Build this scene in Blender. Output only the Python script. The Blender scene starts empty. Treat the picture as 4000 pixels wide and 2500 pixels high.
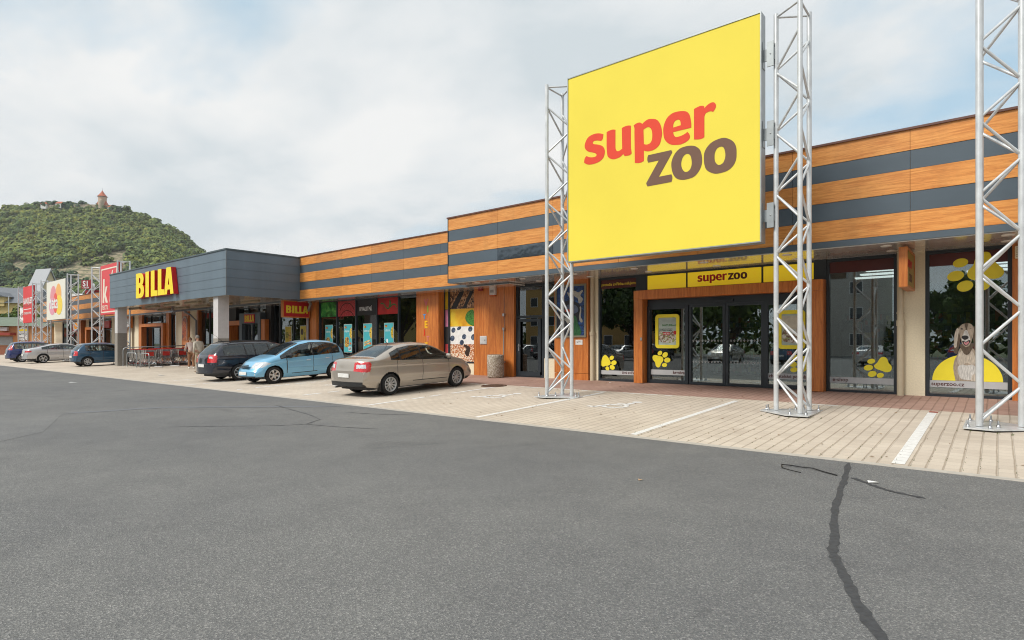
import bpy, math, random
import numpy as np
from mathutils import Vector, Matrix, noise
from mathutils.geometry import tessellate_polygon
random.seed(11); rng = np.random.default_rng(5)
SC = bpy.context.scene; COL = SC.collection; PI = math.pi
# ------------------------------------------------------------------ node helpers
def new_mat(name):
    m = bpy.data.materials.new(name); m.use_nodes = True
    nt = m.node_tree; return m, nt, nt.nodes['Principled BSDF']
def nd(nt, kind, **kw):
    n = nt.nodes.new(kind)
    for k, v in kw.items():
        if k.startswith('i_'): n.inputs[k[2:].replace('_', ' ')].default_value = v
        else: setattr(n, k, v)
    return n
def ramp(nt, fac, stops):
    r = nt.nodes.new('ShaderNodeValToRGB'); e = r.color_ramp.elements
    while len(e) < len(stops): e.new(0.5)
    for el, (p, c) in zip(e, stops):
        el.position = p; el.color = (c[0], c[1], c[2], 1)
    nt.links.new(fac, r.inputs['Fac']); return r.outputs['Color']
def mapped(nt, scale=(1, 1, 1), rot=(0, 0, 0), src='Object'):
    t = nt.nodes.new('ShaderNodeTexCoord'); m = nt.nodes.new('ShaderNodeMapping')
    m.inputs['Scale'].default_value = scale; m.inputs['Rotation'].default_value = rot
    nt.links.new(t.outputs[src], m.inputs['Vector']); return m.outputs['Vector']
def noisef(nt, vec, scale, detail=4, rough=.55, dist=0):
    n = nd(nt, 'ShaderNodeTexNoise'); n.inputs['Scale'].default_value = scale; n.inputs['Detail'].default_value = detail
    n.inputs['Roughness'].default_value = rough; n.inputs['Distortion'].default_value = dist
    nt.links.new(vec, n.inputs['Vector']); return n.outputs['Fac']
def bump(nt, b, fac, strength=.3, dist=.01):
    n = nd(nt, 'ShaderNodeBump'); n.inputs['Strength'].default_value = strength; n.inputs['Distance'].default_value = dist
    nt.links.new(fac, n.inputs['Height']); nt.links.new(n.outputs['Normal'], b.inputs['Normal'])
def mixc(nt, fac, a, b, mode='MIX'):
    m = nd(nt, 'ShaderNodeMix', data_type='RGBA', blend_type=mode)
    for key, val in ((0, fac), (6, a), (7, b)):
        if hasattr(val, 'is_output') or hasattr(val, 'links'): nt.links.new(val, m.inputs[key])
        elif key == 0: m.inputs[0].default_value = val
        else: m.inputs[key].default_value = (val[0], val[1], val[2], 1)
    return m.outputs[2]
def mul(c, k): return tuple(min(1, x * k) for x in c)
MATS = {}
def M(name, col, rough=.55, metal=0, var=.12, scale=6, stretch=(1, 1, 1), bmp=0, coat=0, spec=.5):
    if name in MATS: return MATS[name]
    m, nt, b = new_mat(name); MATS[name] = m
    v = mapped(nt, stretch); f = noisef(nt, v, scale, 5)
    nt.links.new(ramp(nt, f, [(.25, mul(col, 1 - var)), (.75, mul(col, 1 + var))]), b.inputs['Base Color'])
    b.inputs['Roughness'].default_value = rough; b.inputs['Metallic'].default_value = metal
    b.inputs['Coat Weight'].default_value = coat; b.inputs['Coat Roughness'].default_value = .04
    b.inputs['Specular IOR Level'].default_value = spec
    if bmp: bump(nt, b, f, bmp, .01)
    return m
def wood(name, cols, stretch, rough=.35):
    m, nt, b = new_mat(name); MATS[name] = m
    v = mapped(nt, stretch)
    f = noisef(nt, v, 3.0, 6, .6, .6); g = noisef(nt, v, 11, 4, .7, 1.0)
    c = ramp(nt, f, [(.3, cols[0]), (.47, cols[1]), (.62, cols[2])])
    d = ramp(nt, g, [(.36, (.55, .45, .4)), (.46, (1, 1, 1))])
    c2 = mixc(nt, .45, c, d, 'MULTIPLY')
    ge = nd(nt, 'ShaderNodeNewGeometry'); c2 = mixc(nt, 1, c2, ramp(nt, ge.outputs['Random Per Island'], [(0, (.88, .87, .86)), (.5, (1, 1, 1)), (1, (1.07, 1.05, 1.0))]), 'MULTIPLY')
    wz = noisef(nt, mapped(nt, (1.1, 1.1, .25)), 1.6, 4, .6); c2 = mixc(nt, .7, c2, ramp(nt, wz, [(.30, (.84, .85, .87)), (.48, (1, 1, 1))]), 'MULTIPLY')
    nt.links.new(c2, b.inputs['Base Color']); b.inputs['Roughness'].default_value = rough
    return m
def glassmat(name, tint, boost, rough=0):
    m = bpy.data.materials.new(name); m.use_nodes = True; nt = m.node_tree; nt.nodes.clear(); MATS[name] = m
    o = nd(nt, 'ShaderNodeOutputMaterial'); t = nd(nt, 'ShaderNodeBsdfTransparent'); g = nd(nt, 'ShaderNodeBsdfGlossy')
    t.inputs['Color'].default_value = (*tint, 1); g.inputs['Roughness'].default_value = rough
    g.inputs['Color'].default_value = (.9, .95, .96, 1)
    fr = nd(nt, 'ShaderNodeFresnel'); fr.inputs['IOR'].default_value = boost
    mx = nd(nt, 'ShaderNodeMixShader'); nt.links.new(fr.outputs[0], mx.inputs[0])
    nt.links.new(t.outputs[0], mx.inputs[1]); nt.links.new(g.outputs[0], mx.inputs[2]); nt.links.new(mx.outputs[0], o.inputs[0])
    return m
def emit(name, col, s):
    m, nt, b = new_mat(name); b.inputs['Base Color'].default_value = (*col, 1)
    b.inputs['Emission Color'].default_value = (*col, 1); b.inputs['Emission Strength'].default_value = s; MATS[name] = m; return m
# ------------------------------------------------------------------ mesh helpers
class MB:
    def __init__(s): s.v = []; s.f = []; s.mi = []; s.sm = []
    def add(s, vs, fs, mi=0, smooth=False):
        o = len(s.v); s.v += [tuple(p) for p in vs]
        for f in fs: s.f.append(tuple(i + o for i in f)); s.mi.append(mi); s.sm.append(smooth)
        return s
    def box(s, x0, x1, y0, y1, z0, z1, mi=0, b=0):
        if b:
            b = min(b, (x1 - x0) * .45, (y1 - y0) * .45, (z1 - z0) * .45)
            vs = []; idx = {}
            X = (x0, x1); Y = (y0, y1); Z = (z0, z1)
            for i in (0, 1):
                for j in (0, 1):
                    for k in (0, 1):
                        sx, sy, sz = (1, -1)[i], (1, -1)[j], (1, -1)[k]
                        for a, d in enumerate(((0, b, b), (b, 0, b), (b, b, 0))):
                            idx[i, j, k, a] = len(vs); vs.append((X[i] + sx * d[0], Y[j] + sy * d[1], Z[k] + sz * d[2]))
            fs = []
            for i in (0, 1):
                q = [idx[i, 0, 0, 0], idx[i, 1, 0, 0], idx[i, 1, 1, 0], idx[i, 0, 1, 0]]; fs.append(q if i else q[::-1])
                q = [idx[0, i, 0, 1], idx[0, i, 1, 1], idx[1, i, 1, 1], idx[1, i, 0, 1]]; fs.append(q if i else q[::-1])
                q = [idx[0, 0, i, 2], idx[1, 0, i, 2], idx[1, 1, i, 2], idx[0, 1, i, 2]]; fs.append(q if i else q[::-1])
            for i in (0, 1):
                for j in (0, 1):
                    fs.append([idx[i, j, 0, 0], idx[i, j, 0, 1], idx[i, j, 1, 1], idx[i, j, 1, 0]])
                    fs.append([idx[i, 0, j, 0], idx[i, 0, j, 2], idx[i, 1, j, 2], idx[i, 1, j, 0]])
                    fs.append([idx[0, i, j, 1], idx[0, i, j, 2], idx[1, i, j, 2], idx[1, i, j, 1]])
                    for k in (0, 1): fs.append([idx[i, j, k, 0], idx[i, j, k, 1], idx[i, j, k, 2]])
            return s.add(vs, fs, mi)
        vs = [(x, y, z) for x in (x0, x1) for y in (y0, y1) for z in (z0, z1)]
        return s.add(vs, [(0, 1, 3, 2), (4, 6, 7, 5), (0, 4, 5, 1), (2, 3, 7, 6), (0, 2, 6, 4), (1, 5, 7, 3)], mi)
    def tube(s, pts, r, n=8, mi=0, cap=True):
        pts = [Vector(p) for p in pts]; rr = r if isinstance(r, (list, tuple)) else [r] * len(pts); rings = []
        up = None
        for i, p in enumerate(pts):
            d = (pts[min(i + 1, len(pts) - 1)] - pts[max(i - 1, 0)]).normalized()
            if up is None or abs(d.dot(up)) > .98: up = Vector((0, 0, 1)) if abs(d.z) < .9 else Vector((1, 0, 0))
            a = d.cross(up).normalized(); b = a.cross(d).normalized()
            rings.append([p + (a * math.cos(2 * PI * k / n) + b * math.sin(2 * PI * k / n)) * rr[i] for k in range(n)])
        vs = [q for R in rings for q in R]; fs = []
        for i in range(len(rings) - 1):
            for k in range(n):
                fs.append((i * n + k, i * n + (k + 1) % n, (i + 1) * n + (k + 1) % n, (i + 1) * n + k))
        s.add(vs, fs, mi, True)
        if cap: s.add(rings[0], [tuple(range(n))[::-1]], mi); s.add(rings[-1], [tuple(range(n))], mi)
        return s
    def lathe(s, prof, n=24, mi=0, axis='z', c=(0, 0, 0), smooth=True):
        vs = []; fs = []; m = len(prof)
        for k in range(n):
            a = 2 * PI * k / n; ca, sa = math.cos(a), math.sin(a)
            for r, h in prof:
                p = (r * ca, r * sa, h) if axis == 'z' else (r * ca, h, r * sa)
                vs.append((p[0] + c[0], p[1] + c[1], p[2] + c[2]))
        for k in range(n):
            for i in range(m - 1):
                q = (k * m + i, ((k + 1) % n) * m + i, ((k + 1) % n) * m + i + 1, k * m + i + 1)
                fs.append(q if axis == 'z' else q[::-1])
        return s.add(vs, fs, mi, smooth)
    def prism(s, loops, d0, d1, plane='xz', mi=0, side=None):
        """flat outline with holes, given thickness along the third axis"""
        side = mi if side is None else side
        P = {'xz': lambda a, b, d: (a, d, b), 'xy': lambda a, b, d: (a, b, d), 'yz': lambda a, b, d: (d, a, b)}[plane]
        flat = [p for l in loops for p in l]
        tri = tessellate_polygon([[Vector((p[0], p[1], 0)) for p in l] for l in loops])
        s.add([P(p[0], p[1], d0) for p in flat], [tuple(t) for t in tri], mi)
        if d1 != d0:
            s.add([P(p[0], p[1], d1) for p in flat], [tuple(t)[::-1] for t in tri], mi)
            for l in loops:
                n = len(l); s.add([P(p[0], p[1], d0) for p in l] + [P(p[0], p[1], d1) for p in l], [(i, (i + 1) % n, n + (i + 1) % n, n + i) for i in range(n)], side)
        return s
    def build(s, name, mats, parent=None, fix=True):
        me = bpy.data.meshes.new(name); me.from_pydata(s.v, [], s.f)
        mats = mats if isinstance(mats, (list, tuple)) else [mats]
        for m in mats: me.materials.append(m)
        me.polygons.foreach_set('material_index', s.mi); me.polygons.foreach_set('use_smooth', s.sm)
        if fix:
            import bmesh
            bm = bmesh.new(); bm.from_mesh(me); bmesh.ops.recalc_face_normals(bm, faces=bm.faces); bm.to_mesh(me); bm.free()
        me.update()
        o = bpy.data.objects.new(name, me); COL.objects.link(o)
        if parent: o.parent = parent
        return o
def tag(o, label=None, cat=None, group=None, kind=None):
    for k, v in (('label', label), ('category', cat), ('group', group), ('kind', kind)):
        if v: o[k] = v
    return o
def empty(name, loc=(0, 0, 0), rot=(0, 0, 0), label=None, cat=None, group=None):
    o = bpy.data.objects.new(name, None); COL.objects.link(o); o.location = loc; o.rotation_euler = rot
    o.empty_display_size = .2
    return tag(o, label, cat, group)
def dup(o, parent=None):
    c = o.copy(); COL.objects.link(c); c.parent = parent
    for ch in list(o.children): dup(ch, c)
    return c
def smooth_loop(pts, k=5):
    """closed outline through points; a third value marks a corner"""
    n = len(pts); out = []
    for i in range(n):
        p0, p1, p2, p3 = pts[i - 1], pts[i], pts[(i + 1) % n], pts[(i + 2) % n]
        c1, c2 = len(p1) > 2, len(p2) > 2
        if c1 and c2: out.append((p1[0], p1[1])); continue
        d12 = math.hypot(p2[0] - p1[0], p2[1] - p1[1])
        def tang(a, b, c, corner, other):
            if corner: return (0.6 * (other[0]), 0.6 * (other[1]))
            L = math.hypot(c[0] - a[0], c[1] - a[1]) or 1
            return ((c[0] - a[0]) / L * d12, (c[1] - a[1]) / L * d12)
        ch = (p2[0] - p1[0], p2[1] - p1[1])
        t1 = tang(p0, p1, p2, c1, ch); t2 = tang(p1, p2, p3, c2, ch)
        for j in range(k):
            t = j / k; h1 = 2*t**3-3*t**2+1; h2 = t**3-2*t**2+t; h3 = -2*t**3+3*t**2; h4 = t**3-t**2
            out.append((h1*p1[0]+h2*t1[0]+h3*p2[0]+h4*t2[0], h1*p1[1]+h2*t1[1]+h3*p2[1]+h4*t2[1]))
    return out
def ell(cx, cy, rx, ry, rot=0, n=28):
    r = math.radians(rot); return [(cx + rx*math.cos(a)*math.cos(r) - ry*math.sin(a)*math.sin(r), cy + rx*math.cos(a)*math.sin(r) + ry*math.sin(a)*math.cos(r)) for a in [2*PI*i/n for i in range(n)]]
def rrect(x0, x1, y0, y1, r, n=5):
    out = []
    for cx, cy, a0 in ((x1-r, y0+r, -90), (x1-r, y1-r, 0), (x0+r, y1-r, 90), (x0+r, y0+r, 180)):
        out += [(cx + r*math.cos(math.radians(a0 + 90*i/n)), cy + r*math.sin(math.radians(a0 + 90*i/n))) for i in range(n+1)]
    return out
def rect(x0, x1, y0, y1): return [(x0, y0), (x1, y0), (x1, y1), (x0, y1)]
def text(s, size, mat, loc, name='lettering', parent=None, face='front', bold=.0, sx=1, ext=.002, align='LEFT'):
    cu = bpy.data.curves.new(name, 'FONT'); cu.body = s; cu.size = size; cu.extrude = ext; cu.offset = bold * size; cu.align_x = align; cu.resolution_u = 3
    t = bpy.data.objects.new(name, cu); COL.objects.link(t); bpy.context.view_layer.update()
    me = bpy.data.meshes.new_from_object(t.evaluated_get(bpy.context.evaluated_depsgraph_get()))
    COL.objects.unlink(t); bpy.data.objects.remove(t)
    R = {'front': Matrix.Rotation(PI/2, 4, 'X'), 'right': Matrix.Rotation(PI/2, 4, 'Z') @ Matrix.Rotation(PI/2, 4, 'X'), 'flat': Matrix.Identity(4)}[face]
    me.transform(Matrix.Translation(loc) @ R @ Matrix.Diagonal((sx, 1, 1, 1)))
    me.materials.clear(); me.materials.append(mat); me.name = name
    o = bpy.data.objects.new(name, me); COL.objects.link(o); o.parent = parent; return o
# ------------------------------------------------------------------ camera
H = 1.52
cam = bpy.data.cameras.new('camera'); co = bpy.data.objects.new('camera', cam); COL.objects.link(co); SC.camera = co
co.location = (0, 0, H); co.rotation_euler = (PI/2, 0, math.atan2(.6386, .7697))
cam.sensor_width = 36; cam.lens = 36*2290/4000; cam.shift_y = 91/4000; cam.clip_end = 6000; cam.clip_start = .05
RX, RY, DX, DY = .7697, .6386, -.6386, .7697
def place(a, d): return (RX*a + DX*d, RY*a + DY*d)          # sideways / ahead of the viewpoint, metres
YAW = math.atan2(.6386, .7697)
# ------------------------------------------------------------------ light
SUN_EL, SUN_AZ = math.radians(45), math.radians(200)         # azimuth clockwise from +Y: in front of the shops, slightly left
w = bpy.data.worlds.new('World'); SC.world = w; w.use_nodes = True; nt = w.node_tree; nt.nodes.clear()
out = nd(nt, 'ShaderNodeOutputWorld'); bg = nd(nt, 'ShaderNodeBackground'); bg.inputs['Strength'].default_value = .1
sky = nd(nt, 'ShaderNodeTexSky', sky_type='NISHITA', sun_disc=False, sun_elevation=SUN_EL, sun_rotation=SUN_AZ, air_density=1.0, dust_density=1.5, altitude=200)
tc = nd(nt, 'ShaderNodeTexCoord'); sep = nd(nt, 'ShaderNodeSeparateXYZ'); nt.links.new(tc.outputs['Generated'], sep.inputs[0])
def math_(op, a, b=None, clamp=False):
    n = nd(nt, 'ShaderNodeMath', operation=op, use_clamp=clamp)
    for i, x in enumerate((a, b)):
        if x is None: continue
        if hasattr(x, 'is_output'): nt.links.new(x, n.inputs[i])
        else: n.inputs[i].default_value = x
    return n.outputs[0]
zc = math_('ADD', math_('MAXIMUM', sep.outputs['Z'], 0.0), .22)
cmb = nd(nt, 'ShaderNodeCombineXYZ'); nt.links.new(math_('DIVIDE', sep.outputs['X'], zc), cmb.inputs[0]); nt.links.new(math_('DIVIDE', sep.outputs['Y'], zc), cmb.inputs[1])
mp = nd(nt, 'ShaderNodeMapping'); mp.inputs['Rotation'].default_value = (0, 0, -.5); mp.inputs['Scale'].default_value = (.8, 1.0, 1); mp.inputs['Location'].default_value = (15.6, 4.1, 0)
nt.links.new(cmb.outputs[0], mp.inputs['Vector'])
big = noisef(nt, mp.outputs[0], 1.15, 8, .52, .15); det = noisef(nt, mp.outputs[0], 1.7, 9, .54, .12)
cover = ramp(nt, big, [(.33, (0, 0, 0)), (.46, (1, 1, 1))])
cl = ramp(nt, det, [(.38, (5.4, 5.95, 6.25)), (.49, (6.5, 6.8, 6.95)), (.62, (7.5, 7.55, 7.5))])
clm = nd(nt, 'ShaderNodeMix', data_type='RGBA', blend_type='MIX'); clm.clamp_result = False
skyb = nd(nt, 'ShaderNodeMix', data_type='RGBA', blend_type='MIX'); skyb.inputs[0].default_value = .72
nt.links.new(sky.outputs[0], skyb.inputs[6]); skyb.inputs[7].default_value = (4.6, 6.4, 7.5, 1)
nt.links.new(cover, clm.inputs[0]); nt.links.new(skyb.outputs[2], clm.inputs[6]); nt.links.new(cl, clm.inputs[7])
nt.links.new(clm.outputs[2], bg.inputs['Color']); nt.links.new(bg.outputs[0], out.inputs[0])
sl = bpy.data.lights.new('sun', 'SUN'); so = bpy.data.objects.new('sun', sl); COL.objects.link(so)
sl.energy = 2.5; sl.angle = math.radians(20); sl.color = (1, .95, .87)
sd = Vector((math.sin(SUN_AZ)*math.cos(SUN_EL), math.cos(SUN_AZ)*math.cos(SUN_EL), math.sin(SUN_EL)))
so.rotation_euler = (-sd).to_track_quat('-Z', 'Y').to_euler(); so.location = sd*60
vs = SC.view_settings; vs.view_transform = 'Standard'; vs.look = 'None'; vs.exposure = .29; vs.gamma = 1
SC.render.engine = 'CYCLES'; cy = SC.cycles; cy.max_bounces = 8; cy.diffuse_bounces = 3; cy.glossy_bounces = 4; cy.transparent_max_bounces = 16; cy.use_denoising = True; cy.pixel_filter_type = 'BLACKMAN_HARRIS'; cy.filter_width = 1.05
cy.sample_clamp_indirect = 6; cy.caustics_reflective = False; cy.caustics_refractive = False
# ------------------------------------------------------------------ materials
def asphalt_mat(name='asphalt', gain=1.0):
    m, nt, b = new_mat(name); v = mapped(nt)
    vo = nd(nt, 'ShaderNodeTexVoronoi'); vo.inputs['Scale'].default_value = 125; nt.links.new(v, vo.inputs['Vector'])
    fine = noisef(nt, v, 60, 3, .75); mid = noisef(nt, v, 1.6, 5, .6); bigf = noisef(nt, v, .23, 4, .5)
    hsv = nd(nt, 'ShaderNodeSeparateColor'); nt.links.new(vo.outputs['Color'], hsv.inputs[0])
    c = ramp(nt, hsv.outputs[0], [(0, mul((.115, .118, .120), gain)), (.5, mul((.158, .160, .160), gain)), (.85, mul((.205, .206, .203), gain)), (1, mul((.31, .305, .295), gain))])
    c = mixc(nt, .8, c, ramp(nt, fine, [(.3, (.74, .74, .75)), (.7, (1.2, 1.2, 1.19))]), 'MULTIPLY')
    c = mixc(nt, .9, c, ramp(nt, mid, [(.28, (.88, .88, .89)), (.72, (1.09, 1.09, 1.08))]), 'MULTIPLY')
    stn = noisef(nt, v, .55, 5, .62, 1.2)
    c = mixc(nt, .8, c, ramp(nt, stn, [(.27, (.74, .74, .75)), (.40, (1, 1, 1))]), 'MULTIPLY')
    c = mixc(nt, .9, c, ramp(nt, bigf, [(.3, (.86, .87, .89)), (.7, (1.12, 1.115, 1.09))]), 'MULTIPLY')
    nt.links.new(c, b.inputs['Base Color']); b.inputs['Roughness'].default_value = .85; b.inputs['Specular IOR Level'].default_value = .35
    bump(nt, b, vo.outputs['Distance'], .7, .006); return m
def paver_mat(name, c1, c2, mortar):
    m, nt, b = new_mat(name); v = mapped(nt, rot=(0, 0, PI/2))
    br = nd(nt, 'ShaderNodeTexBrick'); nt.links.new(v, br.inputs['Vector'])
    br.inputs['Color1'].default_value = (*c1, 1); br.inputs['Color2'].default_value = (*c2, 1); br.inputs['Mortar'].default_value = (*mortar, 1)
    br.inputs['Scale'].default_value = 1; br.inputs['Mortar Size'].default_value = .006; br.inputs['Mortar Smooth'].default_value = .6; br.inputs['Brick Width'].default_value = .21; br.inputs['Row Height'].default_value = .168
    br.inputs['Bias'].default_value = -.2
    # long joints running towards the wall read darker than the cross joints
    sx = nd(nt, 'ShaderNodeSeparateXYZ'); t = mapped(nt); nt.links.new(t, sx.inputs[0])
    wob = noisef(nt, t, 1.2, 2); 
    a = nd(nt, 'ShaderNodeMath', operation='MULTIPLY_ADD'); nt.links.new(wob, a.inputs[0]); a.inputs[1].default_value = .03; nt.links.new(sx.outputs[0], a.inputs[2])
    md = nd(nt, 'ShaderNodeMath', operation='PINGPONG'); nt.links.new(a.outputs[0], md.inputs[0]); md.inputs[1].default_value = .084
    jl = ramp(nt, md.outputs[0], [(0, (.52, .48, .43)), (.006, (.62, .58, .53)), (.012, (1, 1, 1))])
    f = noisef(nt, v, .7, 5, .6); st = noisef(nt, v, 3.1, 5, .65); gr = noisef(nt, v, 120, 2)
    c = mixc(nt, .8, br.outputs['Color'], jl, 'MULTIPLY')
    c = mixc(nt, .85, c, ramp(nt, f, [(.3, (.84, .82, .80)), (.7, (1.1, 1.1, 1.1))]), 'MULTIPLY')
    c = mixc(nt, .8, c, ramp(nt, st, [(.24, (.66, .62, .58)), (.36, (1, 1, 1))]), 'MULTIPLY')
    c = mixc(nt, .8, c, ramp(nt, gr, [(.3, (.88, .88, .88)), (.7, (1.08, 1.08, 1.08))]), 'MULTIPLY')
    nt.links.new(c, b.inputs['Base Color']); b.inputs['Roughness'].default_value = .82; bump(nt, b, br.outputs['Fac'], -.25, .006); return m
ASPH = asphalt_mat(); ASPHP = asphalt_mat('asphalt_repair', 1.10)
PAVE = paver_mat('beige_pavers', (.615, .545, .455), (.55, .48, .40), (.44, .385, .32))
REDP = paver_mat('red_pavers', (.42, .27, .22), (.355, .22, .18), (.28, .19, .155))
WOODH = wood('honey_wood_laminate', [(.80, .385, .115), (.71, .305, .080), (.58, .215, .050)], (.55, 1, 8.5))
WOODV = wood('vertical_wood_laminate', [(.64, .235, .058), (.56, .185, .042), (.45, .13, .028)], (5.5, 5.5, .42))
SLATE = M('slate_blue_panel', (.080, .108, .134), .40, .0, .12, .6, (1, 1, 3))
CANO = M('grey_zinc_cladding', (.122, .168, .208), .40, .0, .14, .5, (2.2, 2.2, .25))
DARKF = M('anthracite_frame', (.022, .030, .038), .38)
BLACK = M('black_plastic', (.012, .012, .013), .5)
RUBBER = M('tyre_rubber', (.013, .013, .013), .8, bmp=.2, scale=60)
CREAM = M('cream_render', (.78, .70, .52), .9, var=.08, scale=30, bmp=.35)
GALV = M('galvanised_steel', (.66, .68, .69), .40, .35, .16, 7, (1, 1, .6))
STEEL = M('brushed_steel', (.55, .56, .57), .3, .9)
CHROME = M('chrome', (.75, .76, .77), .14, 1)
WHITEP = M('white_paint', (.78, .78, .76), .6, var=.14, scale=22)
WHITES = M('white_sheet', (.80, .80, .78), .5)
CONC = M('pale_concrete', (.46, .43, .38), .85, var=.16, scale=9, bmp=.2)
GREYC = M('grey_painted_concrete', (.285, .265, .235), .85, var=.1, scale=14)
LGREY = M('light_grey_paint', (.60, .585, .585), .7, var=.06)
YEL = M('sign_yellow', (.875, .725, .095), .6, var=.035, scale=.6, spec=.12)
YELS = M('sticker_yellow', (.88, .74, .035), .45, var=.03)
YELB = M('lightbox_yellow', (.80, .60, .02), .3, var=.04)
_b = YELB.node_tree.nodes['Principled BSDF']; _b.inputs['Emission Color'].default_value = (.80, .56, .02, 1); _b.inputs['Emission Strength'].default_value = .28
RED = M('sign_red', (.78, .085, .05), .6, var=.03, spec=.12)
DRED = M('deep_red', (.46, .012, .014), .4, var=.06)
BRN = M('sign_brown', (.195, .115, .085), .6, var=.03, spec=.12)
MAROON = M('maroon_film', (.085, .014, .011), .35)
GREYS = M('frosted_strip', (.46, .47, .48), .6, var=.04)
BRED = M('bright_red', (.62, .012, .012), .38, var=.05)
BYEL = M('letter_yellow', (.93, .74, .012), .4, var=.03)
SOFF = M('soffit_white', (.55, .52, .47), .22, var=.05)
COPING = M('red_brown_coping', (.13, .055, .04), .5)
GLASS = glassmat('shop_glass', (.74, .82, .82), 2.5)
CGLASS = glassmat('car_glass', (.66, .76, .73), 1.85)
def slats(name, col, period, axis, rough=.25, metal=0):
    m, nt, b = new_mat(name); sx = nd(nt, 'ShaderNodeSeparateXYZ'); nt.links.new(mapped(nt), sx.inputs[0])
    md = nd(nt, 'ShaderNodeMath', operation='PINGPONG'); nt.links.new(sx.outputs[axis], md.inputs[0]); md.inputs[1].default_value = period/2
    c = ramp(nt, md.outputs[0], [(0, mul(col, .5)), (period*.04, mul(col, .6)), (period*.08, col)])
    n = noisef(nt, mapped(nt), 1.3, 3); c = mixc(nt, .6, c, ramp(nt, n, [(.3, (.8, .8, .8)), (.7, (1.1, 1.1, 1.1))]), 'MULTIPLY')
    nt.links.new(c, b.inputs['Base Color']); b.inputs['Roughness'].default_value = rough; b.inputs['Metallic'].default_value = metal; MATS[name] = m; return m
SLAT = slats('soffit_slats', (.86, .84, .79), .15, 1, .2)
_b = SLAT.node_tree.nodes['Principled BSDF']; _b.inputs['Coat Weight'].default_value = 1; _b.inputs['Coat IOR'].default_value = 1.9; _b.inputs['Coat Roughness'].default_value = .09
SLATM = slats('canopy_slats', (.55, .50, .42), .11, 0, .18, .3)
def multi(name, scale, pal, rough=.5, stretch=(1, 1, 1), jitter=1):
    """patches of many small colours (goods on shelves, printed food)"""
    m, nt, b = new_mat(name); v = mapped(nt, stretch); vo = nd(nt, 'ShaderNodeTexVoronoi'); vo.inputs['Scale'].default_value = scale; vo.inputs['Randomness'].default_value = jitter
    nt.links.new(v, vo.inputs['Vector']); s = nd(nt, 'ShaderNodeSeparateColor'); nt.links.new(vo.outputs['Color'], s.inputs[0])
    r = nt.nodes.new('ShaderNodeValToRGB'); r.color_ramp.interpolation = 'CONSTANT'; e = r.color_ramp.elements
    while len(e) < len(pal): e.new(.5)
    for i, c in enumerate(pal): e[i].position = i/len(pal); e[i].color = (*c, 1)
    nt.links.new(s.outputs[0], r.inputs[0]); nt.links.new(r.outputs[0], b.inputs['Base Color']); b.inputs['Roughness'].default_value = rough; MATS[name] = m; return m
GOODS = multi('shelf_goods', 9, [(.02, .02, .02), (.22, .03, .025), (.04, .10, .12), (.22, .16, .04), (.05, .12, .04), (.14, .14, .14), (.13, .07, .035), (.02, .035, .10)], stretch=(1, 1, .6), jitter=.4)
# ------------------------------------------------------------------ ground
U0, U1 = -140, 60
def sheet(name, x0, x1, y0, y1, z0, z1, mat, kind='structure', nx=1):
    o = MB().add([(x0, y0, z0), (x1, y0, z0), (x1, y1, z1), (x0, y1, z1)], [(0, 1, 2, 3)]).build(name, mat); return tag(o, kind=kind)
SL = .037
def gz(v): return SL*max(0, v - 8.6)
GRASSM = M('rough_ground', (.10, .12, .05), .95, var=.3, scale=.2)
sheet('terrain', -3000, 3000, -3000, 3000, -.12, -.12, GRASSM)
sheet('asphalt_road', U0, U1, -48, 8.52, 0, 0, ASPH)
MB().box(U0, U1, 8.52, 8.68, -.1, .004).build('kerb', CONC)['kind'] = 'structure'
sheet('parking_pavement', U0, U1, 8.68, 14.07, gz(8.68), gz(14.07), PAVE)
sheet('red_pavement', U0, U1, 14.07, 16.86, gz(14.07), gz(16.86), REDP)
sheet('back_yard', U0, U1, 16.86, 60, .25, .25, GRASSM)
# painted stall lines: rows of white blocks
def stall_line(u, v0, v1, wd=.12, skip=.0):
    b = MB(); v = v0; rr = random.Random(int(u*97))
    while v < v1 - .01:
        e = min(v + .205, v1)
        if rr.random() >= skip: b.add([(u - wd/2, v + .004, gz(v) + .004), (u + wd/2, v + .004, gz(v) + .004), (u + wd/2, e - .004, gz(e) + .004), (u - wd/2, e - .004, gz(e) + .004)], [(0, 1, 2, 3)])
        v += .205
    tag(b.build('stall_marking', WHITEP), kind='structure')
for u, sk in ((-.97, .0), (-4.66, .02), (-8.21, .12), (-11.85, .2), (-15.45, .25), (-19.05, .3), (-22.6, .3), (-25.3, .3)): stall_line(u, 8.75, 13.75, .14 if u > -3 else .12, sk)
for u0, u1 in ((-11.2, -8.05), (-7.7, -6.4), (-13.5, -12.6), (-3.2, -2.75)):
    b = MB(); u = u0
    while u < u1:
        if random.random() > .12: b.add([(u, 13.87, gz(13.87)+.004), (u+.19, 13.87, gz(13.87)+.004), (u+.19, 13.95, gz(13.95)+.004), (u, 13.95, gz(13.95)+.004)], [(0, 1, 2, 3)])
        u += .2
    tag(b.build('stall_marking', WHITEP), kind='structure')
tag(MB().add([(-1.03, 13.78, gz(13.78)+.004), (-.89, 13.78, gz(13.78)+.004), (-.89, 13.95, gz(13.95)+.004), (-1.03, 13.95, gz(13.95)+.004)], [(0, 1, 2, 3)]).build('stall_marking', M('red_paint_block', (.35, .07, .045), .7)), kind='structure')
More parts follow.
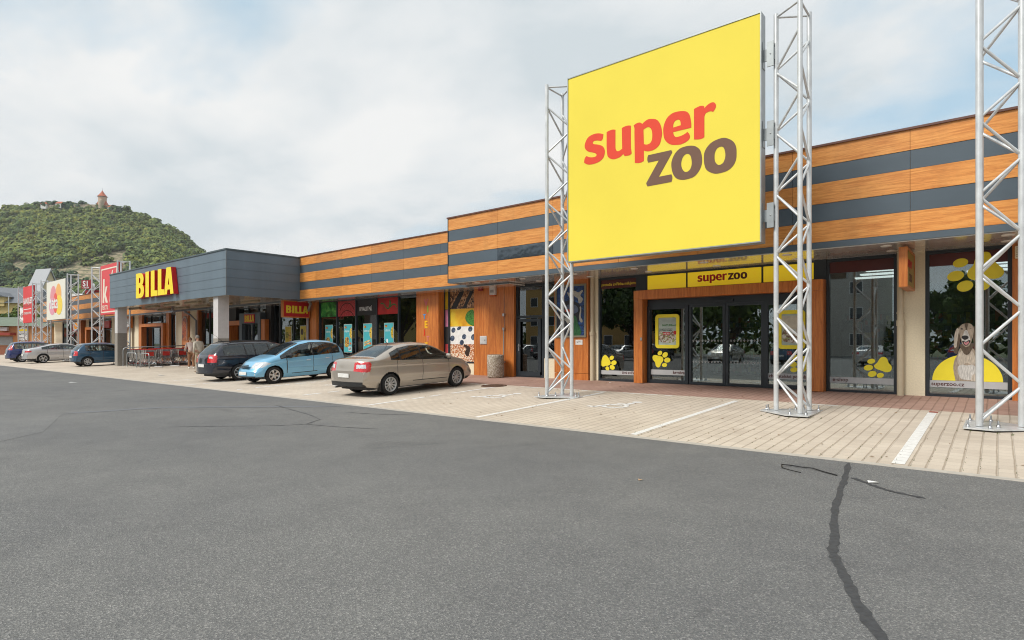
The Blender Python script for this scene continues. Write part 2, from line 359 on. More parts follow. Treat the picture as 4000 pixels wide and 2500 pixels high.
def wheelchair(u, v):
    def T(a, c): return (u - a, v + c)
    b = MB(); z = lambda p: (p[0], p[1], gz(p[1]) + .005)
    def band(pts, wd):
        for p, q in zip(pts[:-1], pts[1:]):
            d = Vector((q[0]-p[0], q[1]-p[1])).normalized(); n = Vector((-d.y, d.x))*wd/2
            b.add([z(T(p[0]-n.x, p[1]-n.y)), z(T(q[0]-n.x, q[1]-n.y)), z(T(q[0]+n.x, q[1]+n.y)), z(T(p[0]+n.x, p[1]+n.y))], [(0, 1, 2, 3)])
    band([(.26*math.cos(t), .26*math.sin(t)) for t in np.radians(np.arange(130, 372, 14))], .10)
    band([(-.12, .62), (-.10, .18), (.22, .16), (.36, -.32), (.55, -.28)], .13); band([(-.11, .40), (.16, .38)], .09)
    b.add([z(T(*p)) for p in ell(-.13, .80, .12, .12, n=14)], [tuple(range(14))])
    o = b.build('wheelchair_marking', WHITEP); return tag(o, kind='structure')
wheelchair(-10.25, 11.62); wheelchair(-6.62, 11.6); wheelchair(-17.1, 11.6)
tag(MB().prism([ell(0, 0, .02, .02)], 0, .001, 'xy').build('stall_marking', WHITEP), kind='structure').location = (-3.1, 12.0, .14)
# asphalt repairs
TAR = M('tar_seal', (.050, .053, .058), .7, var=.35, scale=26, bmp=.5)
PATCH = M('asphalt_patch', (.135, .14, .145), .8, var=.12, scale=40)
def strip(pts, wd, mat, name, jit=.25, z=.004, kind='structure', sub=10):
    c = []
    for i in range(len(pts)-1):
        for j in range(sub): t = j/sub; c.append((pts[i][0]*(1-t)+pts[i+1][0]*t, pts[i][1]*(1-t)+pts[i+1][1]*t))
    c.append(pts[-1]); b = MB(); L = []; rr = random.Random(len(pts)*7+int(wd*1000)); wob = 0
    for i, p in enumerate(c):
        q = c[min(i+1, len(c)-1)]; o = c[max(i-1, 0)]; d = Vector((q[0]-o[0], q[1]-o[1])).normalized(); n = Vector((-d.y, d.x))
        wob = .8*wob + rr.uniform(-1, 1)*wd*.10; k = wd/2*(1 + rr.uniform(-jit, jit)); k *= min(1, .25 + min(i, len(c)-1-i)/3)
        L += [(p[0]+n.x*(k+wob), p[1]+n.y*(k+wob), z), (p[0]-n.x*(k-wob), p[1]-n.y*(k-wob), z)]
    return tag(b.add(L, [(2*i, 2*i+1, 2*i+3, 2*i+2) for i in range(len(c)-1)]).build(name, mat), kind=kind)
strip([(-1.46, 8.45), (-1.27, 6.9), (-1.08, 5.58), (-.92, 4.75), (-.77, 4.34), (-.62, 3.9), (-.46, 3.5), (-.3, 2.9), (-.2, 1.5)], .066, TAR, 'tar_seam', .34)
strip([(-1.28, 7.55), (-1.15, 7.42), (-1.05, 7.3), (-.9, 7.15), (-.72, 7.05), (-.55, 7.0)], .05, TAR, 'tar_seam', .5)
for pts, wd in (([(-13.6, 7.35), (-11.3, 6.85), (-10.4, 6.55), (-10.0, 6.0), (-10.2, 5.6), (-10.9, 4.9), (-11.6, 4.2)], .022), ([(-10.0, 6.0), (-9.3, 6.15), (-8.4, 6.5)], .02), ([(-11.0, 7.6), (-10.3, 7.8), (-9.6, 8.2)], .035)):
    strip(pts, wd, TAR, 'tar_seam', .7)
PATCH2 = M('asphalt_seam_strip', (.148, .155, .166), .7, var=.15, scale=18)
strip([(-12.2, 8.3), (-14.0, 6.6), (-15.2, 5.4), (-15.6, 3.6)], .30, PATCH2, 'asphalt_patch', .1)
tag(MB().prism([[(-15.4, 3.5), (-12.6, 2.6), (-11.0, 1.1), (-12.2, .2), (-16.2, 1.6)]], .003, .003, 'xy').build('asphalt_patch', ASPHP), kind='structure')
# ------------------------------------------------------------------ buildings
WV = 16.70
def part(parent, name, mat, fn, **k):
    b = MB(); fn(b); o = b.build(name, mat, parent); return o
def cladding(parent, name, u0, u1, v, z0, z1, mat, seams, th=.03, ends=True):
    cuts = [u0] + sorted(s for s in seams if u0 < s < u1) + [u1]; b = MB()
    for a, c in zip(cuts[:-1], cuts[1:]): b.box(a + .004, c - .004, v, v + th, z0 + .003, z1 - .003)
    return b.build(name, mat, parent)
def window(parent, u0, u1, z0, z1, mull=(), trans=(), fr=.06, v=WV, name='window', fmat=None, th=.10, cols=None, pane_gap=None):
    b = MB(); f = fr
    b.box(u0, u1, v - .06, v + .04, z0, z0 + f); b.box(u0, u1, v - .06, v + .04, z1 - f, z1)
    xs = [u0 + f/2] + list(mull) + [u1 - f/2]
    for x in xs: b.box(x - f/2, x + f/2, v - .057, v + .037, z0 + f, z1 - f)
    for a, c in zip(xs[:-1], xs[1:]):
        for t in trans: b.box(a + f/2, c - f/2, v - .054, v + .034, t - f/2, t + f/2)
    o = b.build(name, fmat or DARKF, parent)
    zs = [z0 + f] + list(trans) + [z1 - f]
    for a, c in zip(xs[:-1], xs[1:]):
        MB().box(a + f/2 - .01, c - f/2 + .01, v, v + .012, z0 + f - .01, z1 - f + .01).build('pane', GLASS, o)
    return o
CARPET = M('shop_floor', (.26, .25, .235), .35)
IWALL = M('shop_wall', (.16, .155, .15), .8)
LITE = emit('light_panel', (1, .98, .94), 1.1)
# ---- pet shop (tall block on the right)
pet = empty('shop_building', (-5, 16.7, .3), label='tall wood and slate striped shop block behind the huge yellow square sign', cat='building')
def P(o): o.parent = pet; o.matrix_parent_inverse = Matrix.Translation((5, -16.7, -.3)); return o
class Pet:  # parts keep world coordinates
    pass
def keep(o, parent):
    o.parent = parent; o.matrix_parent_inverse = Matrix.Translation(-Vector(parent.location)); return o
def bld(parent, name, mat, fn): b = MB(); fn(b); return keep(b.build(name, mat), parent)
class Each:
    def __init__(s, parent, name, mat): s.a = (parent, name, mat)
    def box(s, *k): bld(*s.a, lambda b: b.box(*k))
def each(parent, name, mat, fn): fn(Each(parent, name, mat))
ZM = [5.99, 5.557, 5.16, 4.69, 4.28, 3.82, 3.68]
SM = [-12.87, -10.59, -8.3, -6.0, -3.71, -1.42, .87, 3.16, 5.45, 7.74, 10.03]
for i, m in enumerate((WOODH, SLATE, WOODH, SLATE, WOODH)):
    keep(cladding(None, 'wood_cladding' if i % 2 == 0 else 'slate_cladding', -15.2, 12, 14.74 if i % 2 == 0 else 14.75, ZM[i+1], ZM[i], m, SM), pet)
bld(pet, 'fascia_trim', SLATE, lambda b: b.box(-15.2, 12, 14.735, 14.78, 3.68, 3.817))
# one slate panel has been bent by a knock
nx_, nz_ = 60, 12; dv = []
for j in range(nz_ + 1):
    for i in range(nx_ + 1):
        a, c = i/nx_, j/nz_; e = math.sin(PI*a)**.4*math.sin(PI*c)**.5
        dv.append((-12.86 + 2.26*a, 14.737 - .012*e - .030*e*max(0, noise.noise(Vector((a*9, c*1.6, 4.2)))) - .012*e*noise.noise(Vector((a*22, c*4, 1.2))), 4.292 + .386*c))
keep(MB().add(dv, [(j*(nx_+1)+i, j*(nx_+1)+i+1, (j+1)*(nx_+1)+i+1, (j+1)*(nx_+1)+i) for j in range(nz_) for i in range(nx_)], 0, True).build('dented_panel', M('slate_dented', (.06, .08, .10), .25, .3)), pet)
bld(pet, 'corner_trim', DARKF, lambda b: b.box(-15.235, -15.204, 14.735, 16.6, 3.68, 5.98))
bld(pet, 'wood_cladding', WOODH, lambda b: b.box(-15.2, 12, 14.79, 14.80, 3.7, 5.97))
bld(pet, 'coping', COPING, lambda b: b.box(-15.25, 12.02, 14.70, 15.0, 5.985, 6.03))
bld(pet, 'roof', M('grey_roof_felt', (.2, .2, .2), .9), lambda b: b.box(-15.2, 12, 14.81, 30, 5.4, 5.9))
each(pet, 'side_wall', CREAM, lambda b: (b.box(-15.2, -15.0, 16.9, 30, 3.9, 5.4), b.box(11.8, 12, 16.9, 30, .25, 5.4)))
sof = bld(pet, 'soffit', SLAT, lambda b: b.box(-15.19, 12, 14.785, 16.72, 3.66, 3.70))
DL = M('lamp_disc', (.75, .74, .70), .3)
for u in np.arange(-14.2, 6, 2.05):
    for v in (15.2, 16.1):
        o = MB().lathe([(0, 3.645), (.09, 3.645), (.11, 3.652), (.11, 3.662)], 18, c=(u, v, 0)).build('downlight', DL); keep(o, pet)
# wall pieces between the windows
each(pet, 'wall', CREAM, lambda b: (b.box(-1.86, -1.31, 16.6, 17.0, .2, 3.66), b.box(-10.44, -10.12, 16.66, 17.0, .2, 3.66), b.box(6.2, 12, 16.6, 17, .2, 3.66), b.box(-12.35, -11.8, 16.66, 17, .2, 1.0), b.box(-17.12, -15.62, 16.66, 17, .2, .74)))
bld(pet, 'wood_panel', WOODV, lambda b: (b.box(-15.62, -13.62, 16.52, 16.66, .27, 3.66), b.box(-13.66, -13.62, 16.66, 16.95, .27, 3.66)))
each(pet, 'wood_panel', WOODV, lambda b: (b.box(-11.8, -10.44, 16.52, 16.66, .52, 3.66), b.box(-11.8, -10.44, 16.525, 16.66, .27, .51)))
bld(pet, 'wood_panel', WOODV, lambda b: b.box(.23, .95, 16.5, 16.9, .29, 3.66))
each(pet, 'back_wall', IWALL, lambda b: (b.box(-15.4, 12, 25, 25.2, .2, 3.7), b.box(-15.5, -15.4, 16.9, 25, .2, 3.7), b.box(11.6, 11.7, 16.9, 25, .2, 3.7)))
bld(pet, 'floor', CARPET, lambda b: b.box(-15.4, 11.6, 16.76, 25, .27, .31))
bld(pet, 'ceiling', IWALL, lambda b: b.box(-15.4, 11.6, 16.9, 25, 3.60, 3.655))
for u, v in ((-2.6, 18.2), (-2.9, 19.2), (-3.2, 20.2), (-3.5, 21.2), (.2, 18.2), (-.1, 19.2), (-.4, 20.2), (-.7, 21.2), (-5.9, 20.0), (-8.6, 20.6)):
    keep(MB().box(u, u + 1.2, v, v + .26, 3.56, 3.60).build('ceiling_light', LITE), pet)
def winkeep(parent, *a, **k):
    o = window(None, *a, **k); return keep(o, parent)
winkeep(pet, -10.12, -8.68, .30, 3.65, fr=.07)
winkeep(pet, -3.38, -1.86, .28, 3.65, fr=.07)
winkeep(pet, -1.31, .23, .28, 3.66, fr=.075)
winkeep(pet, .95, 6.2, .28, 3.66, mull=(2.5, 4.3), fr=.075)
winkeep(pet, -12.35, -11.8, 1.0, 3.65, fr=.05)
door = winkeep(pet, -13.62, -12.35, .30, 3.65, trans=(2.48,), fr=.085, name='glass_door')
b = MB(); b.box(-13.50, -12.50, 16.62, 16.66, .34, .50); b.box(-13.50, -13.40, 16.62, 16.66, .5, 2.4); b.box(-12.60, -12.47, 16.62, 16.66, .5, 2.4); b.box(-13.4, -12.6, 16.62, 16.66, 2.30, 2.4)
lf = b.build('door_leaf', DARKF, door)
h = MB().tube([(-13.46, 16.62, 1.42), (-13.46, 16.56, 1.42), (-13.33, 16.55, 1.42)], .014); h.box(-13.48, -13.44, 16.605, 16.62, 1.24, 1.5); h.build('door_handle', STEEL, door)
each(pet, 'pier_trim', DARKF, lambda b: (b.box(-8.68, -8.36, 16.6, 16.66, 3.15, 3.66), b.box(-3.64, -3.38, 16.6, 16.66, 3.15, 3.66), b.box(-8.36, -3.64, 16.63, 16.66, 3.13, 3.66)))
# entrance: timber surround, light boxes, sliding doors
ent = bld(pet, 'wood_surround', WOODV, lambda b: (b.box(-8.68, -8.39, 16.36, 16.9, .30, 2.86), b.box(-3.68, -3.39, 16.36, 16.9, .30, 2.86), b.box(-8.68, -3.39, 16.355, 16.9, 2.863, 3.14)))
bld(pet, 'door_header', DARKF, lambda b: (b.box(-8.36, -3.69, 16.66, 16.76, 2.66, 2.86), b.box(-6.3, -5.72, 16.60, 16.655, 2.70, 2.77)))
for a, c, nm in ((-8.37, -7.06, 'glazed_panel'), (-7.05, -5.975, 'sliding_door'), (-5.965, -4.92, 'sliding_door'), (-4.91, -3.68, 'glazed_panel')):
    winkeep(pet, a, c, .31, 2.66, fr=.075 if nm[0] == 's' else .10, v=16.74 if nm[0] == 's' else 16.70, name=nm)
for a, c in ((-8.34, -7.11), (-7.05, -4.97), (-4.91, -3.67)):
    bld(pet, 'light_box', YELB, lambda b: b.box(a, c, 16.60, 16.64, 3.175, 3.60, b=.008))
# downpipe on the pier, siren box, meter box etc. are fixed to the wall
bld(pet, 'downpipe', M('cream_pipe', (.56, .48, .34), .5, var=.05), lambda b: (b.tube([(-1.78, 16.50, .25), (-1.78, 16.50, 2.02)], .072, 14), b.tube([(-1.78, 16.50, 1.93), (-1.78, 16.50, 2.06)], .086, 14), b.tube([(-1.78, 16.50, 2.06), (-1.78, 16.50, 3.66)], .062, 14), b.box(-1.86, -1.70, 16.49, 16.6, 2.22, 2.25)))
bld(pet, 'downpipe', M('cream_pipe', (.56, .48, .34)), lambda b: (b.tube([(-10.31, 16.58, .25), (-10.31, 16.58, 1.86)], .078, 14), b.tube([(-10.31, 16.58, 1.78), (-10.31, 16.58, 1.9)], .092, 14), b.tube([(-10.31, 16.58, 1.9), (-10.31, 16.58, 3.66)], .064, 14)))
# shop interior: shelves, counter, goods
for i, (u, v, L, hh, rot) in enumerate(((-9.6, 20.5, 3.0, 2.0, 0), (-6.9, 22.8, 3.2, 2.2, 0), (-3.4, 20.5, .9, 1.9, 1), (-4.6, 19.2, .9, 1.5, 1), (-2.3, 22.8, 3.4, 2.2, 0), (1.6, 21.5, 3.4, 2.2, 0), (.6, 19.2, 1.6, 1.6, 0))):
    t = empty('shop_shelf', (u, v, .31), (0, 0, rot*PI/2), ['long shelf of pet goods behind the glass left of the entrance', 'wall shelf of goods deep inside the shop entrance', 'tall rack of packets inside by the right entrance panel', 'low rack of bright packets behind the right sliding door', 'shelf of goods inside the window with the hanging box sign', 'shelf inside behind the dog picture window', 'low shelf close behind the dog picture window'][i], 'shelf')
    b = MB(); b.box(-L/2, L/2, .2, .26, 0, hh)
    for k in range(5): b.box(-L/2, L/2, -.2, .2, k*hh/5 + .04, k*hh/5 + .07)
    b.box(-L/2 - .03, -L/2, -.2, .26, 0, hh); b.box(L/2, L/2 + .03, -.2, .26, 0, hh); b.build('rack', M('dark_rack', (.06, .06, .065), .5), t)
    b = MB()
    for k in range(5):
        x = -L/2 + .03
        while x < L/2 - .1:
            wd = random.uniform(.07, .22); b.box(x, min(x + wd - .01, L/2), -.17, .12, k*hh/5 + .07, k*hh/5 + .07 + random.uniform(.16, hh/5 - .06)); x += wd
    tag(b.build('goods', GOODS, t), kind='stuff')
ct = empty('shop_counter', (-5.4, 20.6, .31), label='brown till counter inside the pet shop behind the sliding doors', cat='counter')
MB().box(-.7, .9, -.3, .3, 0, 1.0, b=.02).build('cabinet', M('counter_wood', (.30, .17, .09), .5), ct); MB().box(-.75, .95, -.36, .36, 1.003, 1.05).build('counter_top', M('counter_top', (.35, .3, .26), .3), ct)
# ---- supermarket row (lower striped fascia, running far left)
mk = empty('shop_building', (-25, 16.7, .3), label='long low striped shop row with the grey canopy box in front', cat='building')
ZL = [5.79, 5.38, 5.0, 4.55, 4.16, 3.71, 3.62]
SLm = [-16.65 - 2.165*k for k in range(30)]
for i, m in enumerate((WOODH, SLATE, WOODH, SLATE, WOODH)):
    keep(cladding(None, 'wood_cladding' if i % 2 == 0 else 'slate_cladding', -76, -13.2, 15.70 if i % 2 == 0 else 15.71, ZL[i+1], ZL[i] if i else 5.79, m, SLm), mk)
bld(mk, 'fascia_trim', SLATE, lambda b: b.box(-76, -13.2, 15.695, 15.74, 3.62, 3.707))
bld(mk, 'wood_cladding', WOODH, lambda b: b.box(-76, -13.2, 15.74, 15.75, 3.7, 5.77))
bld(mk, 'coping', COPING, lambda b: b.box(-76.03, -15.24, 15.66, 15.9, 5.785, 5.825))
bld(mk, 'roof', MATS['grey_roof_felt'], lambda b: b.box(-76, -15.3, 15.76, 40, 5.2, 5.7))
bld(mk, 'soffit', SLAT, lambda b: b.box(-76, -13.2, 15.742, 16.72, 3.60, 3.64))
bld(mk, 'side_wall', CREAM, lambda b: b.box(-76, -75.8, 16.9, 40, .2, 5.2))
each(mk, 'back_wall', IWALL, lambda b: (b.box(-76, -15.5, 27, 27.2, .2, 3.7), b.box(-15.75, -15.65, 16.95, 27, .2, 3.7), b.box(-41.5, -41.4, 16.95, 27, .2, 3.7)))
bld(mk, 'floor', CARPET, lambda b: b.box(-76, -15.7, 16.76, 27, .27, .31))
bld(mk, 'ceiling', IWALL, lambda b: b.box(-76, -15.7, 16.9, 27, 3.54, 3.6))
for u in np.arange(-48, -17, 4.2):
    keep(MB().box(u, u + .35, 20.5, 20.85, 3.50, 3.54).build('ceiling_light', LITE), mk)
winkeep(mk, -26.55, -18.76, .30, 3.64, mull=(-25.0, -23.44, -21.86, -20.31), trans=(), fr=.07)
winkeep(mk, -17.15, -15.62, .74, 3.66, fr=.05, name='window')
winkeep(mk, -17.42, -17.15, .74, 3.66, fr=.03, name='window')
bld(mk, 'wood_panel', WOODV, lambda b: b.box(-18.76, -17.42, 16.34, 16.95, .26, 3.63))
each(mk, 'wood_panel', WOODV, lambda b: (b.box(-27.5, -27.33, 16.5, 16.95, .26, 3.64), b.box(-27.12, -26.55, 16.5, 16.95, .26, 3.64)))
winkeep(mk, -30.4, -27.5, .30, 3.64, mull=(-29.0,), fr=.07)
winkeep(mk, -30.98, -30.4, .30, 3.64, fr=.05)
winkeep(mk, -40.7, -36.1, .30, 3.64, mull=(-39.2, -37.7, -36.5), fr=.06)
winkeep(mk, -35.2, -31.6, 2.86, 3.64, mull=(-34.0, -32.8), fr=.06)
each(mk, 'pier', BLACK, lambda b: (b.box(-36.04, -35.12, 16.45, 16.9, 2.86, 3.64), b.box(-31.55, -30.98, 16.45, 16.9, .3, 3.64)))
each(mk, 'wood_surround', WOODV, lambda b: (b.box(-36.1, -35.75, 16.2, 16.9, .28, 2.58), b.box(-36.1, -34.1, 16.195, 16.9, 2.583, 2.85), b.box(-31.6, -31.2, 16.2, 16.9, .28, 2.58), b.box(-31.6, -31.2, 16.195, 16.9, 2.583, 2.85)))
# entrance lobby box
bld(mk, 'entrance_lobby', SLATE, lambda b: (b.box(-34.07, -33.77, 16.16, 16.6, .28, 3.25), b.box(-31.91, -31.61, 16.16, 16.6, .28, 3.25), b.box(-33.77, -31.91, 16.16, 16.6, 2.66, 3.25)))
winkeep(mk, -33.77, -31.91, .28, 2.66, mull=(-33.3, -32.85), fr=.06, v=16.4, name='sliding_door')
each(mk, 'lobby_wall', M('ochre_board', (.42, .22, .02), .5), lambda b: (b.box(-33.2, -32.9, 17.0, 17.1, .3, 2.6), b.box(-33.75, -33.6, 17.0, 17.1, .3, 2.6)))
# cream walls and the further entrances on the left
each(mk, 'wall', CREAM, lambda b: (b.box(-44.5, -43.15, 16.62, 17, .2, 3.62), b.box(-42.1, -40.75, 16.62, 17, .2, 3.62), b.box(-52.6, -51.7, 16.62, 17, .2, 3.62), b.box(-54.2, -53.2, 16.62, 17, .2, 3.62), b.box(-58.0, -57.3, 16.62, 17, .2, 3.62), b.box(-65.2, -64.3, 16.62, 17, .2, 3.62), b.box(-76, -73, 16.62, 17, .2, 3.62)))
each(mk, 'wood_panel', WOODV, lambda b: (b.box(-43.15, -42.1, 16.5, 16.95, .26, 3.62), b.box(-40.75, -40.5, 16.5, 16.95, .26, 3.62)))
each(mk, 'wood_panel', WOODV, lambda b: (b.box(-45.9, -45.36, 16.5, 16.95, .26, 3.62), b.box(-51.3, -50.6, 16.5, 16.95, .26, 3.62), b.box(-55.2, -54.2, 16.5, 16.95, .26, 3.62), b.box(-67.5, -66.2, 16.5, 16.95, .26, 3.62)))
bld(mk, 'wood_surround', WOODV, lambda b: (b.box(-50.5, -50.13, 16.3, 16.9, .28, 2.75), b.box(-46.3, -45.95, 16.3, 16.9, .28, 2.75), b.box(-50.5, -45.95, 16.295, 16.9, 2.753, 2.98)))
winkeep(mk, -50.1, -46.3, .30, 2.75, mull=(-48.9, -47.5), fr=.08, name='sliding_door')
winkeep(mk, -50.6, -45.9, 2.98, 3.6, mull=(-49.2, -47.2), fr=.06)
winkeep(mk, -45.36, -44.5, .30, 3.6, fr=.06)
winkeep(mk, -57.3, -55.2, .30, 3.6, mull=(-56.2,), fr=.06)
winkeep(mk, -64.3, -58.0, .30, 3.6, mull=(-62.2, -60.1), trans=(2.7,), fr=.08)
bld(mk, 'wood_surround', WOODV, lambda b: (b.box(-64.2, -63.8, 16.3, 16.62, .28, 2.75), b.box(-60.4, -60.0, 16.3, 16.62, .28, 2.75), b.box(-64.2, -60.0, 16.295, 16.62, 2.753, 2.98)))
winkeep(mk, -73, -67.5, .30, 3.6, mull=(-71, -69), fr=.08)
PIPEG = M('grey_pipe', (.30, .32, .34), .4, .2)
bld(mk, 'downpipe', PIPEG, lambda b: b.tube([(-27.22, 16.42, .26), (-27.22, 16.42, 3.1), (-27.26, 16.3, 3.35), (-27.4, 16.1, 3.5)], .06, 12))
bld(mk, 'downpipe', PIPEG, lambda b: b.tube([(-27.22, 16.42, 3.05), (-26.6, 16.2, 3.5), (-26.4, 16.0, 3.6)], .06, 12))
bld(mk, 'downpipe', PIPEG, lambda b: b.tube([(-40.62, 16.42, .26), (-40.62, 16.42, 3.0), (-41.0, 16.2, 3.4), (-41.4, 16.0, 3.6)], .06, 12))
# canopy box
c0, c1, v0, z0, z1 = -42.5, -26.72, 12.08, 3.69, 5.79
zs = [3.69, 4.10, 4.51, 4.91, 5.32, 5.735]
def boards(b):
    for a, c in zip(zs[:-1], zs[1:]):
        b.box(c0, c1, v0, v0 + .03, a + .004, c - .004); b.box(c0 + .01, c1 + .012, v0 - .012, v0 + .02, c - .012, c + .006)
bld(mk, 'front_cladding', CANO, boards)
def boards2(b):
    for a, c in zip(zs[:-1], zs[1:]):
        b.box(c1 - .03, c1, v0 + .031, 15.69, a + .004, c - .004); b.box(c1 - .02, c1 + .012, v0, 15.69, c - .012, c + .006)
bld(mk, 'side_cladding', CANO, boards2)
bld(mk, 'side_cladding', CANO, lambda b: b.box(c0, c0 + .03, v0 + .031, 15.69, z0, z1 - .06))
bld(mk, 'corner_trim', M('zinc_edge', (.16, .19, .21), .35, .3), lambda b: (b.box(c1 - .025, c1 + .016, v0 - .016, v0 + .025, z0, 5.73), b.box(c1 - .03, c1 + .014, 15.64, 15.692, z0, 5.73)))
bld(mk, 'coping', M('zinc_coping', (.07, .10, .11), .35, .2), lambda b: (b.box(c0 - .03, c1 + .04, v0 - .04, v0 + .3, 5.736, 5.80), b.box(c1 - .3, c1 + .04, v0 + .301, 15.69, 5.736, 5.80)))
bld(mk, 'canopy_roof', MATS['grey_roof_felt'], lambda b: b.box(c0 + .04, c1 - .04, v0 + .04, 15.69, 5.3, 5.7))
bld(mk, 'canopy_soffit', SLATM, lambda b: b.box(c0 + .01, c1 - .031, v0 + .031, 16.7, 3.70, 3.74))
for u in (-41, -38.2, -35.4, -32.6, -29.6):
    for v in (13.0, 14.6): bld(mk, 'lamp_batten', M('brown_batten', (.34, .27, .18), .5), lambda b: b.box(u - .9, u + .9, v - .09, v + .09, 3.60, 3.70, b=.02))
for u in (-28.3, -42.0):
    o = bld(mk, 'column', LGREY, lambda b: b.box(u, u + .5, 12.2, 12.7, 1.75 if u > -30 else 2.15, 3.70)); bld(mk, 'column_base', GREYC, lambda b: b.box(u - .004, u + .504, 12.196, 12.704, .1, 1.75 if u > -30 else 2.15))
for i, (u, v) in enumerate(((-18.6, 21), (-22.2, 21), (-25.6, 21.5), (-29, 20.5), (-38.2, 20.5), (-48, 20))):
    t = empty('shop_shelf', (u, v, .31), label=['dim supermarket shelf behind the window next to the coloured welcome letters', 'dim supermarket shelf behind the black slogan window', 'dim supermarket shelf behind the lettuce picture window', 'dim supermarket shelf behind the window with two yellow posters', 'dim shelf behind the glazing left of the supermarket lobby', 'rack of red goods inside the far timber framed entrance'][i], cat='shelf')
    b = MB(); b.box(-1.5, 1.5, .2, .26, 0, 1.8)
    for k in range(4): b.box(-1.5, 1.5, -.25, .2, k*.45 + .04, k*.45 + .07)
    b.build('rack', MATS['dark_rack'], t); b = MB()
    for k in range(4):
        x = -1.45
        while x < 1.35: wd = random.uniform(.08, .25); b.box(x, x + wd - .01, -.2, .12, k*.45 + .07, k*.45 + .07 + random.uniform(.15, .34)); x += wd
    tag(b.build('goods', GOODS, t), kind='stuff')
# ------------------------------------------------------------------ lattice towers and big signs
PITCH = 1.23
def make_tower(h):
    """three tubes, apex towards +x; local origin at the middle of the foot plate"""
    t = empty('lattice_tower'); pts = [(-.24, -.35), (-.24, .35), (.29, 0)]
    for p in pts: MB().tube([(p[0], p[1], .03), (p[0], p[1], h)], .048, 12).build('upright', GALV, t)
    me = {}
    faces = ((0, 2, 0), (1, 2, 0), (0, 1, 0))
    n = int((h - .1)/(PITCH/2))
    for a, c, ph in faces:
        for k in range(n):
            lo, hi = (a, c) if k % 2 == 0 else (c, a)
            if (a, c) == (0, 1): lo, hi = (0, 1) if k % 2 == 0 else (1, 0)
            z0 = .08 + k*PITCH/2; z1 = z0 + PITCH/2 - .03
            key = (lo, hi)
            if key not in me:
                o = MB().tube([(pts[lo][0], pts[lo][1], .02), (pts[hi][0], pts[hi][1], PITCH/2 - .02)], .024, 8).build('strut', GALV, t); me[key] = o.data; o.location.z = z0
            else:
                o = bpy.data.objects.new('strut', me[key]); COL.objects.link(o); o.parent = t; o.location.z = z0
    for a, c in ((0, 1), (1, 2), (2, 0)):
        MB().tube([(*pts[a], h - .06), (*pts[c], h - .06)], .022, 8).build('top_bar', GALV, t)
    b = MB(); b.prism([[(-.44, -.62), (-.05, -.66), (.56, -.12), (.56, .12), (-.05, .66), (-.44, .62)]], .0, .022, 'xy'); b.build('base_plate', GALV, t)
    for p in ((-.38, -.5), (-.1, -.52), (.46, -.06), (.46, .06), (-.1, .52), (-.38, .5), (.0, -.3)):
        MB().lathe([(0, .13), (.013, .13), (.013, .06), (.026, .06), (.026, .022)], 8, c=(*p, 0)).build('anchor_bolt', STEEL, t)
    return t
TW = {}
def tower(u, v, h, flip, label):
    key = h
    if key not in TW: TW[key] = make_tower(h); o = TW[key]
    else: o = dup(TW[key])
    o.location = (u, v, gz(v) + .004); o.rotation_euler = (0, 0, PI if flip else 0)
    tag(o, label, 'lattice tower', 'galvanised lattice towers carrying signs'); return o
tower(-8.68, 12.5, 8.0, False, 'galvanised lattice tower at the left edge of the huge yellow sign')
tower(-3.16, 12.5, 8.0, True, 'galvanised lattice tower at the right edge of the huge yellow sign')
tower(.0, 12.5, 8.0, False, 'galvanised lattice tower in front of the dog picture window')
tower(-49.15, 13.3, 6.75, False, 'lattice tower at the left edge of the red sign with letter k')
tower(-44.28, 13.3, 6.75, True, 'lattice tower behind the grey canopy beside the red sign')
tower(-63.2, 13.3, 6.75, False, 'lattice tower at the left edge of the white oval logo sign')
tower(-55.7, 13.3, 6.75, True, 'lattice tower at the right edge of the white oval logo sign')
tower(-71.6, 13.3, 6.75, False, 'lattice tower at the far left edge of the red banquet sign')
tower(-66.6, 13.3, 6.75, True, 'lattice tower at the right edge of the red banquet sign')
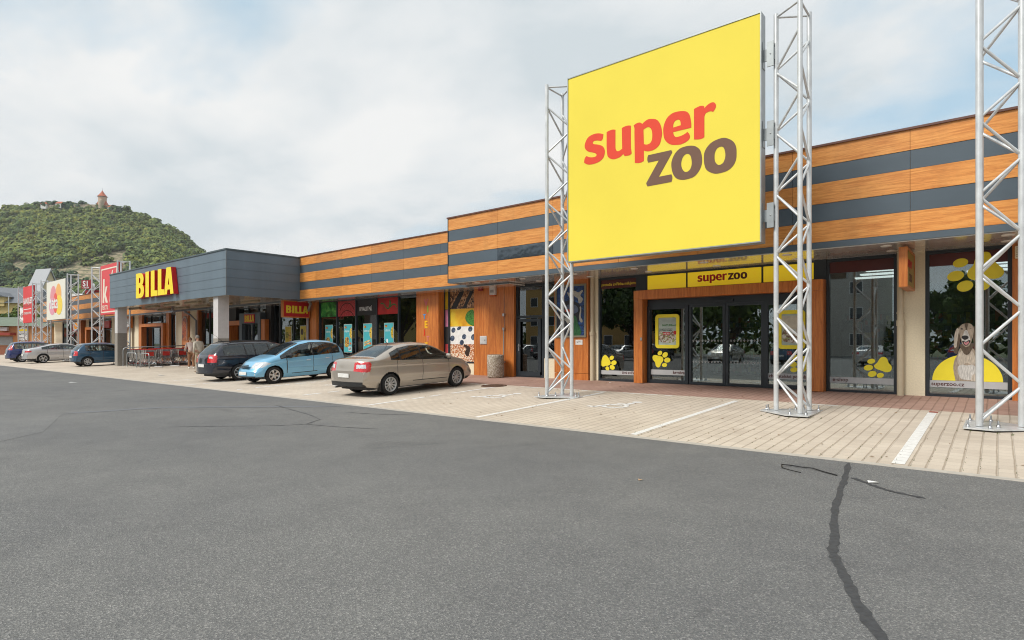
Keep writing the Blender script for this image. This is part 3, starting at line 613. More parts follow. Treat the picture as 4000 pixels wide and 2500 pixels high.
LOGO = {'s':[[(103,300,1),(90,305),(74,306),(59,301),(51,289),(50,280),(54,272),(62,266),(73,262),(81,258),(84,254),(82,251),(76,250),(65,252),(55,257,1),(50,252),(48,242,1),(55,237),(65,234),(82,234),(96,238),(104,245),(107,256),(106,263),(102,270),(95,275),(85,279),(76,282),(73,286),(76,289),(84,289),(91,287),(96,285,1),(101,289)]],'u':[[(112,303,1),(122,305),(129,305),(136,303,1),(136,262),(137,256),(141,251),(147,251),(154,254,1),(153,303,1),(162,305),(170,305),(177,303,1),(177,253),(178,245),(179,238,1),(174,235),(165,235),(160,236),(157,241,1),(149,236),(139,234),(130,234),(121,238),(115,244),(113,255),(112,265)]],'p':[[(184,302,1),(192,305),(199,305),(203,303),(206,300,1),(212,304),(221,307),(233,305),(242,301),(249,292),(253,281),(255,267),(253,256),(249,244),(241,237),(232,234),(221,234),(214,236),(210,238,1),(210,214,1),(203,212),(196,212),(187,214,1),(186,286),(186,295)],[(209,286,1),(216,289),(222,289),(227,285),(230,278),(231,268),(230,258),(226,252),(219,250),(214,251),(210,253,1)]],'e':[[(323,264,1),(281,264,1),(283,257),(287,252),(294,251),(302,252),(309,254),(314,257,1),(318,252),(320,245),(318,240),(312,236),(300,233),(289,234),(277,237),(267,244),(260,255),(258,267),(258,279),(262,291),(268,300),(279,306),(290,307),(304,305),(313,301),(319,293),(322,280),(323,272)],[(281,274,1),(282,282),(285,287),(290,289),(295,288),(298,284),(299,275,1)]],'r':[[(329,303,1),(336,305),(344,306),(351,304,1),(352,299,1),(357,303),(363,306),(369,307),(374,305),(377,299),(376,293),(371,286,1),(366,289),(361,289),(355,287),(352,281,1),(352,237,1),(347,235),(339,235),(329,237,1)]],'z':[[(221,225,1),(276,225,1),(278,223),(279,219,1),(247,171,1),(277,171,1),(279,166),(279,159),(277,154,1),(219,154,1),(217,158),(216,162,1),(247,208,1),(221,208,1),(219,213),(219,220)]],'o':[[(322,225),(333,221),(342,212),(346,200),(347,187),(345,176),(339,165),(330,157),(318,154),(304,154),(290,159),(282,169),(278,182),(277,195),(280,206),(287,217),(297,224),(310,226)],[(314,209),(320,205),(323,197),(324,186),(322,177),(317,171),(310,170),(305,174),(301,182),(300,191),(302,200),(307,207)]],'o2':[[(394,226),(405,221),(414,213),(419,202),(420,189),(419,176),(414,165),(404,157),(392,154),(377,154),(365,159),(356,167),(352,179),(351,191),(352,203),(358,214),(368,222),(382,226)],[(388,209),(393,206),(396,198),(397,188),(395,179),(391,173),(384,171),(379,174),(375,181),(374,190),(375,199),(380,207)]]}
def logo(parent, u, z, s, y, letters, mat, dx=0, dz=0, ext=.004, name='letter'):
    for ch in letters:
        lp = [[(u + (p[0] + dx)*s, z + (p[1] + dz)*s) for p in smooth_loop(l)] for l in LOGO[ch]]
        keep(MB().prism(lp, y, y + ext).build(name, mat), parent)
big = empty('billboard', (-6.03, 12.4, 5.9), label='huge square yellow sign with red and brown rounded lettering', cat='sign')
bld(big, 'panel', YEL, lambda b: b.box(-8.36, -3.70, 12.305, 12.33, 3.585, 8.185))
ALU = M('grey_aluminium_case', (.34, .37, .38), .4, .4)
bld(big, 'case', ALU, lambda b: (b.box(-8.385, -3.675, 12.33, 12.56, 3.56, 8.21), b.box(-8.385, -3.675, 12.29, 12.33, 3.56, 3.584), b.box(-8.385, -3.675, 12.29, 12.33, 8.186, 8.21), b.box(-8.385, -8.361, 12.29, 12.33, 3.584, 8.186), b.box(-3.699, -3.675, 12.29, 12.33, 3.584, 8.186)))
logo(big, -8.37, 3.57, .01, 12.300, ('s', 'u', 'p', 'e', 'r'), RED); logo(big, -8.37, 3.57, .01, 12.300, ('z', 'o', 'o2'), BRN)
for zb in (4.1, 5.75, 7.35):
    for ua, ub, uc in ((-3.675, -3.60, -3.46), (-8.385, -8.37, -8.39)):
        if ua > -5:
            o = bld(big, 'bracket', ALU, lambda b: (b.box(-3.674, -3.665, 12.36, 12.52, zb - .26, zb + .26), b.box(-3.665, -3.46, 12.42, 12.445, zb - .12, zb + .12), b.box(-3.60, -3.47, 12.395, 12.42, zb - .25, zb + .25)))
            keep(MB().lathe([(0, 0), (.012, 0), (.012, .01)], 8, axis='y', c=(-3.53, 12.385, zb)).build('bolt', STEEL), big)
def simple_sign(name, label, u0, u1, z0, z1, v, face, case, th=.25):
    s = empty(name, ((u0+u1)/2, v, z0), label=label, cat='sign')
    bld(s, 'panel', face, lambda b: b.box(u0 + .02, u1 - .02, v, v + .02, z0 + .02, z1 - .02)); bld(s, 'case', case, lambda b: b.box(u0, u1, v + .02, v + th, z0, z1)); return s
RSG = M('coral_red_sign', (.70, .055, .065), .45, var=.03); RCASE = M('dark_red_case', (.50, .03, .03), .45)
k = simple_sign('billboard', 'red square sign with cream border and tall letter k', -48.35, -44.75, 3.48, 6.91, 13.18, RSG, RCASE)
CRS = M('cream_lettering', (.80, .72, .60), .5, var=.02)
bld(k, 'border', CRS, lambda b: (b.box(-48.15, -44.95, 13.17, 13.18, 6.57, 6.66), b.box(-48.15, -44.95, 13.17, 13.18, 3.62, 3.71), b.box(-48.15, -48.06, 13.17, 13.18, 3.711, 6.569), b.box(-45.04, -44.95, 13.17, 13.18, 3.711, 6.569)))
bld(k, 'letter', CRS, lambda b: (b.prism([[(-47.85, 4.3), (-47.5, 4.3), (-47.42, 5.95), (-47.72, 5.95)]], 13.17, 13.18), b.prism([[(-47.46, 4.9), (-47.2, 5.42), (-46.85, 5.42), (-47.2, 4.85), (-46.75, 4.3), (-47.18, 4.3), (-47.47, 4.75)]], 13.17, 13.18), b.prism([[(-46.35, 5.75), (-45.85, 6.45), (-45.68, 6.45), (-46.0, 5.75)]], 13.17, 13.18), b.prism([[(-46.4, 4.3), (-46.05, 4.3), (-45.98, 5.55), (-46.3, 5.55)]], 13.17, 13.18), b.prism([[(-45.75, 4.3), (-45.45, 4.3), (-45.4, 5.95), (-45.65, 5.95)]], 13.17, 13.18)))
keep(text('TEXTIL', .42, CRS, (-48.0, 13.175, 3.84), bold=.012), k)
TW_ = M('ivory_sign', (.80, .78, .68), .5, var=.02)
te = simple_sign('billboard', 'ivory white sign with pink orange yellow ovals and white word', -62.7, -57.0, 3.47, 6.71, 13.18, TW_, SLATE, .3)
for cx, cz, rx, rz, c in ((-60.55, 5.35, .95, .95, (.76, .30, .34)), (-59.0, 5.45, .85, .95, (.88, .45, .13)), (-60.85, 4.6, .95, .72, (.76, .34, .44)), (-58.85, 4.65, 1.0, .80, (.90, .66, .08)), (-59.85, 4.85, .62, .82, (.80, .10, .07))):
    i = len([c_ for c_ in te.children]); bld(te, 'oval', M('oval_%d' % i, c, .5, var=.02), lambda b: b.prism([ell(cx, cz, rx, rz, 0)], 13.176 - i*.002, 13.18))
keep(text('teta', 1.5, WHITES, (-61.55, 13.155, 4.42), bold=.02, sx=1.05), te)
ba = simple_sign('billboard', 'red sign with white banquet word and thin white line', -71.15, -67.65, 3.42, 6.82, 13.18, M('signal_red', (.70, .022, .025), .45, var=.03), RCASE, .2)
keep(text('BANQUET', .78, WHITES, (-70.95, 13.17, 5.2), bold=.025, sx=.92), ba); keep(text('RESTAURACE BAR', .3, M('pinkish', (.6, .15, .15)), (-70.9, 13.17, 4.92), sx=1.15), ba)
bld(ba, 'line', WHITES, lambda b: b.box(-70.9, -68.0, 13.17, 13.18, 4.66, 4.72)); keep(text('OTEVRENO DENNE', .3, WHITES, (-70.9, 13.17, 4.22), bold=.01, sx=1.1), ba)
wt = simple_sign('billboard', 'small white sign sticking out left of the red banquet sign', -76.4, -72.4, 3.72, 5.1, 13.9, WHITES, WHITES, .2)
keep(text('INFO', .6, DRED, (-75.9, 13.89, 4.1), bold=.02, sx=1.3), wt)
# BILLA letters (blocky, yellow faces, red sides)
def BL(ch, w=1.0, h=1.0):
    q = {'I': [[(0, 0), (w, 0), (w, h), (0, h)]],
         'L': [[(0, 0), (w, 0), (w, .20*h), (.56*w, .22*h), (.56*w, h), (0, h)]],
         'A': [[(0, 0), (.30*w, 0), (.345*w, .17*h), (.62*w, .17*h), (.66*w, 0), (w, 0), (.72*w, h), (.24*w, h)], [(.40*w, .35*h), (.48*w, .62*h), (.55*w, .35*h)]],
         'B': [smooth_loop([(0, 0, 1), (.5*w, 0), (.86*w, .06*h), (w, .24*h), (.95*w, .43*h), (.80*w, .52*h, 1), (.92*w, .62*h), (.95*w, .78*h), (.80*w, .95*h), (.5*w, h), (0, h, 1)], 4), smooth_loop([(.38*w, .18*h, 1), (.52*w, .18*h), (.60*w, .29*h), (.52*w, .40*h), (.38*w, .40*h, 1)], 4), smooth_loop([(.38*w, .61*h, 1), (.50*w, .61*h), (.57*w, .71*h), (.50*w, .81*h), (.38*w, .81*h, 1)], 4)]}
    return q[ch]
def billa(parent, spots, z, h, y, th, mat, side=None, face='front', const=0, org=0, name='letter'):
    for ch, x, wd in spots:
        lp = BL(ch, wd, h); b = MB()
        if face == 'front': b.prism([[(x + p[0], z + p[1]) for p in l] for l in lp], y, y + th, 'xz', 0, 1 if side else 0)
        else: b.prism([[(x + p[0], z + p[1]) for p in l] for l in lp], y, y - th, 'yz', 0, 1 if side else 0)
        keep(b.build(name, [mat, side] if side else mat), parent)
bl = empty('shop_sign', (-34.5, 12.0, 4.0), label='big yellow block letters with red sides standing on the grey canopy', cat='sign')
billa(bl, (('B', -37.18, 1.22), ('I', -35.74, .50), ('L', -34.96, .92), ('L', -33.99, .86), ('A', -33.13, 1.20)), 4.03, 1.37, 11.82, .24, BYEL, BRED)
def boxsign(label, u0, u1, va, vb, z0, z1, face, yellow):
    s = empty('box_sign', ((u0+u1)/2, va, z0), label=label, cat='sign')
    bld(s, 'wood_frame', WOODV, lambda b: (b.box(u0, u1, va, va + .05, z0, z1), b.box(u0, u1, vb - .05, vb, z0, z1), b.box(u0, u1, va + .05, vb - .05, z0, z0 + .05), b.box(u0, u1, va + .05, vb - .05, z1 - .05, z1)))
    bld(s, 'panel', face, lambda b: b.box(u0 + .02, u1 - .015, va + .05, vb - .05, z0 + .05, z1 - .05)); return s
s = boxsign('red box sign in wood frame hanging under the grey canopy', -27.22, -27.0, 14.96, 16.42, 2.80, 3.64, DRED, True)
OY = M('ochre_letters', (.72, .52, .03), .5)
billa(s, (('B', 15.12, .28), ('I', 15.44, .12), ('L', 15.60, .20), ('L', 15.82, .20), ('A', 16.03, .28)), 3.02, .37, -27.005, -.008, OY, face='right')
s = boxsign('yellow box sign in wood frame sticking out beside the cream downpipe', -1.66, -1.50, 15.1, 16.56, 2.74, 3.60, M('dull_yellow_panel', (.36, .235, .03), .4), False)
keep(text('super', .34, DRED, (-1.51, 15.3, 3.2), face='right', bold=.03), s); keep(text('zoo', .34, BRN, (-1.51, 15.55, 2.9), face='right', bold=.03), s)
s = empty('shop_sign', (-32.83, 16.15, 2.7), label='small red sign with yellow letters over the dark supermarket lobby', cat='sign')
bld(s, 'panel', DRED, lambda b: b.box(-33.43, -32.23, 16.13, 16.158, 2.68, 3.17))
billa(s, (('B', -33.35, .26), ('I', -33.05, .11), ('L', -32.91, .18), ('L', -32.71, .18), ('A', -32.52, .25)), 2.75, .36, 16.12, .008, OY)
s = empty('shop_sign', (-5.9, 16.59, 3.2), label='red and brown lettering on the yellow light box above the entrance', cat='sign')
logo(s, -6.75, 3.31, .0026, 16.594, ('s', 'u', 'p', 'e', 'r'), DRED, -48, -235); logo(s, -6.75, 3.31, .0026, 16.594, ('z', 'o', 'o2'), M('dark_brown', (.10, .02, .015), .5), 124, -154)
bs = empty('box_sign', (-53.8, 16.4, 2.77), label='white sign board in wood frame above the far shop window', cat='sign')
bld(bs, 'wood_frame', WOODV, lambda b: b.box(-55.0, -52.6, 16.3, 16.5, 2.74, 3.58)); bld(bs, 'panel', M('pale_panel', (.55, .52, .50), .5), lambda b: b.box(-54.9, -52.7, 16.28, 16.3, 2.84, 3.48)); keep(text('kik', .6, BRED, (-53.9, 16.275, 2.95), bold=.03), bs)
bs = empty('box_sign', (-65.5, 16.2, 2.8), label='pale board with orange oval above the far left entrance', cat='sign')
bld(bs, 'panel', M('pale_panel', (.55, .52, .50)), lambda b: b.box(-66.2, -64.6, 15.9, 16.0, 2.75, 3.5)); bld(bs, 'oval', M('orange_oval', (.75, .28, .02), .5), lambda b: b.prism([ell(-65.4, 3.12, .6, .3)], 15.89, 15.9))
bs = empty('shop_sign', (-61, 15.9, 2.7), label='dark red sign panel above the far left shop window', cat='sign')
bld(bs, 'panel', DRED, lambda b: (b.box(-60.0, -58.2, 16.5, 16.6, 2.85, 3.45), b.box(-69, -66.9, 16.5, 16.6, 2.6, 3.4)))
# ------------------------------------------------------------------ window films, posters, small wall things
GV = WV - .004
def sticker(label, cat='sticker', name='window_sticker', loc=(0, WV, 1)): return empty(name, loc, label=label, cat=cat)
def paw(label, toes, pad, y=GV, mat=YELS, name='paw_sticker'):
    s = sticker(label, 'sticker', name, (pad[0][0], WV, pad[0][1]))
    keep(MB().prism([smooth_loop(pad, 6)], y - .003, y).build('pad', mat), s)
    for x, z, rx, rz, r in toes: keep(MB().prism([ell(x, z, rx, rz, r)], y - .003, y).build('toe', mat), s)
    return s
def pad_at(cx, cz, s, rot, flip=1):
    base = [(-.05, .16), (.05, .18), (.13, .10), (.2, -.03), (.21, -.14), (.12, -.19), (0, -.16), (-.12, -.19), (-.21, -.14), (-.2, -.03), (-.13, .10)]
    r = math.radians(rot); return [(cx + s*(flip*p[0]*math.cos(r) - p[1]*math.sin(r)), cz + s*(flip*p[0]*math.sin(r) + p[1]*math.cos(r))) for p in base]
paw('yellow paw print on the narrow window left of the entrance', [(-9.65, 1.05, .085, .065, 30), (-9.57, .89, .10, .075, 15), (-9.63, .74, .095, .075, -20), (-9.81, .70, .072, .065, -30)], [(-9.89, 1.14), (-9.80, 1.08), (-9.72, .97), (-9.69, .86), (-9.77, .80), (-9.88, .78), (-9.99, .76), (-10.05, .83), (-10.03, .95), (-9.98, 1.08)])
paw('yellow paw print on the glass under the left framed poster', [(-7.97, 1.22, .08, .065, 40), (-7.80, 1.17, .095, .075, 40), (-7.73, 1.01, .10, .075, 12), (-7.82, .86, .085, .062, 5)], [(-8.12, 1.16), (-8.0, 1.13), (-7.89, 1.10), (-7.86, 1.0), (-7.93, .90), (-7.97, .81), (-8.03, .78), (-8.10, .82), (-8.13, .93), (-8.21, 1.04), (-8.2, 1.13)])
paw('yellow paw print on the right entrance panel behind the tower', [(-4.13, 1.14, .10, .075, -25), (-4.19, .97, .10, .075, -10), (-4.16, .82, .09, .065, 10)], [(-3.96, 1.18), (-3.84, 1.17), (-3.78, 1.05), (-3.84, .9), (-3.88, .80), (-3.98, .78), (-4.04, .88), (-4.03, 1.0), (-4.02, 1.12)])
paw('yellow paw print on the window beside the cream downpipe', [(-2.40, 1.08, .085, .06, 15), (-2.46, .92, .10, .07, 12), (-2.38, .77, .095, .072, 20), (-2.21, .74, .075, .06, 20)], [(-2.16, 1.19), (-2.08, 1.16), (-2.04, 1.05), (-1.98, .97), (-1.99, .86), (-2.08, .82), (-2.20, .86), (-2.31, .91), (-2.34, .97), (-2.28, 1.04), (-2.22, 1.15)])
paw('large yellow paw print high on the dog picture window', [(-.66, 3.34, .14, .10, 12), (-.75, 3.05, .155, .115, 14), (-.58, 2.81, .15, .12, 22), (-.27, 2.80, .135, .105, 22)], [(-.24, 3.55), (-.15, 3.52), (-.10, 3.38), (0, 3.24), (.09, 3.12), (.07, 3.0), (-.05, 2.94), (-.22, 2.96), (-.40, 2.93), (-.52, 3.0), (-.53, 3.14), (-.44, 3.26), (-.40, 3.40), (-.34, 3.52)])
def strip_film(label, u0, u1, z0, z1, word, wu, wz, ws, align='LEFT'):
    s = sticker(label, 'window film', 'window_strip', ((u0+u1)/2, WV, z0)); bld(s, 'film', GREYS, lambda b: b.box(u0, u1, GV - .003, GV, z0, z1))
    keep(text(word, ws, MAROON, (wu, GV - .005, wz), bold=.012, align=align), s); return s
strip_film('grey film strip with brown words left of the entrance', -10.05, -8.75, .51, .64, 'živá zvířata', -8.76, .545, .115, 'RIGHT')
strip_film('grey film strip with one brown word on the left entrance panel', -8.27, -7.16, .56, .715, 'krmiva', -7.18, .60, .135, 'RIGHT')
strip_film('grey film strip with two brown words behind the tower', -4.81, -3.78, .56, .715, 'chovatelské potřeby', -4.79, .60, .12)
strip_film('grey film strip with hyphenated brown word near the downpipe', -3.31, -1.93, .52, .67, 'e-shop', -3.25, .565, .13)
strip_film('grey film strip with web address under the dog picture', -1.235, .155, .51, .665, 'superzoo.cz', -1.20, .55, .125)
for u0, u1, lab, wd in ((-10.05, -8.75, 'maroon film with a yellow slogan above the narrow window', 'protože zvířátka milujeme'), (-3.31, -1.93, 'plain maroon film above the window by the downpipe', ''), (-1.235, .155, 'plain maroon film behind the large yellow paw print', '')):
    s = sticker(lab, 'window film', 'window_film', ((u0+u1)/2, WV, 3.3)); bld(s, 'film', MAROON, lambda b: b.box(u0, u1, GV - .002, GV, 3.30, 3.58))
    if wd: keep(text(wd, .128, M('pale_yellow_letters', (.72, .55, .05), .5), (-10.03, GV - .005, 3.39), bold=.018, sx=.96), s)
for zz, lab in ((1.595, 'upper row of small white paw marks on the sliding doors'), (.98, 'lower row of small white paw marks on the sliding doors')):
    s = sticker(lab, 'sticker', 'paw_sticker_row', (-5.97, 16.74, zz))
    for i in range(22):
        u = -6.93 + i*.092
        if abs(u + 5.97) < .09: continue
        b = MB(); b.prism([ell(u, zz - .012, .017, .014, n=8)], 16.733, 16.736)
        for dx, dz in ((-.02, .008), (-.008, .022), (.008, .022), (.02, .008)): b.prism([ell(u + dx, zz + dz, .006, .008, n=6)], 16.733, 16.736)
        keep(b.build('paw_print', M('white_film', (.55, .56, .56), .6)), s)
def framed(label, u0, u1, z0, z1, seed):
    s = sticker(label, 'poster', 'framed_poster', ((u0+u1)/2, WV, z0)); y = GV
    keep(MB().prism([rrect(u0, u1, z0, z1, .1), rrect(u0 + .095, u1 - .095, z0 + .1, z1 - .1, .03)[::-1]], y - .03, y).build('frame', YELS), s)
    a, c, e, f = u0 + .095, u1 - .095, z0 + .1, z1 - .1
    bld(s, 'print', M('pale_teal_print', (.42, .50, .46), .4, var=.25, scale=3), lambda b: b.box(a, c, y - .004, y, e, f))
    bld(s, 'picture', multi('pet_photo', 22, [(.5, .48, .4), (.25, .16, .1), (.55, .5, .42), (.18, .12, .08), (.3, .33, .12), (.6, .58, .55)], .5), lambda b: b.prism([smooth_loop([(a + .02, e + .12), (c - .03, e + .10), (c - .03, e + .3), (c - .12, e + .42), (a + .3, e + .3), (a + .12, e + .42), (a + .03, e + .36)])], y - .006, y - .004))
    return s, a, c, e, f
s, a, c, e, f = framed('yellow framed poster of small pets on the left entrance panel', -8.11, -7.34, 1.37, 2.40, 1)
keep(text('NATURE', .085, M('leaf_green', (.05, .20, .05)), (a + .12, GV - .008, f - .26), bold=.02), s); keep(text('land', .085, M('leaf_green', (.05, .20, .05)), (a + .43, GV - .008, f - .26), bold=.01), s)
keep(text('Kompletní sortiment\npro vašeho mazlíčka', .05, BLACK, (a + .03, GV - .008, f - .36), bold=.006), s)
bld(s, 'price_tag', DRED, lambda b: b.box(a + .15, a + .37, GV - .007, GV - .004, f - .52, f - .44)); keep(text('od 39,-', .07, WHITES, (a + .165, GV - .009, f - .505), bold=.015), s)
bld(s, 'round_tag', DRED, lambda b: b.prism([ell(c - .05, f - .46, .05, .06)], GV - .007, GV - .004))
s, a, c, e, f = framed('yellow framed poster of a pale villa behind the tower', -4.56, -3.88, 1.37, 2.40, 2)
bld(s, 'villa_picture', M('pale_villa', (.55, .52, .42), .5, var=.2, scale=8), lambda b: b.box(a, c, GV - .0075, GV - .006, e + .42, f - .05))
# dog picture
s = sticker('picture of a sitting long haired dog on a yellow half disc', 'poster', 'dog_picture', (-.55, WV, .7))
def dogm(n, c, v=.45, sc=26, st=(2.2, 1, .35)): return M(n, c, .6, var=v, scale=sc, stretch=st)
bld(s, 'half_disc', YELS, lambda b: b.prism([[(-.55 + .63*math.cos(t), .668 + .60*math.sin(t)) for t in np.linspace(0, PI, 40)]], GV - .003, GV))
D1 = dogm('dog_tan_fur', (.36, .295, .225)); D2 = dogm('dog_dark_fur', (.10, .07, .045)); D3 = dogm('dog_pale_fur', (.56, .55, .52)); D4 = dogm('dog_cream_fur', (.50, .44, .36))
L = [('body', D1, [(-.75, .67, 1), (-.79, .95), (-.765, 1.15), (-.72, 1.25), (-.65, 1.42), (-.45, 1.42), (-.38, 1.25), (-.335, 1.05), (-.34, .67, 1)]),
     ('chest', D4, [(-.70, 1.25), (-.62, 1.36), (-.47, 1.36), (-.40, 1.2), (-.42, 1.04), (-.55, 1.08), (-.68, 1.02)]), ('belly', D3, [(-.71, .98), (-.62, 1.04), (-.55, 1.02), (-.45, 1.04), (-.38, .97), (-.36, .82), (-.42, .71), (-.56, .70), (-.66, .73)]),
     ('leg', D1, [(-.735, .67, 1), (-.74, .85), (-.69, .80), (-.65, .67, 1)]), ('leg', D4, [(-.47, .67, 1), (-.45, .8), (-.38, .84), (-.34, .67, 1)]),
     ('ear', D2, [(-.66, 1.90), (-.74, 1.82), (-.775, 1.65), (-.78, 1.45), (-.75, 1.28), (-.69, 1.42), (-.665, 1.6), (-.65, 1.8)]), ('ear', D4, [(-.70, 1.86), (-.76, 1.75), (-.775, 1.55), (-.755, 1.42), (-.72, 1.55), (-.70, 1.7)]), ('ear', D2, [(-.43, 1.90), (-.36, 1.82), (-.33, 1.6), (-.34, 1.4), (-.38, 1.30), (-.42, 1.48), (-.44, 1.7)]),
     ('neck', D2, [(-.66, 1.5), (-.64, 1.38), (-.55, 1.26), (-.46, 1.38), (-.43, 1.52)]), ('head', D1, [(-.56, 1.97), (-.65, 1.93), (-.69, 1.82), (-.665, 1.68), (-.63, 1.52), (-.57, 1.44), (-.51, 1.46), (-.46, 1.58), (-.43, 1.74), (-.425, 1.86), (-.47, 1.95)]),
     ('forehead', D2, [(-.58, 1.97), (-.57, 1.86), (-.555, 1.80), (-.54, 1.86), (-.53, 1.97)]), ('muzzle', D3, [(-.56, 1.82), (-.61, 1.72), (-.635, 1.60), (-.57, 1.50), (-.50, 1.53), (-.49, 1.64), (-.52, 1.74)]),
     ('mouth', BLACK, [(-.625, 1.575), (-.57, 1.555), (-.49, 1.59), (-.51, 1.51), (-.565, 1.465), (-.60, 1.50)]), ('tongue', M('tongue_pink', (.55, .22, .24)), [(-.60, 1.55), (-.565, 1.535), (-.51, 1.56), (-.53, 1.50), (-.57, 1.485)]), ('nose', BLACK, [(-.64, 1.665), (-.60, 1.695), (-.545, 1.69), (-.515, 1.655), (-.545, 1.61), (-.59, 1.60), (-.625, 1.625)])]
for i, (n, m, p) in enumerate(L): keep(MB().prism([smooth_loop(p, 5)], GV - .006 - i*.0012, GV - .003).build(n, m), s)
for x in (-.635, -.475): keep(MB().prism([ell(x, 1.845, .024, .014 if x < -.5 else .005, -10)], GV - .026, GV - .003).build('eye', BLACK), s)
# food pictures on the supermarket windows
def texpanel(label, name, u0, u1, z0, z1, mat, v=GV):
    s = sticker(label, 'poster', name, ((u0+u1)/2, WV, z0)); bld(s, 'print', mat, lambda b: b.box(u0, u1, v - .003, v, z0, z1)); return s
def foodmat(name, pal, scale, dist=.6, stretch=(1, 1, 1), detail=5):
    m, nt, b = new_mat(name); f = noisef(nt, mapped(nt, stretch), scale, detail, .6, dist)
    nt.links.new(ramp(nt, f, pal), b.inputs['Base Color']); b.inputs['Roughness'].default_value = .4; MATS[name] = m; return m
LET = foodmat('lettuce_print', [(.30, (.002, .03, .008)), (.44, (.01, .16, .03)), (.56, (.05, .34, .07)), (.68, (.22, .50, .12))], 1.6, 2.2)
SAL = foodmat('salami_print', [(.34, (.22, .01, .015)), (.50, (.46, .03, .04)), (.60, (.55, .08, .08)), (.68, (.70, .30, .28))], 26, .4)
TOM = foodmat('tomato_print', [(.3, (.30, .004, .003)), (.6, (.55, .012, .006)), (.8, (.66, .06, .03))], 1.4, .2)
texpanel('green lettuce picture in the top of the left supermarket window', 'food_picture', -26.45, -25.04, 2.83, 3.57, LET)
s = texpanel('red salami picture in the second supermarket window', 'food_picture', -24.96, -23.48, 2.83, 3.57, SAL)
for r0, cz in ((.62, 2.70), (.60, 2.36)):
    bld(s, 'slice_edge', M('salami_shadow', (.07, .004, .006)), lambda b: b.prism([[(-24.2 + r0*math.cos(t), cz + .28 + (r0 - .12)*math.sin(t)) for t in np.linspace(.25, PI - .25, 20)] + [(-24.2 + (r0 - .05)*math.cos(t), cz + .28 + (r0 - .16)*math.sin(t)) for t in np.linspace(PI - .25, .25, 20)]], GV - .006, GV - .003))
s = texpanel('black slogan panel in the middle supermarket window', 'slogan_panel', -23.40, -21.90, 2.83, 3.57, M('black_print', (.016, .015, .016), .35))
keep(text('KVALITNÍ.', .27, WHITES, (-23.2, GV - .006, 3.04), bold=.012, sx=.80), s)
s = texpanel('red tomato picture in the supermarket window', 'food_picture', -21.82, -20.35, 2.83, 3.57, TOM)
GRN = M('stalk_green', (.03, .16, .03), .5)
for p in ([(-21.12, 3.08), (-21.05, 3.12), (-20.98, 3.3), (-20.98, 3.46), (-20.90, 3.45), (-20.88, 3.25), (-20.98, 3.12), (-21.02, 3.05)], [(-21.05, 3.10), (-21.2, 3.16), (-21.38, 3.32), (-21.62, 3.33), (-21.4, 3.28), (-21.22, 3.10), (-21.06, 3.05)], [(-20.95, 3.18), (-20.8, 3.26), (-20.6, 3.28), (-20.45, 3.1), (-20.6, 3.22), (-20.8, 3.2), (-20.96, 3.10)]):
    keep(MB().prism([smooth_loop(p, 4)], GV - .006, GV - .003).build('stalk', GRN), s)
NUT = multi('grain_print', 17, [(.03, .018, .01), (.25, .12, .05), (.5, .3, .16), (.12, .05, .02), (.38, .2, .09)], .5)
SEED = multi('seed_bun_print', 30, [(.48, .16, .05), (.55, .22, .08), (.82, .74, .6), (.40, .10, .03), (.78, .66, .5)], .5)
s = texpanel('picture of dark grains at the top of the tall food window', 'food_picture', -17.10, -15.66, 2.90, 3.61, NUT)
for k in (0, .75): bld(s, 'dark_stick', BLACK, lambda b: b.prism([[(-17.08 + k*.9, 2.92), (-16.75 + k*.7, 2.92), (-16.3 + k*.7, 3.59), (-16.55 + k*.75, 3.59)]], GV - .006, GV - .003))
s = texpanel('yellow pepper picture in the tall food window', 'food_picture', -17.10, -15.66, 2.195, 2.895, foodmat('pepper_print', [(.3, (.62, .26, .01)), (.5, (.78, .42, .02)), (.66, (.85, .62, .05))], 1.5, .5))
bld(s, 'stalk', foodmat('broccoli_print', [(.35, (.01, .08, .01)), (.6, (.10, .32, .05))], 16, .3), lambda b: b.prism([smooth_loop([(-15.66, 2.23), (-15.9, 2.22), (-16.12, 2.32), (-16.25, 2.5), (-16.2, 2.68), (-16.05, 2.8), (-15.85, 2.84), (-15.75, 2.74), (-15.66, 2.7)])], GV - .006, GV - .003))
s = texpanel('white picture of scattered blueberries in the tall food window', 'food_picture', -17.10, -15.66, 1.485, 2.19, WHITES)
BLU = foodmat('blueberry', [(.35, (.015, .022, .045)), (.55, (.06, .09, .15)), (.7, (.25, .30, .38))], 14, .5)
for x, z, r in ((-16.92, 2.05, .12), (-16.6, 2.12, .13), (-15.98, 2.08, .12), (-16.98, 1.72, .13), (-16.32, 1.78, .12), (-15.8, 1.76, .14), (-16.45, 1.55, .12)): keep(MB().prism([ell(x, z, r, min(r*.85, 2.185 - z), 20, 16)], GV - .006, GV - .003).build('berry', BLU), s)
s = texpanel('seeded bun picture at the bottom of the tall food window', 'food_picture', -17.10, -15.66, .80, 1.48, SEED)
bld(s, 'crack', M('bun_crack', (.03, .012, .006)), lambda b: b.prism([smooth_loop([(-16.35, 1.44), (-16.2, 1.3), (-16.28, 1.15), (-16.12, 1.0), (-16.02, 1.15), (-16.0, 1.35), (-16.15, 1.44)])], GV - .006, GV - .003))
for z0, z1, c, lab in ((2.9, 3.6, (.62, .42, .02), 'yellow strip'), (2.2, 2.89, (.55, .2, .32), 'pink strip'), (1.5, 2.19, (.03, .03, .03), 'dark strip'), (.8, 1.49, (.55, .07, .08), 'red strip')):
    texpanel('narrow %s of print beside the coloured letters pillar' % lab, 'food_picture', -17.39, -17.18, z0, z1, M(lab.replace(' ', '_'), c, .5, var=.4, scale=2))
TEAL = M('teal_print', (.06, .42, .47), .4, var=.08); CORN = multi('corn_dots', 40, [(.75, .5, .03), (.7, .42, .02), (.04, .03, .01), (.78, .55, .05)], .5)
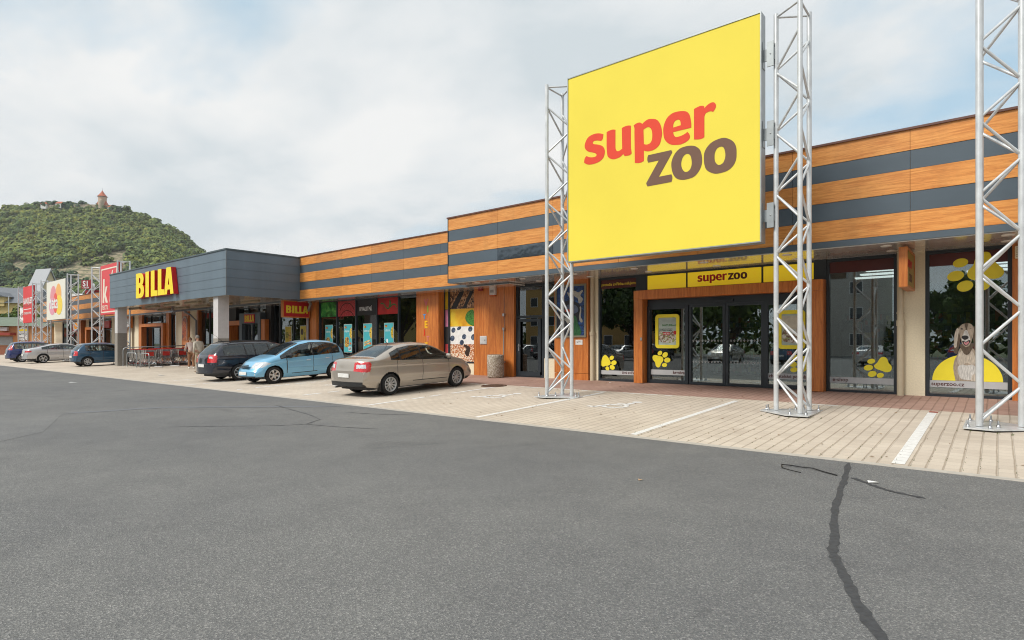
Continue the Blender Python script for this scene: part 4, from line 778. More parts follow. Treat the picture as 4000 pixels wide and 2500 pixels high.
PRD = multi('product_dots', 26, [(.3, .12, .03), (.6, .35, .06), (.7, .5, .1), (.12, .05, .02)], .5)
PRD2 = multi('product_stripes', 20, [(.7, .55, .12), (.62, .3, .04), (.78, .7, .4), (.4, .12, .05)], .5, (.6, 1, 2))
for i, (u0, price, mat, lab) in enumerate(((-26.05, '29', PRD, 'teal offer poster with tall yellow bottles on the left supermarket window'), (-24.45, '69', PRD, 'teal offer poster with brown snack pack under the salami picture'), (-22.90, '24', PRD2, 'teal offer poster with striped wafers under the black slogan panel'), (-21.35, '15', WHITES, 'teal offer poster with slim white tube under the tomato picture'))):
    u1 = u0 + .66; s = empty('offer_poster', ((u0+u1)/2, WV, 1.2), label=lab, cat='poster', group='teal offer posters on the supermarket windows')
    bld(s, 'border', M('pale_border', (.55, .62, .58), .4), lambda b: b.box(u0, u1, GV - .004, GV, 1.08, 2.44)); bld(s, 'print', TEAL, lambda b: b.box(u0 + .02, u1 - .02, GV - .006, GV - .004, 1.1, 2.42))
    bld(s, 'logo_tag', DRED, lambda b: b.box(u0 + .06, u0 + .22, GV - .008, GV - .006, 2.24, 2.34)); keep(text('BILLA', .06, BYEL, (u0 + .07, GV - .010, 2.265), bold=.02, sx=.8), s)
    keep(text('UŽIJTE SI', .105, WHITES, (u0 + .06, GV - .008, 2.06), bold=.006, sx=.85), s)
    bld(s, 'yellow_disc', CORN, lambda b: b.prism([[(u1 - .021 - .17*math.sin(t), 2.0 + .27*math.cos(t)) for t in np.linspace(0, PI, 16)]], GV - .008, GV - .006))
    if i == 3: bld(s, 'product', WHITES, lambda b: b.prism([rrect(u0 + .16, u0 + .27, 1.2, 1.72, .02)], GV - .008, GV - .006))
    elif i == 2: bld(s, 'product', mat, lambda b: (b.prism([[(u0 + .06, 1.5), (u0 + .5, 1.62), (u0 + .54, 1.7), (u0 + .1, 1.6)]], GV - .008, GV - .006), b.prism([[(u0 + .06, 1.38), (u0 + .5, 1.5), (u0 + .54, 1.58), (u0 + .1, 1.48)]], GV - .008, GV - .006)))
    else: bld(s, 'product', mat, lambda b: b.prism([smooth_loop([(u0 + .08, 1.4), (u0 + .1, 1.75), (u0 + .25, 1.82), (u0 + .38, 1.78), (u0 + .4, 1.42), (u0 + .25, 1.33)])], GV - .008, GV - .006))
    bld(s, 'price_tag', WHITES, lambda b: b.box(u1 - .28, u1 - .05, GV - .0085, GV - .006, 1.16, 1.36)); keep(text(price, .19, BLACK, (u1 - .265, GV - .010, 1.19), bold=.02), s)
    bld(s, 'discount_tag', M('orange_tag', (.65, .13, .02), .5), lambda b: b.prism([rrect(u1 - .19, u1 - .05, 1.46, 1.56, .03)], GV - .0085, GV - .006))
for u0, lab in ((-29.92, 'yellow offer poster with green text on the window under the box sign'), (-28.4, 'yellow offer poster with dark wine bottles on the window under the box sign')):
    u1 = u0 + .68; s = empty('offer_poster', ((u0+u1)/2, WV, 1.1), label=lab, cat='poster', group='yellow offer posters')
    bld(s, 'border', M('pale_border', (.55, .62, .58)), lambda b: b.box(u0, u1, GV - .004, GV, 1.05, 2.45)); bld(s, 'print', M('mustard_print', (.50, .40, .03), .4, var=.3, scale=5), lambda b: b.box(u0 + .03, u1 - .03, GV - .006, GV - .004, 1.08, 2.42))
    if u0 < -29: keep(text('SLEVA\nNAPOJE\n-30%', .11, M('dark_green_text', (.02, .10, .03)), (u0 + .06, GV - .008, 2.05), bold=.01), s); bld(s, 'product', PRD, lambda b: b.box(u0 + .4, u0 + .6, GV - .008, GV - .006, 1.2, 2.1))
    else: bld(s, 'bottle', BLACK, lambda b: b.prism([smooth_loop([(u0 + .38, 1.15, 1), (u0 + .38, 1.7), (u0 + .44, 1.85), (u0 + .44, 2.1, 1), (u0 + .5, 2.1, 1), (u0 + .5, 1.85), (u0 + .56, 1.7), (u0 + .56, 1.15, 1)])], GV - .008, GV - .006)); bld(s, 'emblem', M('dark_disc', (.05, .035, .02)), lambda b: b.prism([ell(u0 + .2, 2.12, .13, .17)], GV - .008, GV - .006))
# welcome letters on the pillar
s = empty('wall_lettering', (-18.1, 16.33, 1), label='coloured letters stacked down the wood pillar next to the food window', cat='lettering')
for ch, u, z, h, c in (('V', -18.16, 3.07, .26, (.55, .12, .13)), ('Í', -18.05, 2.80, .20, (.20, .50, .03)), ('T', -18.26, 2.53, .18, (.05, .28, .62)), ('E', -18.16, 2.17, .26, (.85, .48, .01)), ('J', -18.25, 1.90, .19, (.70, .02, .01)), ('T', -18.04, 1.63, .18, (.62, .18, .20)), ('E', -18.16, 1.28, .26, (.85, .48, .01))):
    keep(text(ch, h*1.5, M('letter_%s_%d' % (ord(ch), int(z*100)), c, .5, var=.02), (u, 16.335, z), name='letter', bold=.03, ext=.004, align='CENTER'), s)
# painting on the wood panel (free abstract shapes)
s = empty('wall_painting', (-11, 16.5, 1.77), label='abstract blue and green painting on the wood panel behind the left tower', cat='painting')
bld(s, 'frame', M('olive_frame', (.24, .22, .15), .5), lambda b: (b.box(-11.74, -10.50, 16.47, 16.52, 1.72, 1.78), b.box(-11.74, -10.50, 16.47, 16.52, 3.44, 3.50), b.box(-11.74, -11.68, 16.47, 16.52, 1.78, 3.44), b.box(-10.56, -10.50, 16.47, 16.52, 1.78, 3.44)))
bld(s, 'canvas', foodmat('canvas_blue', [(.35, (.006, .012, .03)), (.5, (.012, .045, .16)), (.68, (.03, .12, .36))], 4, 2.5, (1, 1, 2)), lambda b: b.box(-11.68, -10.56, 16.49, 16.50, 1.78, 3.44))
PG = foodmat('paint_green', [(.35, (.008, .05, .015)), (.6, (.03, .16, .05))], 9, 2.0, (2, 1, .5)); PB = M('paint_pale', (.42, .42, .38), .5, var=.3, scale=9); PD = M('paint_dark', (.012, .014, .022), .5)
for i, (n, m, p) in enumerate((('dark_shape', PD, [(-11.66, 2.0), (-11.6, 2.7), (-11.3, 2.95), (-10.8, 2.85), (-10.72, 2.5), (-10.9, 2.1), (-11.2, 1.8), (-11.6, 1.8)]), ('green_shape', PG, [(-11.1, 1.82), (-11.02, 2.2), (-10.95, 2.45), (-10.82, 2.2), (-10.7, 1.82)]), ('pale_shape', PB, [(-11.25, 3.25), (-11.15, 3.22), (-11.02, 3.28), (-11.08, 3.1), (-10.98, 2.95), (-11.04, 2.92), (-11.14, 3.05)]), ('pale_shape', PB, [(-10.98, 3.28), (-10.8, 3.22), (-10.62, 3.28), (-10.72, 3.12), (-10.62, 2.98), (-10.76, 2.85), (-10.82, 3.02), (-10.95, 3.1)]), ('grey_shape', M('paint_grey_blue', (.10, .13, .20), .5, var=.4, scale=5), [(-11.3, 2.78), (-11.1, 2.84), (-10.88, 2.78), (-10.8, 2.62), (-10.95, 2.52), (-11.2, 2.55), (-11.32, 2.65)]), ('orange_shape', M('paint_orange', (.50, .07, .01)), [(-11.34, 2.66), (-11.22, 2.68), (-11.08, 2.6), (-11.2, 2.57), (-11.32, 2.6)]), ('pale_shape', PB, [(-11.35, 2.35), (-11.2, 2.42), (-11.0, 2.4), (-10.98, 2.2), (-11.06, 2.18), (-11.1, 2.3), (-11.2, 2.18), (-11.28, 2.25)]), ('pale_shape', PB, [(-10.72, 2.75), (-10.68, 2.6), (-10.7, 2.4), (-10.62, 2.25), (-10.7, 2.22), (-10.77, 2.4), (-10.73, 2.6)]))):
    keep(MB().prism([smooth_loop(p, 4)], 16.486 - i*.0012, 16.489).build(n, m), s)
s = empty('wall_painting', (-42.6, 16.45, 1.7), label='arched fiery orange painting on the wood panel by the trolleys', cat='painting')
arch = lambda w_, z_: [(-42.62 - w_, 1.74), (-42.62 + w_, 1.74)] + [(-42.62 + w_*math.cos(t), z_ + w_*math.sin(t)) for t in np.linspace(0, PI, 14)]
keep(MB().prism([arch(.42, 2.95)], 16.47, 16.50).build('frame', M('pale_arch', (.40, .36, .32), .5)), s); keep(MB().prism([arch(.34, 2.9)], 16.46, 16.47).build('canvas', foodmat('fiery', [(.36, (.03, .012, .01)), (.5, (.30, .04, .008)), (.6, (.55, .16, .02)), (.7, (.06, .12, .06))], 3.2, 1.2)), s)
# small boxes
def wallbox(name, label, cat, u0, u1, z0, z1, mat, v1=16.52, d=.08, extra=None):
    s = empty(name, ((u0+u1)/2, v1, z0), label=label, cat=cat); bld(s, 'case', mat, lambda b: b.box(u0, u1, v1 - d, v1, z0, z1, b=.012))
    if extra: extra(s)
    return s
wallbox('alarm_siren', 'white alarm siren box high on the wood wall', 'alarm', -14.74, -14.45, 3.33, 3.62, LGREY, d=.1, extra=lambda s: (bld(s, 'lens', M('orange_lens', (.5, .10, .02)), lambda b: b.box(-14.73, -14.46, 16.43, 16.51, 3.29, 3.33)), bld(s, 'badge', M('grey_badge', (.3, .3, .3)), lambda b: b.box(-14.68, -14.52, 16.41, 16.42, 3.42, 3.52))))
wallbox('meter_box', 'pale grey square meter cabinet on the wood wall left of the bin', 'meter box', -15.29, -14.94, 1.48, 1.80, LGREY, d=.03, extra=lambda s: (bld(s, 'door', M('grey_door', (.50, .50, .49), .5), lambda b: b.box(-15.25, -14.98, 16.483, 16.49, 1.51, 1.77)), bld(s, 'lock', BLACK, lambda b: b.box(-15.03, -15.0, 16.476, 16.483, 1.62, 1.66))))
wallbox('name_plate', 'small white plaque under the abstract painting', 'plaque', -10.93, -10.65, 1.47, 1.64, WHITES, d=.012, extra=lambda s: keep(text('Jan Novotny\nakryl na desce\n2010', .03, BLACK, (-10.88, 16.505, 1.585), ext=.001), s))
wallbox('alarm_siren', 'small red siren under the soffit above the meter cabinet', 'alarm', -15.3, -15.12, 3.52, 3.64, M('dull_red', (.25, .02, .015)), d=.12)
wallbox('vent_box', 'beige slatted vent box beside the dog picture window', 'vent', .27, .52, 3.32, 3.58, CREAM, v1=16.5, d=.14, extra=lambda s: bld(s, 'slat', M('vent_slat', (.40, .34, .24)), lambda b: [b.box(.29, .50, 16.352, 16.36, 3.35 + i*.045, 3.365 + i*.045) for i in range(5)]))
wallbox('key_switch', 'small steel key switch on the entrance timber post', 'switch', -8.46, -8.40, 1.60, 1.70, STEEL, v1=16.36, d=.03)
s = empty('wall_rod', (-14.3, 16.48, .3), label='thin grey rod and bracket on the wood wall by the bin', cat='rod')
bld(s, 'rod', PIPEG, lambda b: b.tube([(-14.06, 16.46, .3), (-14.06, 16.46, 2.05)], .018, 8)); bld(s, 'bracket', STEEL, lambda b: (b.box(-14.10, -14.02, 16.44, 16.52, 2.0, 2.1), b.box(-14.10, -14.02, 16.44, 16.52, 2.52, 2.62), b.box(-14.09, -14.03, 16.44, 16.52, .8, .86))); bld(s, 'wire', PIPEG, lambda b: b.tube([(-14.06, 16.505, 2.1), (-14.08, 16.505, 3.66)], .006, 6))
# concrete litter bin
PEB = multi('pebble_concrete', 34, [(.34, .29, .22), (.46, .41, .34), (.26, .21, .16), (.55, .50, .43), (.38, .32, .25)], .9)
t = empty('litter_bin', (-14.07, 16.02, gz(16.02)), label='round pebble concrete litter bin by the wood wall', cat='bin')
MB().lathe([(0, 0), (.27, 0), (.295, .04), (.31, .78), (.30, .83), (.25, .83), (.24, .7)], 40).build('body', PEB, t); MB().lathe([(.245, .80), (.245, .835), (.225, .835), (.22, .3), (0, .3)], 32).build('liner', M('bin_liner', (.10, .16, .14), .5), t)
# ------------------------------------------------------------------ cars
def paint(name, col, metal, rough=.28, var=.03):
    return M(name, col, rough, metal, var, 2, coat=1)
LAMPR = M('lamp_red', (.62, .02, .025), .18, coat=1, var=.25, scale=14); LAMPW = M('lamp_clear', (.72, .75, .78), .12, .3, var=.2, scale=20, coat=1)
TRIMC = M('soft_black_trim', (.02, .021, .022), .45); SEAT = M('seat_fabric', (.045, .045, .05), .9); TUB = M('cabin_dark', (.055, .055, .06), .8)
SEATG = M('grey_seat_fabric', (.16, .17, .175), .9)
def interp(pts, x): 
    a = np.array(pts); return np.interp(x, a[:, 0], a[:, 1])
def smoothc(xs, ys, sig):
    out = np.zeros_like(ys)
    for i, x in enumerate(xs):
        wgt = np.exp(-.5*((xs - x)/sig)**2); out[i] = (wgt*ys).sum()/wgt.sum()
    return out
def sub_mesh(name, V, N, faces, mats, mis, parent):
    """faces taken out of the body shell, keeping the shell's normals"""
    faces = np.asarray(faces); used, inv = np.unique(faces, return_inverse=True); inv = inv.reshape(faces.shape)
    me = bpy.data.meshes.new(name); me.from_pydata(V[used].tolist(), [], inv.tolist())
    for m in mats: me.materials.append(m)
    me.polygons.foreach_set('material_index', np.asarray(mis, dtype=np.int32)); me.polygons.foreach_set('use_smooth', np.ones(len(faces), dtype=bool))
    me.update(); me.normals_split_custom_set_from_vertices(N[used].tolist())
    o = bpy.data.objects.new(name, me); COL.objects.link(o); o.parent = parent; return o
def wheel(parent, x, y, side, R, W, rimr, nsp, spw, style, mat):
    t = MB(); h = W/2
    t.lathe([(rimr, -h*.9), (rimr + .02, -h), (R - .035, -h), (R - .008, -h*.78), (R, -h*.4), (R, h*.4), (R - .008, h*.78), (R - .035, h), (rimr + .02, h), (rimr, h*.9)], 36, axis='y')
    w_ = t.build('wheel', RUBBER, parent); w_.location = (x, y, R); w_.rotation_euler = (0, random.uniform(0, 6), 0 if side > 0 else PI)
    r = MB(); r.lathe([(rimr + .004, h*.35), (rimr + .004, h*.93), (rimr - .012, h*.97), (rimr - .028, h*.80), (rimr - .03, h*.3)], 36, axis='y')
    for i in range(nsp):
        a0 = 2*PI*i/nsp
        for da in ((-.5, .5) if style == 'pair' else (0,)):
            a = a0 + da*spw*1.35/(rimr*.8); ca, sa = math.cos(a), math.sin(a); wd = spw*(.42 if style == 'pair' else .5)
            pr = [(.03, h*.78, wd*1.1), (rimr*.55, h*.74, wd), (rimr - .015, h*.80, wd*1.25)]
            vs = []
            for rad, yy, ww in pr:
                for s_ in (-1, 1): vs.append((rad*ca - s_*ww*sa, yy, rad*sa + s_*ww*ca))
                for s_ in (-1, 1): vs.append((rad*ca - s_*ww*sa*1.05, yy - .03, rad*sa + s_*ww*ca*1.05))
            fs = []
            for k in (0, 4): fs += [(k, k+1, k+5, k+4), (k, k+4, k+6, k+2), (k+1, k+3, k+7, k+5)]
            r.add(vs, fs, 0)
    r.lathe([(0, h*.86), (.035, h*.85), (.055, h*.78), (.06, h*.5)], 20, axis='y')
    r.build('rim', mat, w_)
    MB().lathe([(0, h*.30), (rimr - .028, h*.30)], 32, axis='y').build('brake_disc', M('brake_dark', (.03, .03, .032), .5, .5), w_)
    return w_
def make_car(spec, name, label, u, v, heading, group=None, z=None, slope=True):
    L, hw, WB, xr = spec['L'], spec['W']/2, spec['wb'], spec['xr']; R = spec.get('R', .31); xf = xr + WB; xc = (xr + xf)/2
    NS = 260
    # stations, denser where the outline is steep
    xd = np.linspace(0, L, 4000); zd = interp(spec['top'], xd); zd = smoothc(xd[::4], zd[::4], .022); xd = xd[::4]
    arc = np.concatenate([[0], np.cumsum(np.hypot(np.diff(xd), np.diff(zd)*.9))]); xs = np.interp(np.linspace(0, arc[-1], NS), arc, xd); zt = np.interp(xs, xd, zd)
    zb = smoothc(xs, interp(spec['bot'], xs), .06); ze = smoothc(xs, interp(spec['belt'], xs), .05); ze = np.minimum(ze, zt - .035)
    wv = smoothc(xs, interp(spec['plan'], xs)*hw, .03)
    NL, NU = 30, 46; V = []
    hh = np.clip((zt - ze)/.42, 0, 1); nn = 2.5 + 2.6*hh; tum = spec.get('tum', .46)
    for i in range(NS):
        half = []
        for j in range(NL):
            t = j/NL; zz = zb[i] + (ze[i] - zb[i])*t
            g = .90 + .10*math.sin(min(1, t/.5)*PI/2) - .018*max(0, (t - .55)/.45)**2
            g += .016*math.exp(-((t - .84)/.035)**2) - .014*math.exp(-((t - .34)/.06)**2)
            half.append((wv[i]*g, zz))
        yb = wv[i]*.985*.997
        for j in range(NU + 1):
            s = PI/2*j/NU; c, sn = max(0, math.cos(s)), math.sin(s)
            zz = ze[i] + (zt[i] - ze[i])*sn**(2/nn[i]); yy = yb*c**(2/nn[i])*(1 - tum*(zz - ze[i])); half.append((yy if j < NU else 0.0, zz))
        ring = [(xs[i], y, z_) for y, z_ in half] + [(xs[i], -y, z_) for y, z_ in half[-2::-1]]
        V.append(ring)
    V = np.array(V); NR = V.shape[1]
    # ends bowed in plan, then closed with a curved face
    def bow(xx, yy):
        k0 = np.clip(1 - xx/.55, 0, 1)**1.3; k1 = np.clip(1 - (L - xx)/.75, 0, 1)**1.3
        return xx + spec.get('bow', .13)*k0*np.abs(yy/hw)**2.4 - .24*k1*np.abs(yy/hw)**2.2
    V[:, :, 0] = bow(V[:, :, 0], V[:, :, 1])
    Vf = V.reshape(-1, 3).copy(); Vf[:, 0] -= xc
    dx = np.gradient(V, axis=0); dj = np.gradient(V, axis=1); N = np.cross(dj, dx); N /= np.linalg.norm(N, axis=2, keepdims=True) + 1e-9
    ctr = V.mean(axis=(0, 1)); 
    if ((V - ctr)*N).sum() < 0: N = -N
    Nf = N.reshape(-1, 3)
    ii, jj = np.meshgrid(np.arange(NS - 1), np.arange(NR - 1), indexing='ij'); ii, jj = ii.ravel(), jj.ravel()
    F = np.stack([ii*NR + jj, ii*NR + jj + 1, (ii + 1)*NR + jj + 1, (ii + 1)*NR + jj], axis=1)
    P4 = V.reshape(-1, 3)[F]; cen = P4.mean(axis=1); x, y, zc_ = cen[:, 0], cen[:, 1], cen[:, 2]; ay = np.abs(y)
    n0 = np.cross(P4[:, 2] - P4[:, 0], P4[:, 3] - P4[:, 1]); fn = Nf.reshape(NS, NR, 3)[ii, jj]
    if (n0*fn).sum() < 0: F = F[:, ::-1]
    upper = (jj >= NL) & (jj < NR - 1 - NL); ztf = np.interp(x, xs, zt); zef = np.interp(x, xs, ze)
    part_ = np.zeros(len(F), dtype=int)       # 0 body
    names = ['body']; mats = {0: [spec['paint'], TRIMC]}; mi = np.zeros(len(F), dtype=int)
    def region(nm, mask, ml):
        k_ = len(names); names.append(nm); part_[mask] = k_; mats[k_] = ml; return k_
    x0, x1 = spec['dlo']; ins = spec.get('rail', .105)
    ztw = np.interp(x, xs, zt - ins)
    lft = y > 0
    # doors
    seam = np.zeros(len(F), dtype=bool); ds = spec['doors']; zsill = spec.get('sill', .34)
    wheelcut = lambda xx, zz, rad: ((xx - xr)**2 + (zz - R)**2 < rad**2) | ((xx - xf)**2 + (zz - R)**2 < rad**2)
    for a, b_, nm in zip(ds[:-1], ds[1:], ('rear_door', 'front_door')):
        for sd_ in (lft, ~lft):
            mk_ = (x > a) & (x < b_) & (zc_ > zsill) & (zc_ < ztw + .03) & ~((upper) & (ay < .35)) & sd_ & ~wheelcut(x, zc_, R + .10)
            region(nm, mk_, [spec['paint'], TRIMC])
    edge = .010
    for xx in ds: seam |= (np.abs(x - xx) < edge) & (zc_ > zsill) & (zc_ < zef + .02) & ~wheelcut(x, zc_, R + .10)
    seam |= (np.abs(zc_ - zsill) < .008) & (x > ds[0]) & (x < ds[-1]) & (ay > .4*hw) & ~wheelcut(x, zc_, R + .10)
    mi[seam] = 1
    # window band: black frame, then panes
    band = upper & (zc_ > zef + .012) & (zc_ < ztw + .022) & (x > x0 - .03) & (x < x1 + .03) & (ay > .3)
    mi[band] = 1
    pil = spec['pillars']
    edges = [x0] + list(pil) + [x1]
    for a, b_ in zip(edges[:-1], edges[1:]):
        for sd_ in (lft, ~lft):
            lean = (zc_ - zef)*spec.get('lean', -.06)
            mk_ = upper & (zc_ > zef + .034) & (zc_ < ztw) & (x > a + (.028 if a != x0 else 0) + lean) & (x < b_ - (.028 if b_ != x1 else 0) + lean) & (ay > .3) & sd_
            region('side_window', mk_, [CGLASS])
    for nm, (a, b_, ya, yb_) in (('windscreen', spec['ws']), ('rear_window', spec['rw'])):
        lim = np.interp(x, [a, b_], [ya, yb_]); ok = upper & (x > a) & (x < b_) & (zc_ > ztf - .07)
        mi[ok & (ay < lim + .03) & (x > a - .01)] = 1
        region(nm, ok & (ay < lim), [CGLASS])
    for nm, poly, ml, ymin in spec['lamps']:
        px = np.array(poly); inside = np.zeros(len(F), dtype=bool); j_ = len(px) - 1
        for i_ in range(len(px)):
            xi, zi = px[i_]; xj, zj = px[j_]
            cr = ((zi > zc_) != (zj > zc_)) & (x < (xj - xi)*(zc_ - zi)/((zj - zi) + 1e-12) + xi); inside ^= cr; j_ = i_
        for sd_ in (lft, ~lft): region(nm, inside & (ay > ymin) & sd_, ml)
    for fn_ in spec.get('trim', ()):
        mi[fn_(x, ay, zc_) & (part_ == 0)] = 1
    Ra = R + .045
    dele = (((x - xr)**2 + (zc_ - R)**2 < Ra**2) | ((x - xf)**2 + (zc_ - R)**2 < Ra**2)) & (ay > .4*hw) & (~upper | (zc_ < .8))
    ang = math.pi/2 if heading > 0 else -math.pi/2
    car = empty(name, (u, v, gz(v) + .002 if z is None else z), (0, (-SL if heading > 0 else SL) if slope else 0, ang), label, 'car', group)
    objs = {}
    for k_, nm in enumerate(names):
        sel = (part_ == k_) & ~dele
        if sel.sum() < 6: continue
        o = sub_mesh(nm, Vf, Nf, F[sel], mats[k_], mi[sel], car)
        objs.setdefault(nm, []).append(o)
    body = objs['body'][0]
    # end caps, underbody, wheel wells
    for i_, nm in ((0, 'rear_bumper'), (NS - 1, 'front_bumper')):
        R_ = Vf.reshape(NS, NR, 3)[i_]; m_ = (NR - 1)//2; K = 14; b = MB(); vs = []; fs = []; ms = []
        for j in range(m_ + 1):
            p, q = R_[j], R_[NR - 1 - j]
            for k_ in range(K + 1):
                t = k_/K; yy = p[1]*(1 - t) + q[1]*t; xb = (0 if i_ == 0 else L); vs.append((float(bow(np.array(xb), np.array(yy))) - xc, yy, p[2]))
        for j in range(m_):
            for k_ in range(K):
                b.add([vs[j*(K+1)+k_], vs[j*(K+1)+k_+1], vs[(j+1)*(K+1)+k_+1], vs[(j+1)*(K+1)+k_]], [(0, 1, 2, 3)], 1 if vs[j*(K+1)+k_][2] < spec.get('lip', (.34, .30))[0 if i_ == 0 else 1] else 0, True)
        b.build(nm, [spec['paint'], TRIMC], car)
    for xx, zz in ((0, spec.get('plate', .62)), (L, .40)):
        xo = float(np.interp(zz, zt[:40], xs[:40])) if xx == 0 else L
        b = MB(); b.box(-.012, .004, -.25, .25, -.055, .055, b=.004); o = b.build('number_plate', WHITES, car); o.location = ((min(xo, .06) - xc - .008) if xx == 0 else L - xc + .012, 0, zz)
    ub = MB(); ub.box(-xc + .35, L - xc - .45, -hw*.74, hw*.74, .18, .34); ub.box(xr + R + .06 - xc, xf - R - .06 - xc, -hw*.90, hw*.90, .19, .34); ub.build('underbody', TUB, car)
    tb = MB(); tb.box(x0 - xc + .1, x1 - xc - .25, -hw*.80, hw*.80, .3, float(np.interp((x0 + x1)/2, xs, ze)) - .16); tb.build('cabin', TUB, car)
    for wx in (xr, xf):
        for s_ in (-1, 1):
            b = MB(); n = 22; vs = []
            for k_ in range(n + 1):
                a = PI*1.16*k_/n - .25
                for yy in (s_*hw*.50, s_*(hw*.93)): vs.append((wx - xc + Ra*1.0*math.cos(a), yy, R + Ra*math.sin(a)))
            b.add(vs, [(2*k_, 2*k_+1, 2*k_+3, 2*k_+2) for k_ in range(n)]); b.add([vs[2*k_] for k_ in range(n + 1)], [tuple(range(n + 1))]); b.build('wheel_arch', BLACK, car, fix=False)
            wheel(car, wx - xc, s_*(hw - .115), s_, R, .19, spec.get('rim', .205), *spec['spokes'])
    # mirrors, handles, seats, plates of trim
    zm = float(np.interp(spec['mir'], xs, ze)); wm = float(np.interp(spec['mir'], xs, wv))
    for s_ in (-1, 1):
        b = MB(); b.box(-.07, .07, -.10, .10, -.06, .075, b=.045); o = b.build('mirror', spec.get('mirmat', spec['paint']), car); o.location = (spec['mir'] - xc, s_*(wm + .085), zm + .09); o.rotation_euler = (0, 0, s_*.15)
        MB().box(-.02, .03, -.06, .05, -.09, -.05).build('mirror_arm', TRIMC, o)
        for nm, xx in (('rear_door', ds[0] + .16), ('front_door', ds[1] + .15)):
            dd = [d for d in objs.get(nm, []) if (d.data.vertices[0].co.y > 0) == (s_ > 0)]
            zz = float(np.interp(xx, xs, ze)) - spec.get('hdrop', .125); yy = float(np.interp(xx, xs, wv))*.992
            b = MB(); b.box(-.085, .085, -.016, .020, -.018, .018, b=.014); o = b.build('handle', spec.get('handle', spec['paint']), dd[0] if dd else car); o.location = (xx - xc + .06, s_*(yy + .012), zz)
    sm = spec.get('seat', SEAT); zs_ = float(np.interp((x0 + x1)/2, xs, ze)) - .16
    for xx, ys_ in ((x0 + (x1 - x0)*.56, (-.36, .36)), (x0 + (x1 - x0)*.18, (-.36, .36))):
        for yy in ys_:
            b = MB(); b.box(-.09, .10, -.24, .24, -.35, .22, b=.07); b.box(-.05, .06, -.13, .13, .24, .42, b=.05); o = b.build('seat', sm, car); o.location = (xx - xc, yy, zs_); o.rotation_euler = (0, -.22, 0)
    zd_ = float(np.interp(x1 - .25, xs, ze)); MB().box(x1 - .45 - xc, x1 + .05 - xc, -hw*.78, hw*.78, zd_ - .18, zd_ + .005, b=.05).build('dashboard', TUB, car)
    st = MB(); st.lathe([(.17 + .016*math.cos(a), .016*math.sin(a)) for a in np.linspace(0, 2*PI, 9)], 20); o = st.build('steering_wheel', BLACK, car); o.location = (x1 - .55 - xc, .36, zd_ + .03); o.rotation_euler = (0, -1.1, 0)
    if spec.get('antenna'):
        ax, ln = spec['antenna']; za = float(np.interp(ax, xs, zt)); MB().tube([(ax - xc, 0, za), (ax - xc - ln*.75, 0, za + ln*.66)], [.008, .003], 6).build('antenna', BLACK, car)
    if spec.get('rails'):
        a, b_ = spec['rails']
        for s_ in (-1, 1):
            pts = [(xx - xc, s_*(hw*.66), float(np.interp(xx, xs, zt)) + (.0 if t_ in (0, 1) else .045) - .03) for t_ in np.linspace(0, 1, 13) for xx in [a + (b_ - a)*t_]]; MB().tube(pts, .016, 8).build('roof_rail', BLACK, car)
    if spec.get('mould'):
        zmz = spec['mould']
        for s_ in (-1, 1):
            for a, b_ in ((ds[0] + .2, ds[1] - .03), (ds[1] + .03, ds[2] - .06)):
                yy = s_*float(np.interp((a + b_)/2, xs, wv))*.992; b = MB(); b.box(a - xc, b_ - xc, min(yy, yy + s_*.018), max(yy, yy + s_*.018), zmz - .03, zmz + .03, b=.012); b.build('side_moulding', spec['paint'], car)
    for f in spec.get('extra', ()): f(car, xc, hw, L)
    return car
def both_ends(z): return lambda x, ay, zc: zc < z
SILV = paint('beige_silver_paint', (.46, .415, .36), .5, .27); BLUE = paint('sky_blue_paint', (.20, .50, .74), .2, .28); DARK = paint('dark_navy_paint', (.018, .021, .035), .3, .25)
TEALP = paint('petrol_blue_paint', (.012, .075, .155), .3, .28); WSIL = paint('pale_silver_paint', (.56, .565, .575), .45, .3); NAVY = paint('royal_blue_paint', (.012, .03, .16), .3, .28)
ALLOY = M('alloy_wheel', (.62, .62, .62), .28, .85); CAPS = M('wheel_cover', (.52, .53, .54), .35, .6)
def taillamp(x1, z0, z1, sl=.06, white=None):
    L_ = [('tail_light', [(-.1, z0), (x1 - sl, z0), (x1, z1 - .06), (x1 - .03, z1), (-.1, z1)], [LAMPR], .42)]
    if white: L_.append(('lamp_lens', [(-.1, white[0]), (x1 - sl - .10, white[0]), (x1 - sl - .10, white[1]), (-.1, white[1])], [LAMPW], .5))
    return L_
def exhaust(car, xc, hw, L): MB().tube([(-xc + .02, .45, .26), (-xc + .4, .45, .27)], .028, 10).build('exhaust', STEEL, car)
def mudflaps(xr_, R_):
    def f(car, xc, hw, L):
        for s_ in (-1, 1): MB().box(xr_ - xc - R_ - .07, xr_ - xc - R_ - .045, s_*hw - .15 if s_ > 0 else s_*hw + .01, s_*hw - .01 if s_ > 0 else s_*hw + .15, .14, .36).build('mud_flap', BLACK, car)
    return f
def grille(zs_, w_):
    def f(car, xc, hw, L):
        for z_ in zs_: MB().box(L - xc - .06 - .18*max(0, z_ - .55), L - xc + .004 - .30*max(0, z_ - .55), -w_, w_, z_ - .012, z_ + .012, b=.008).build('grille_bar', TRIMC, car)
    return f
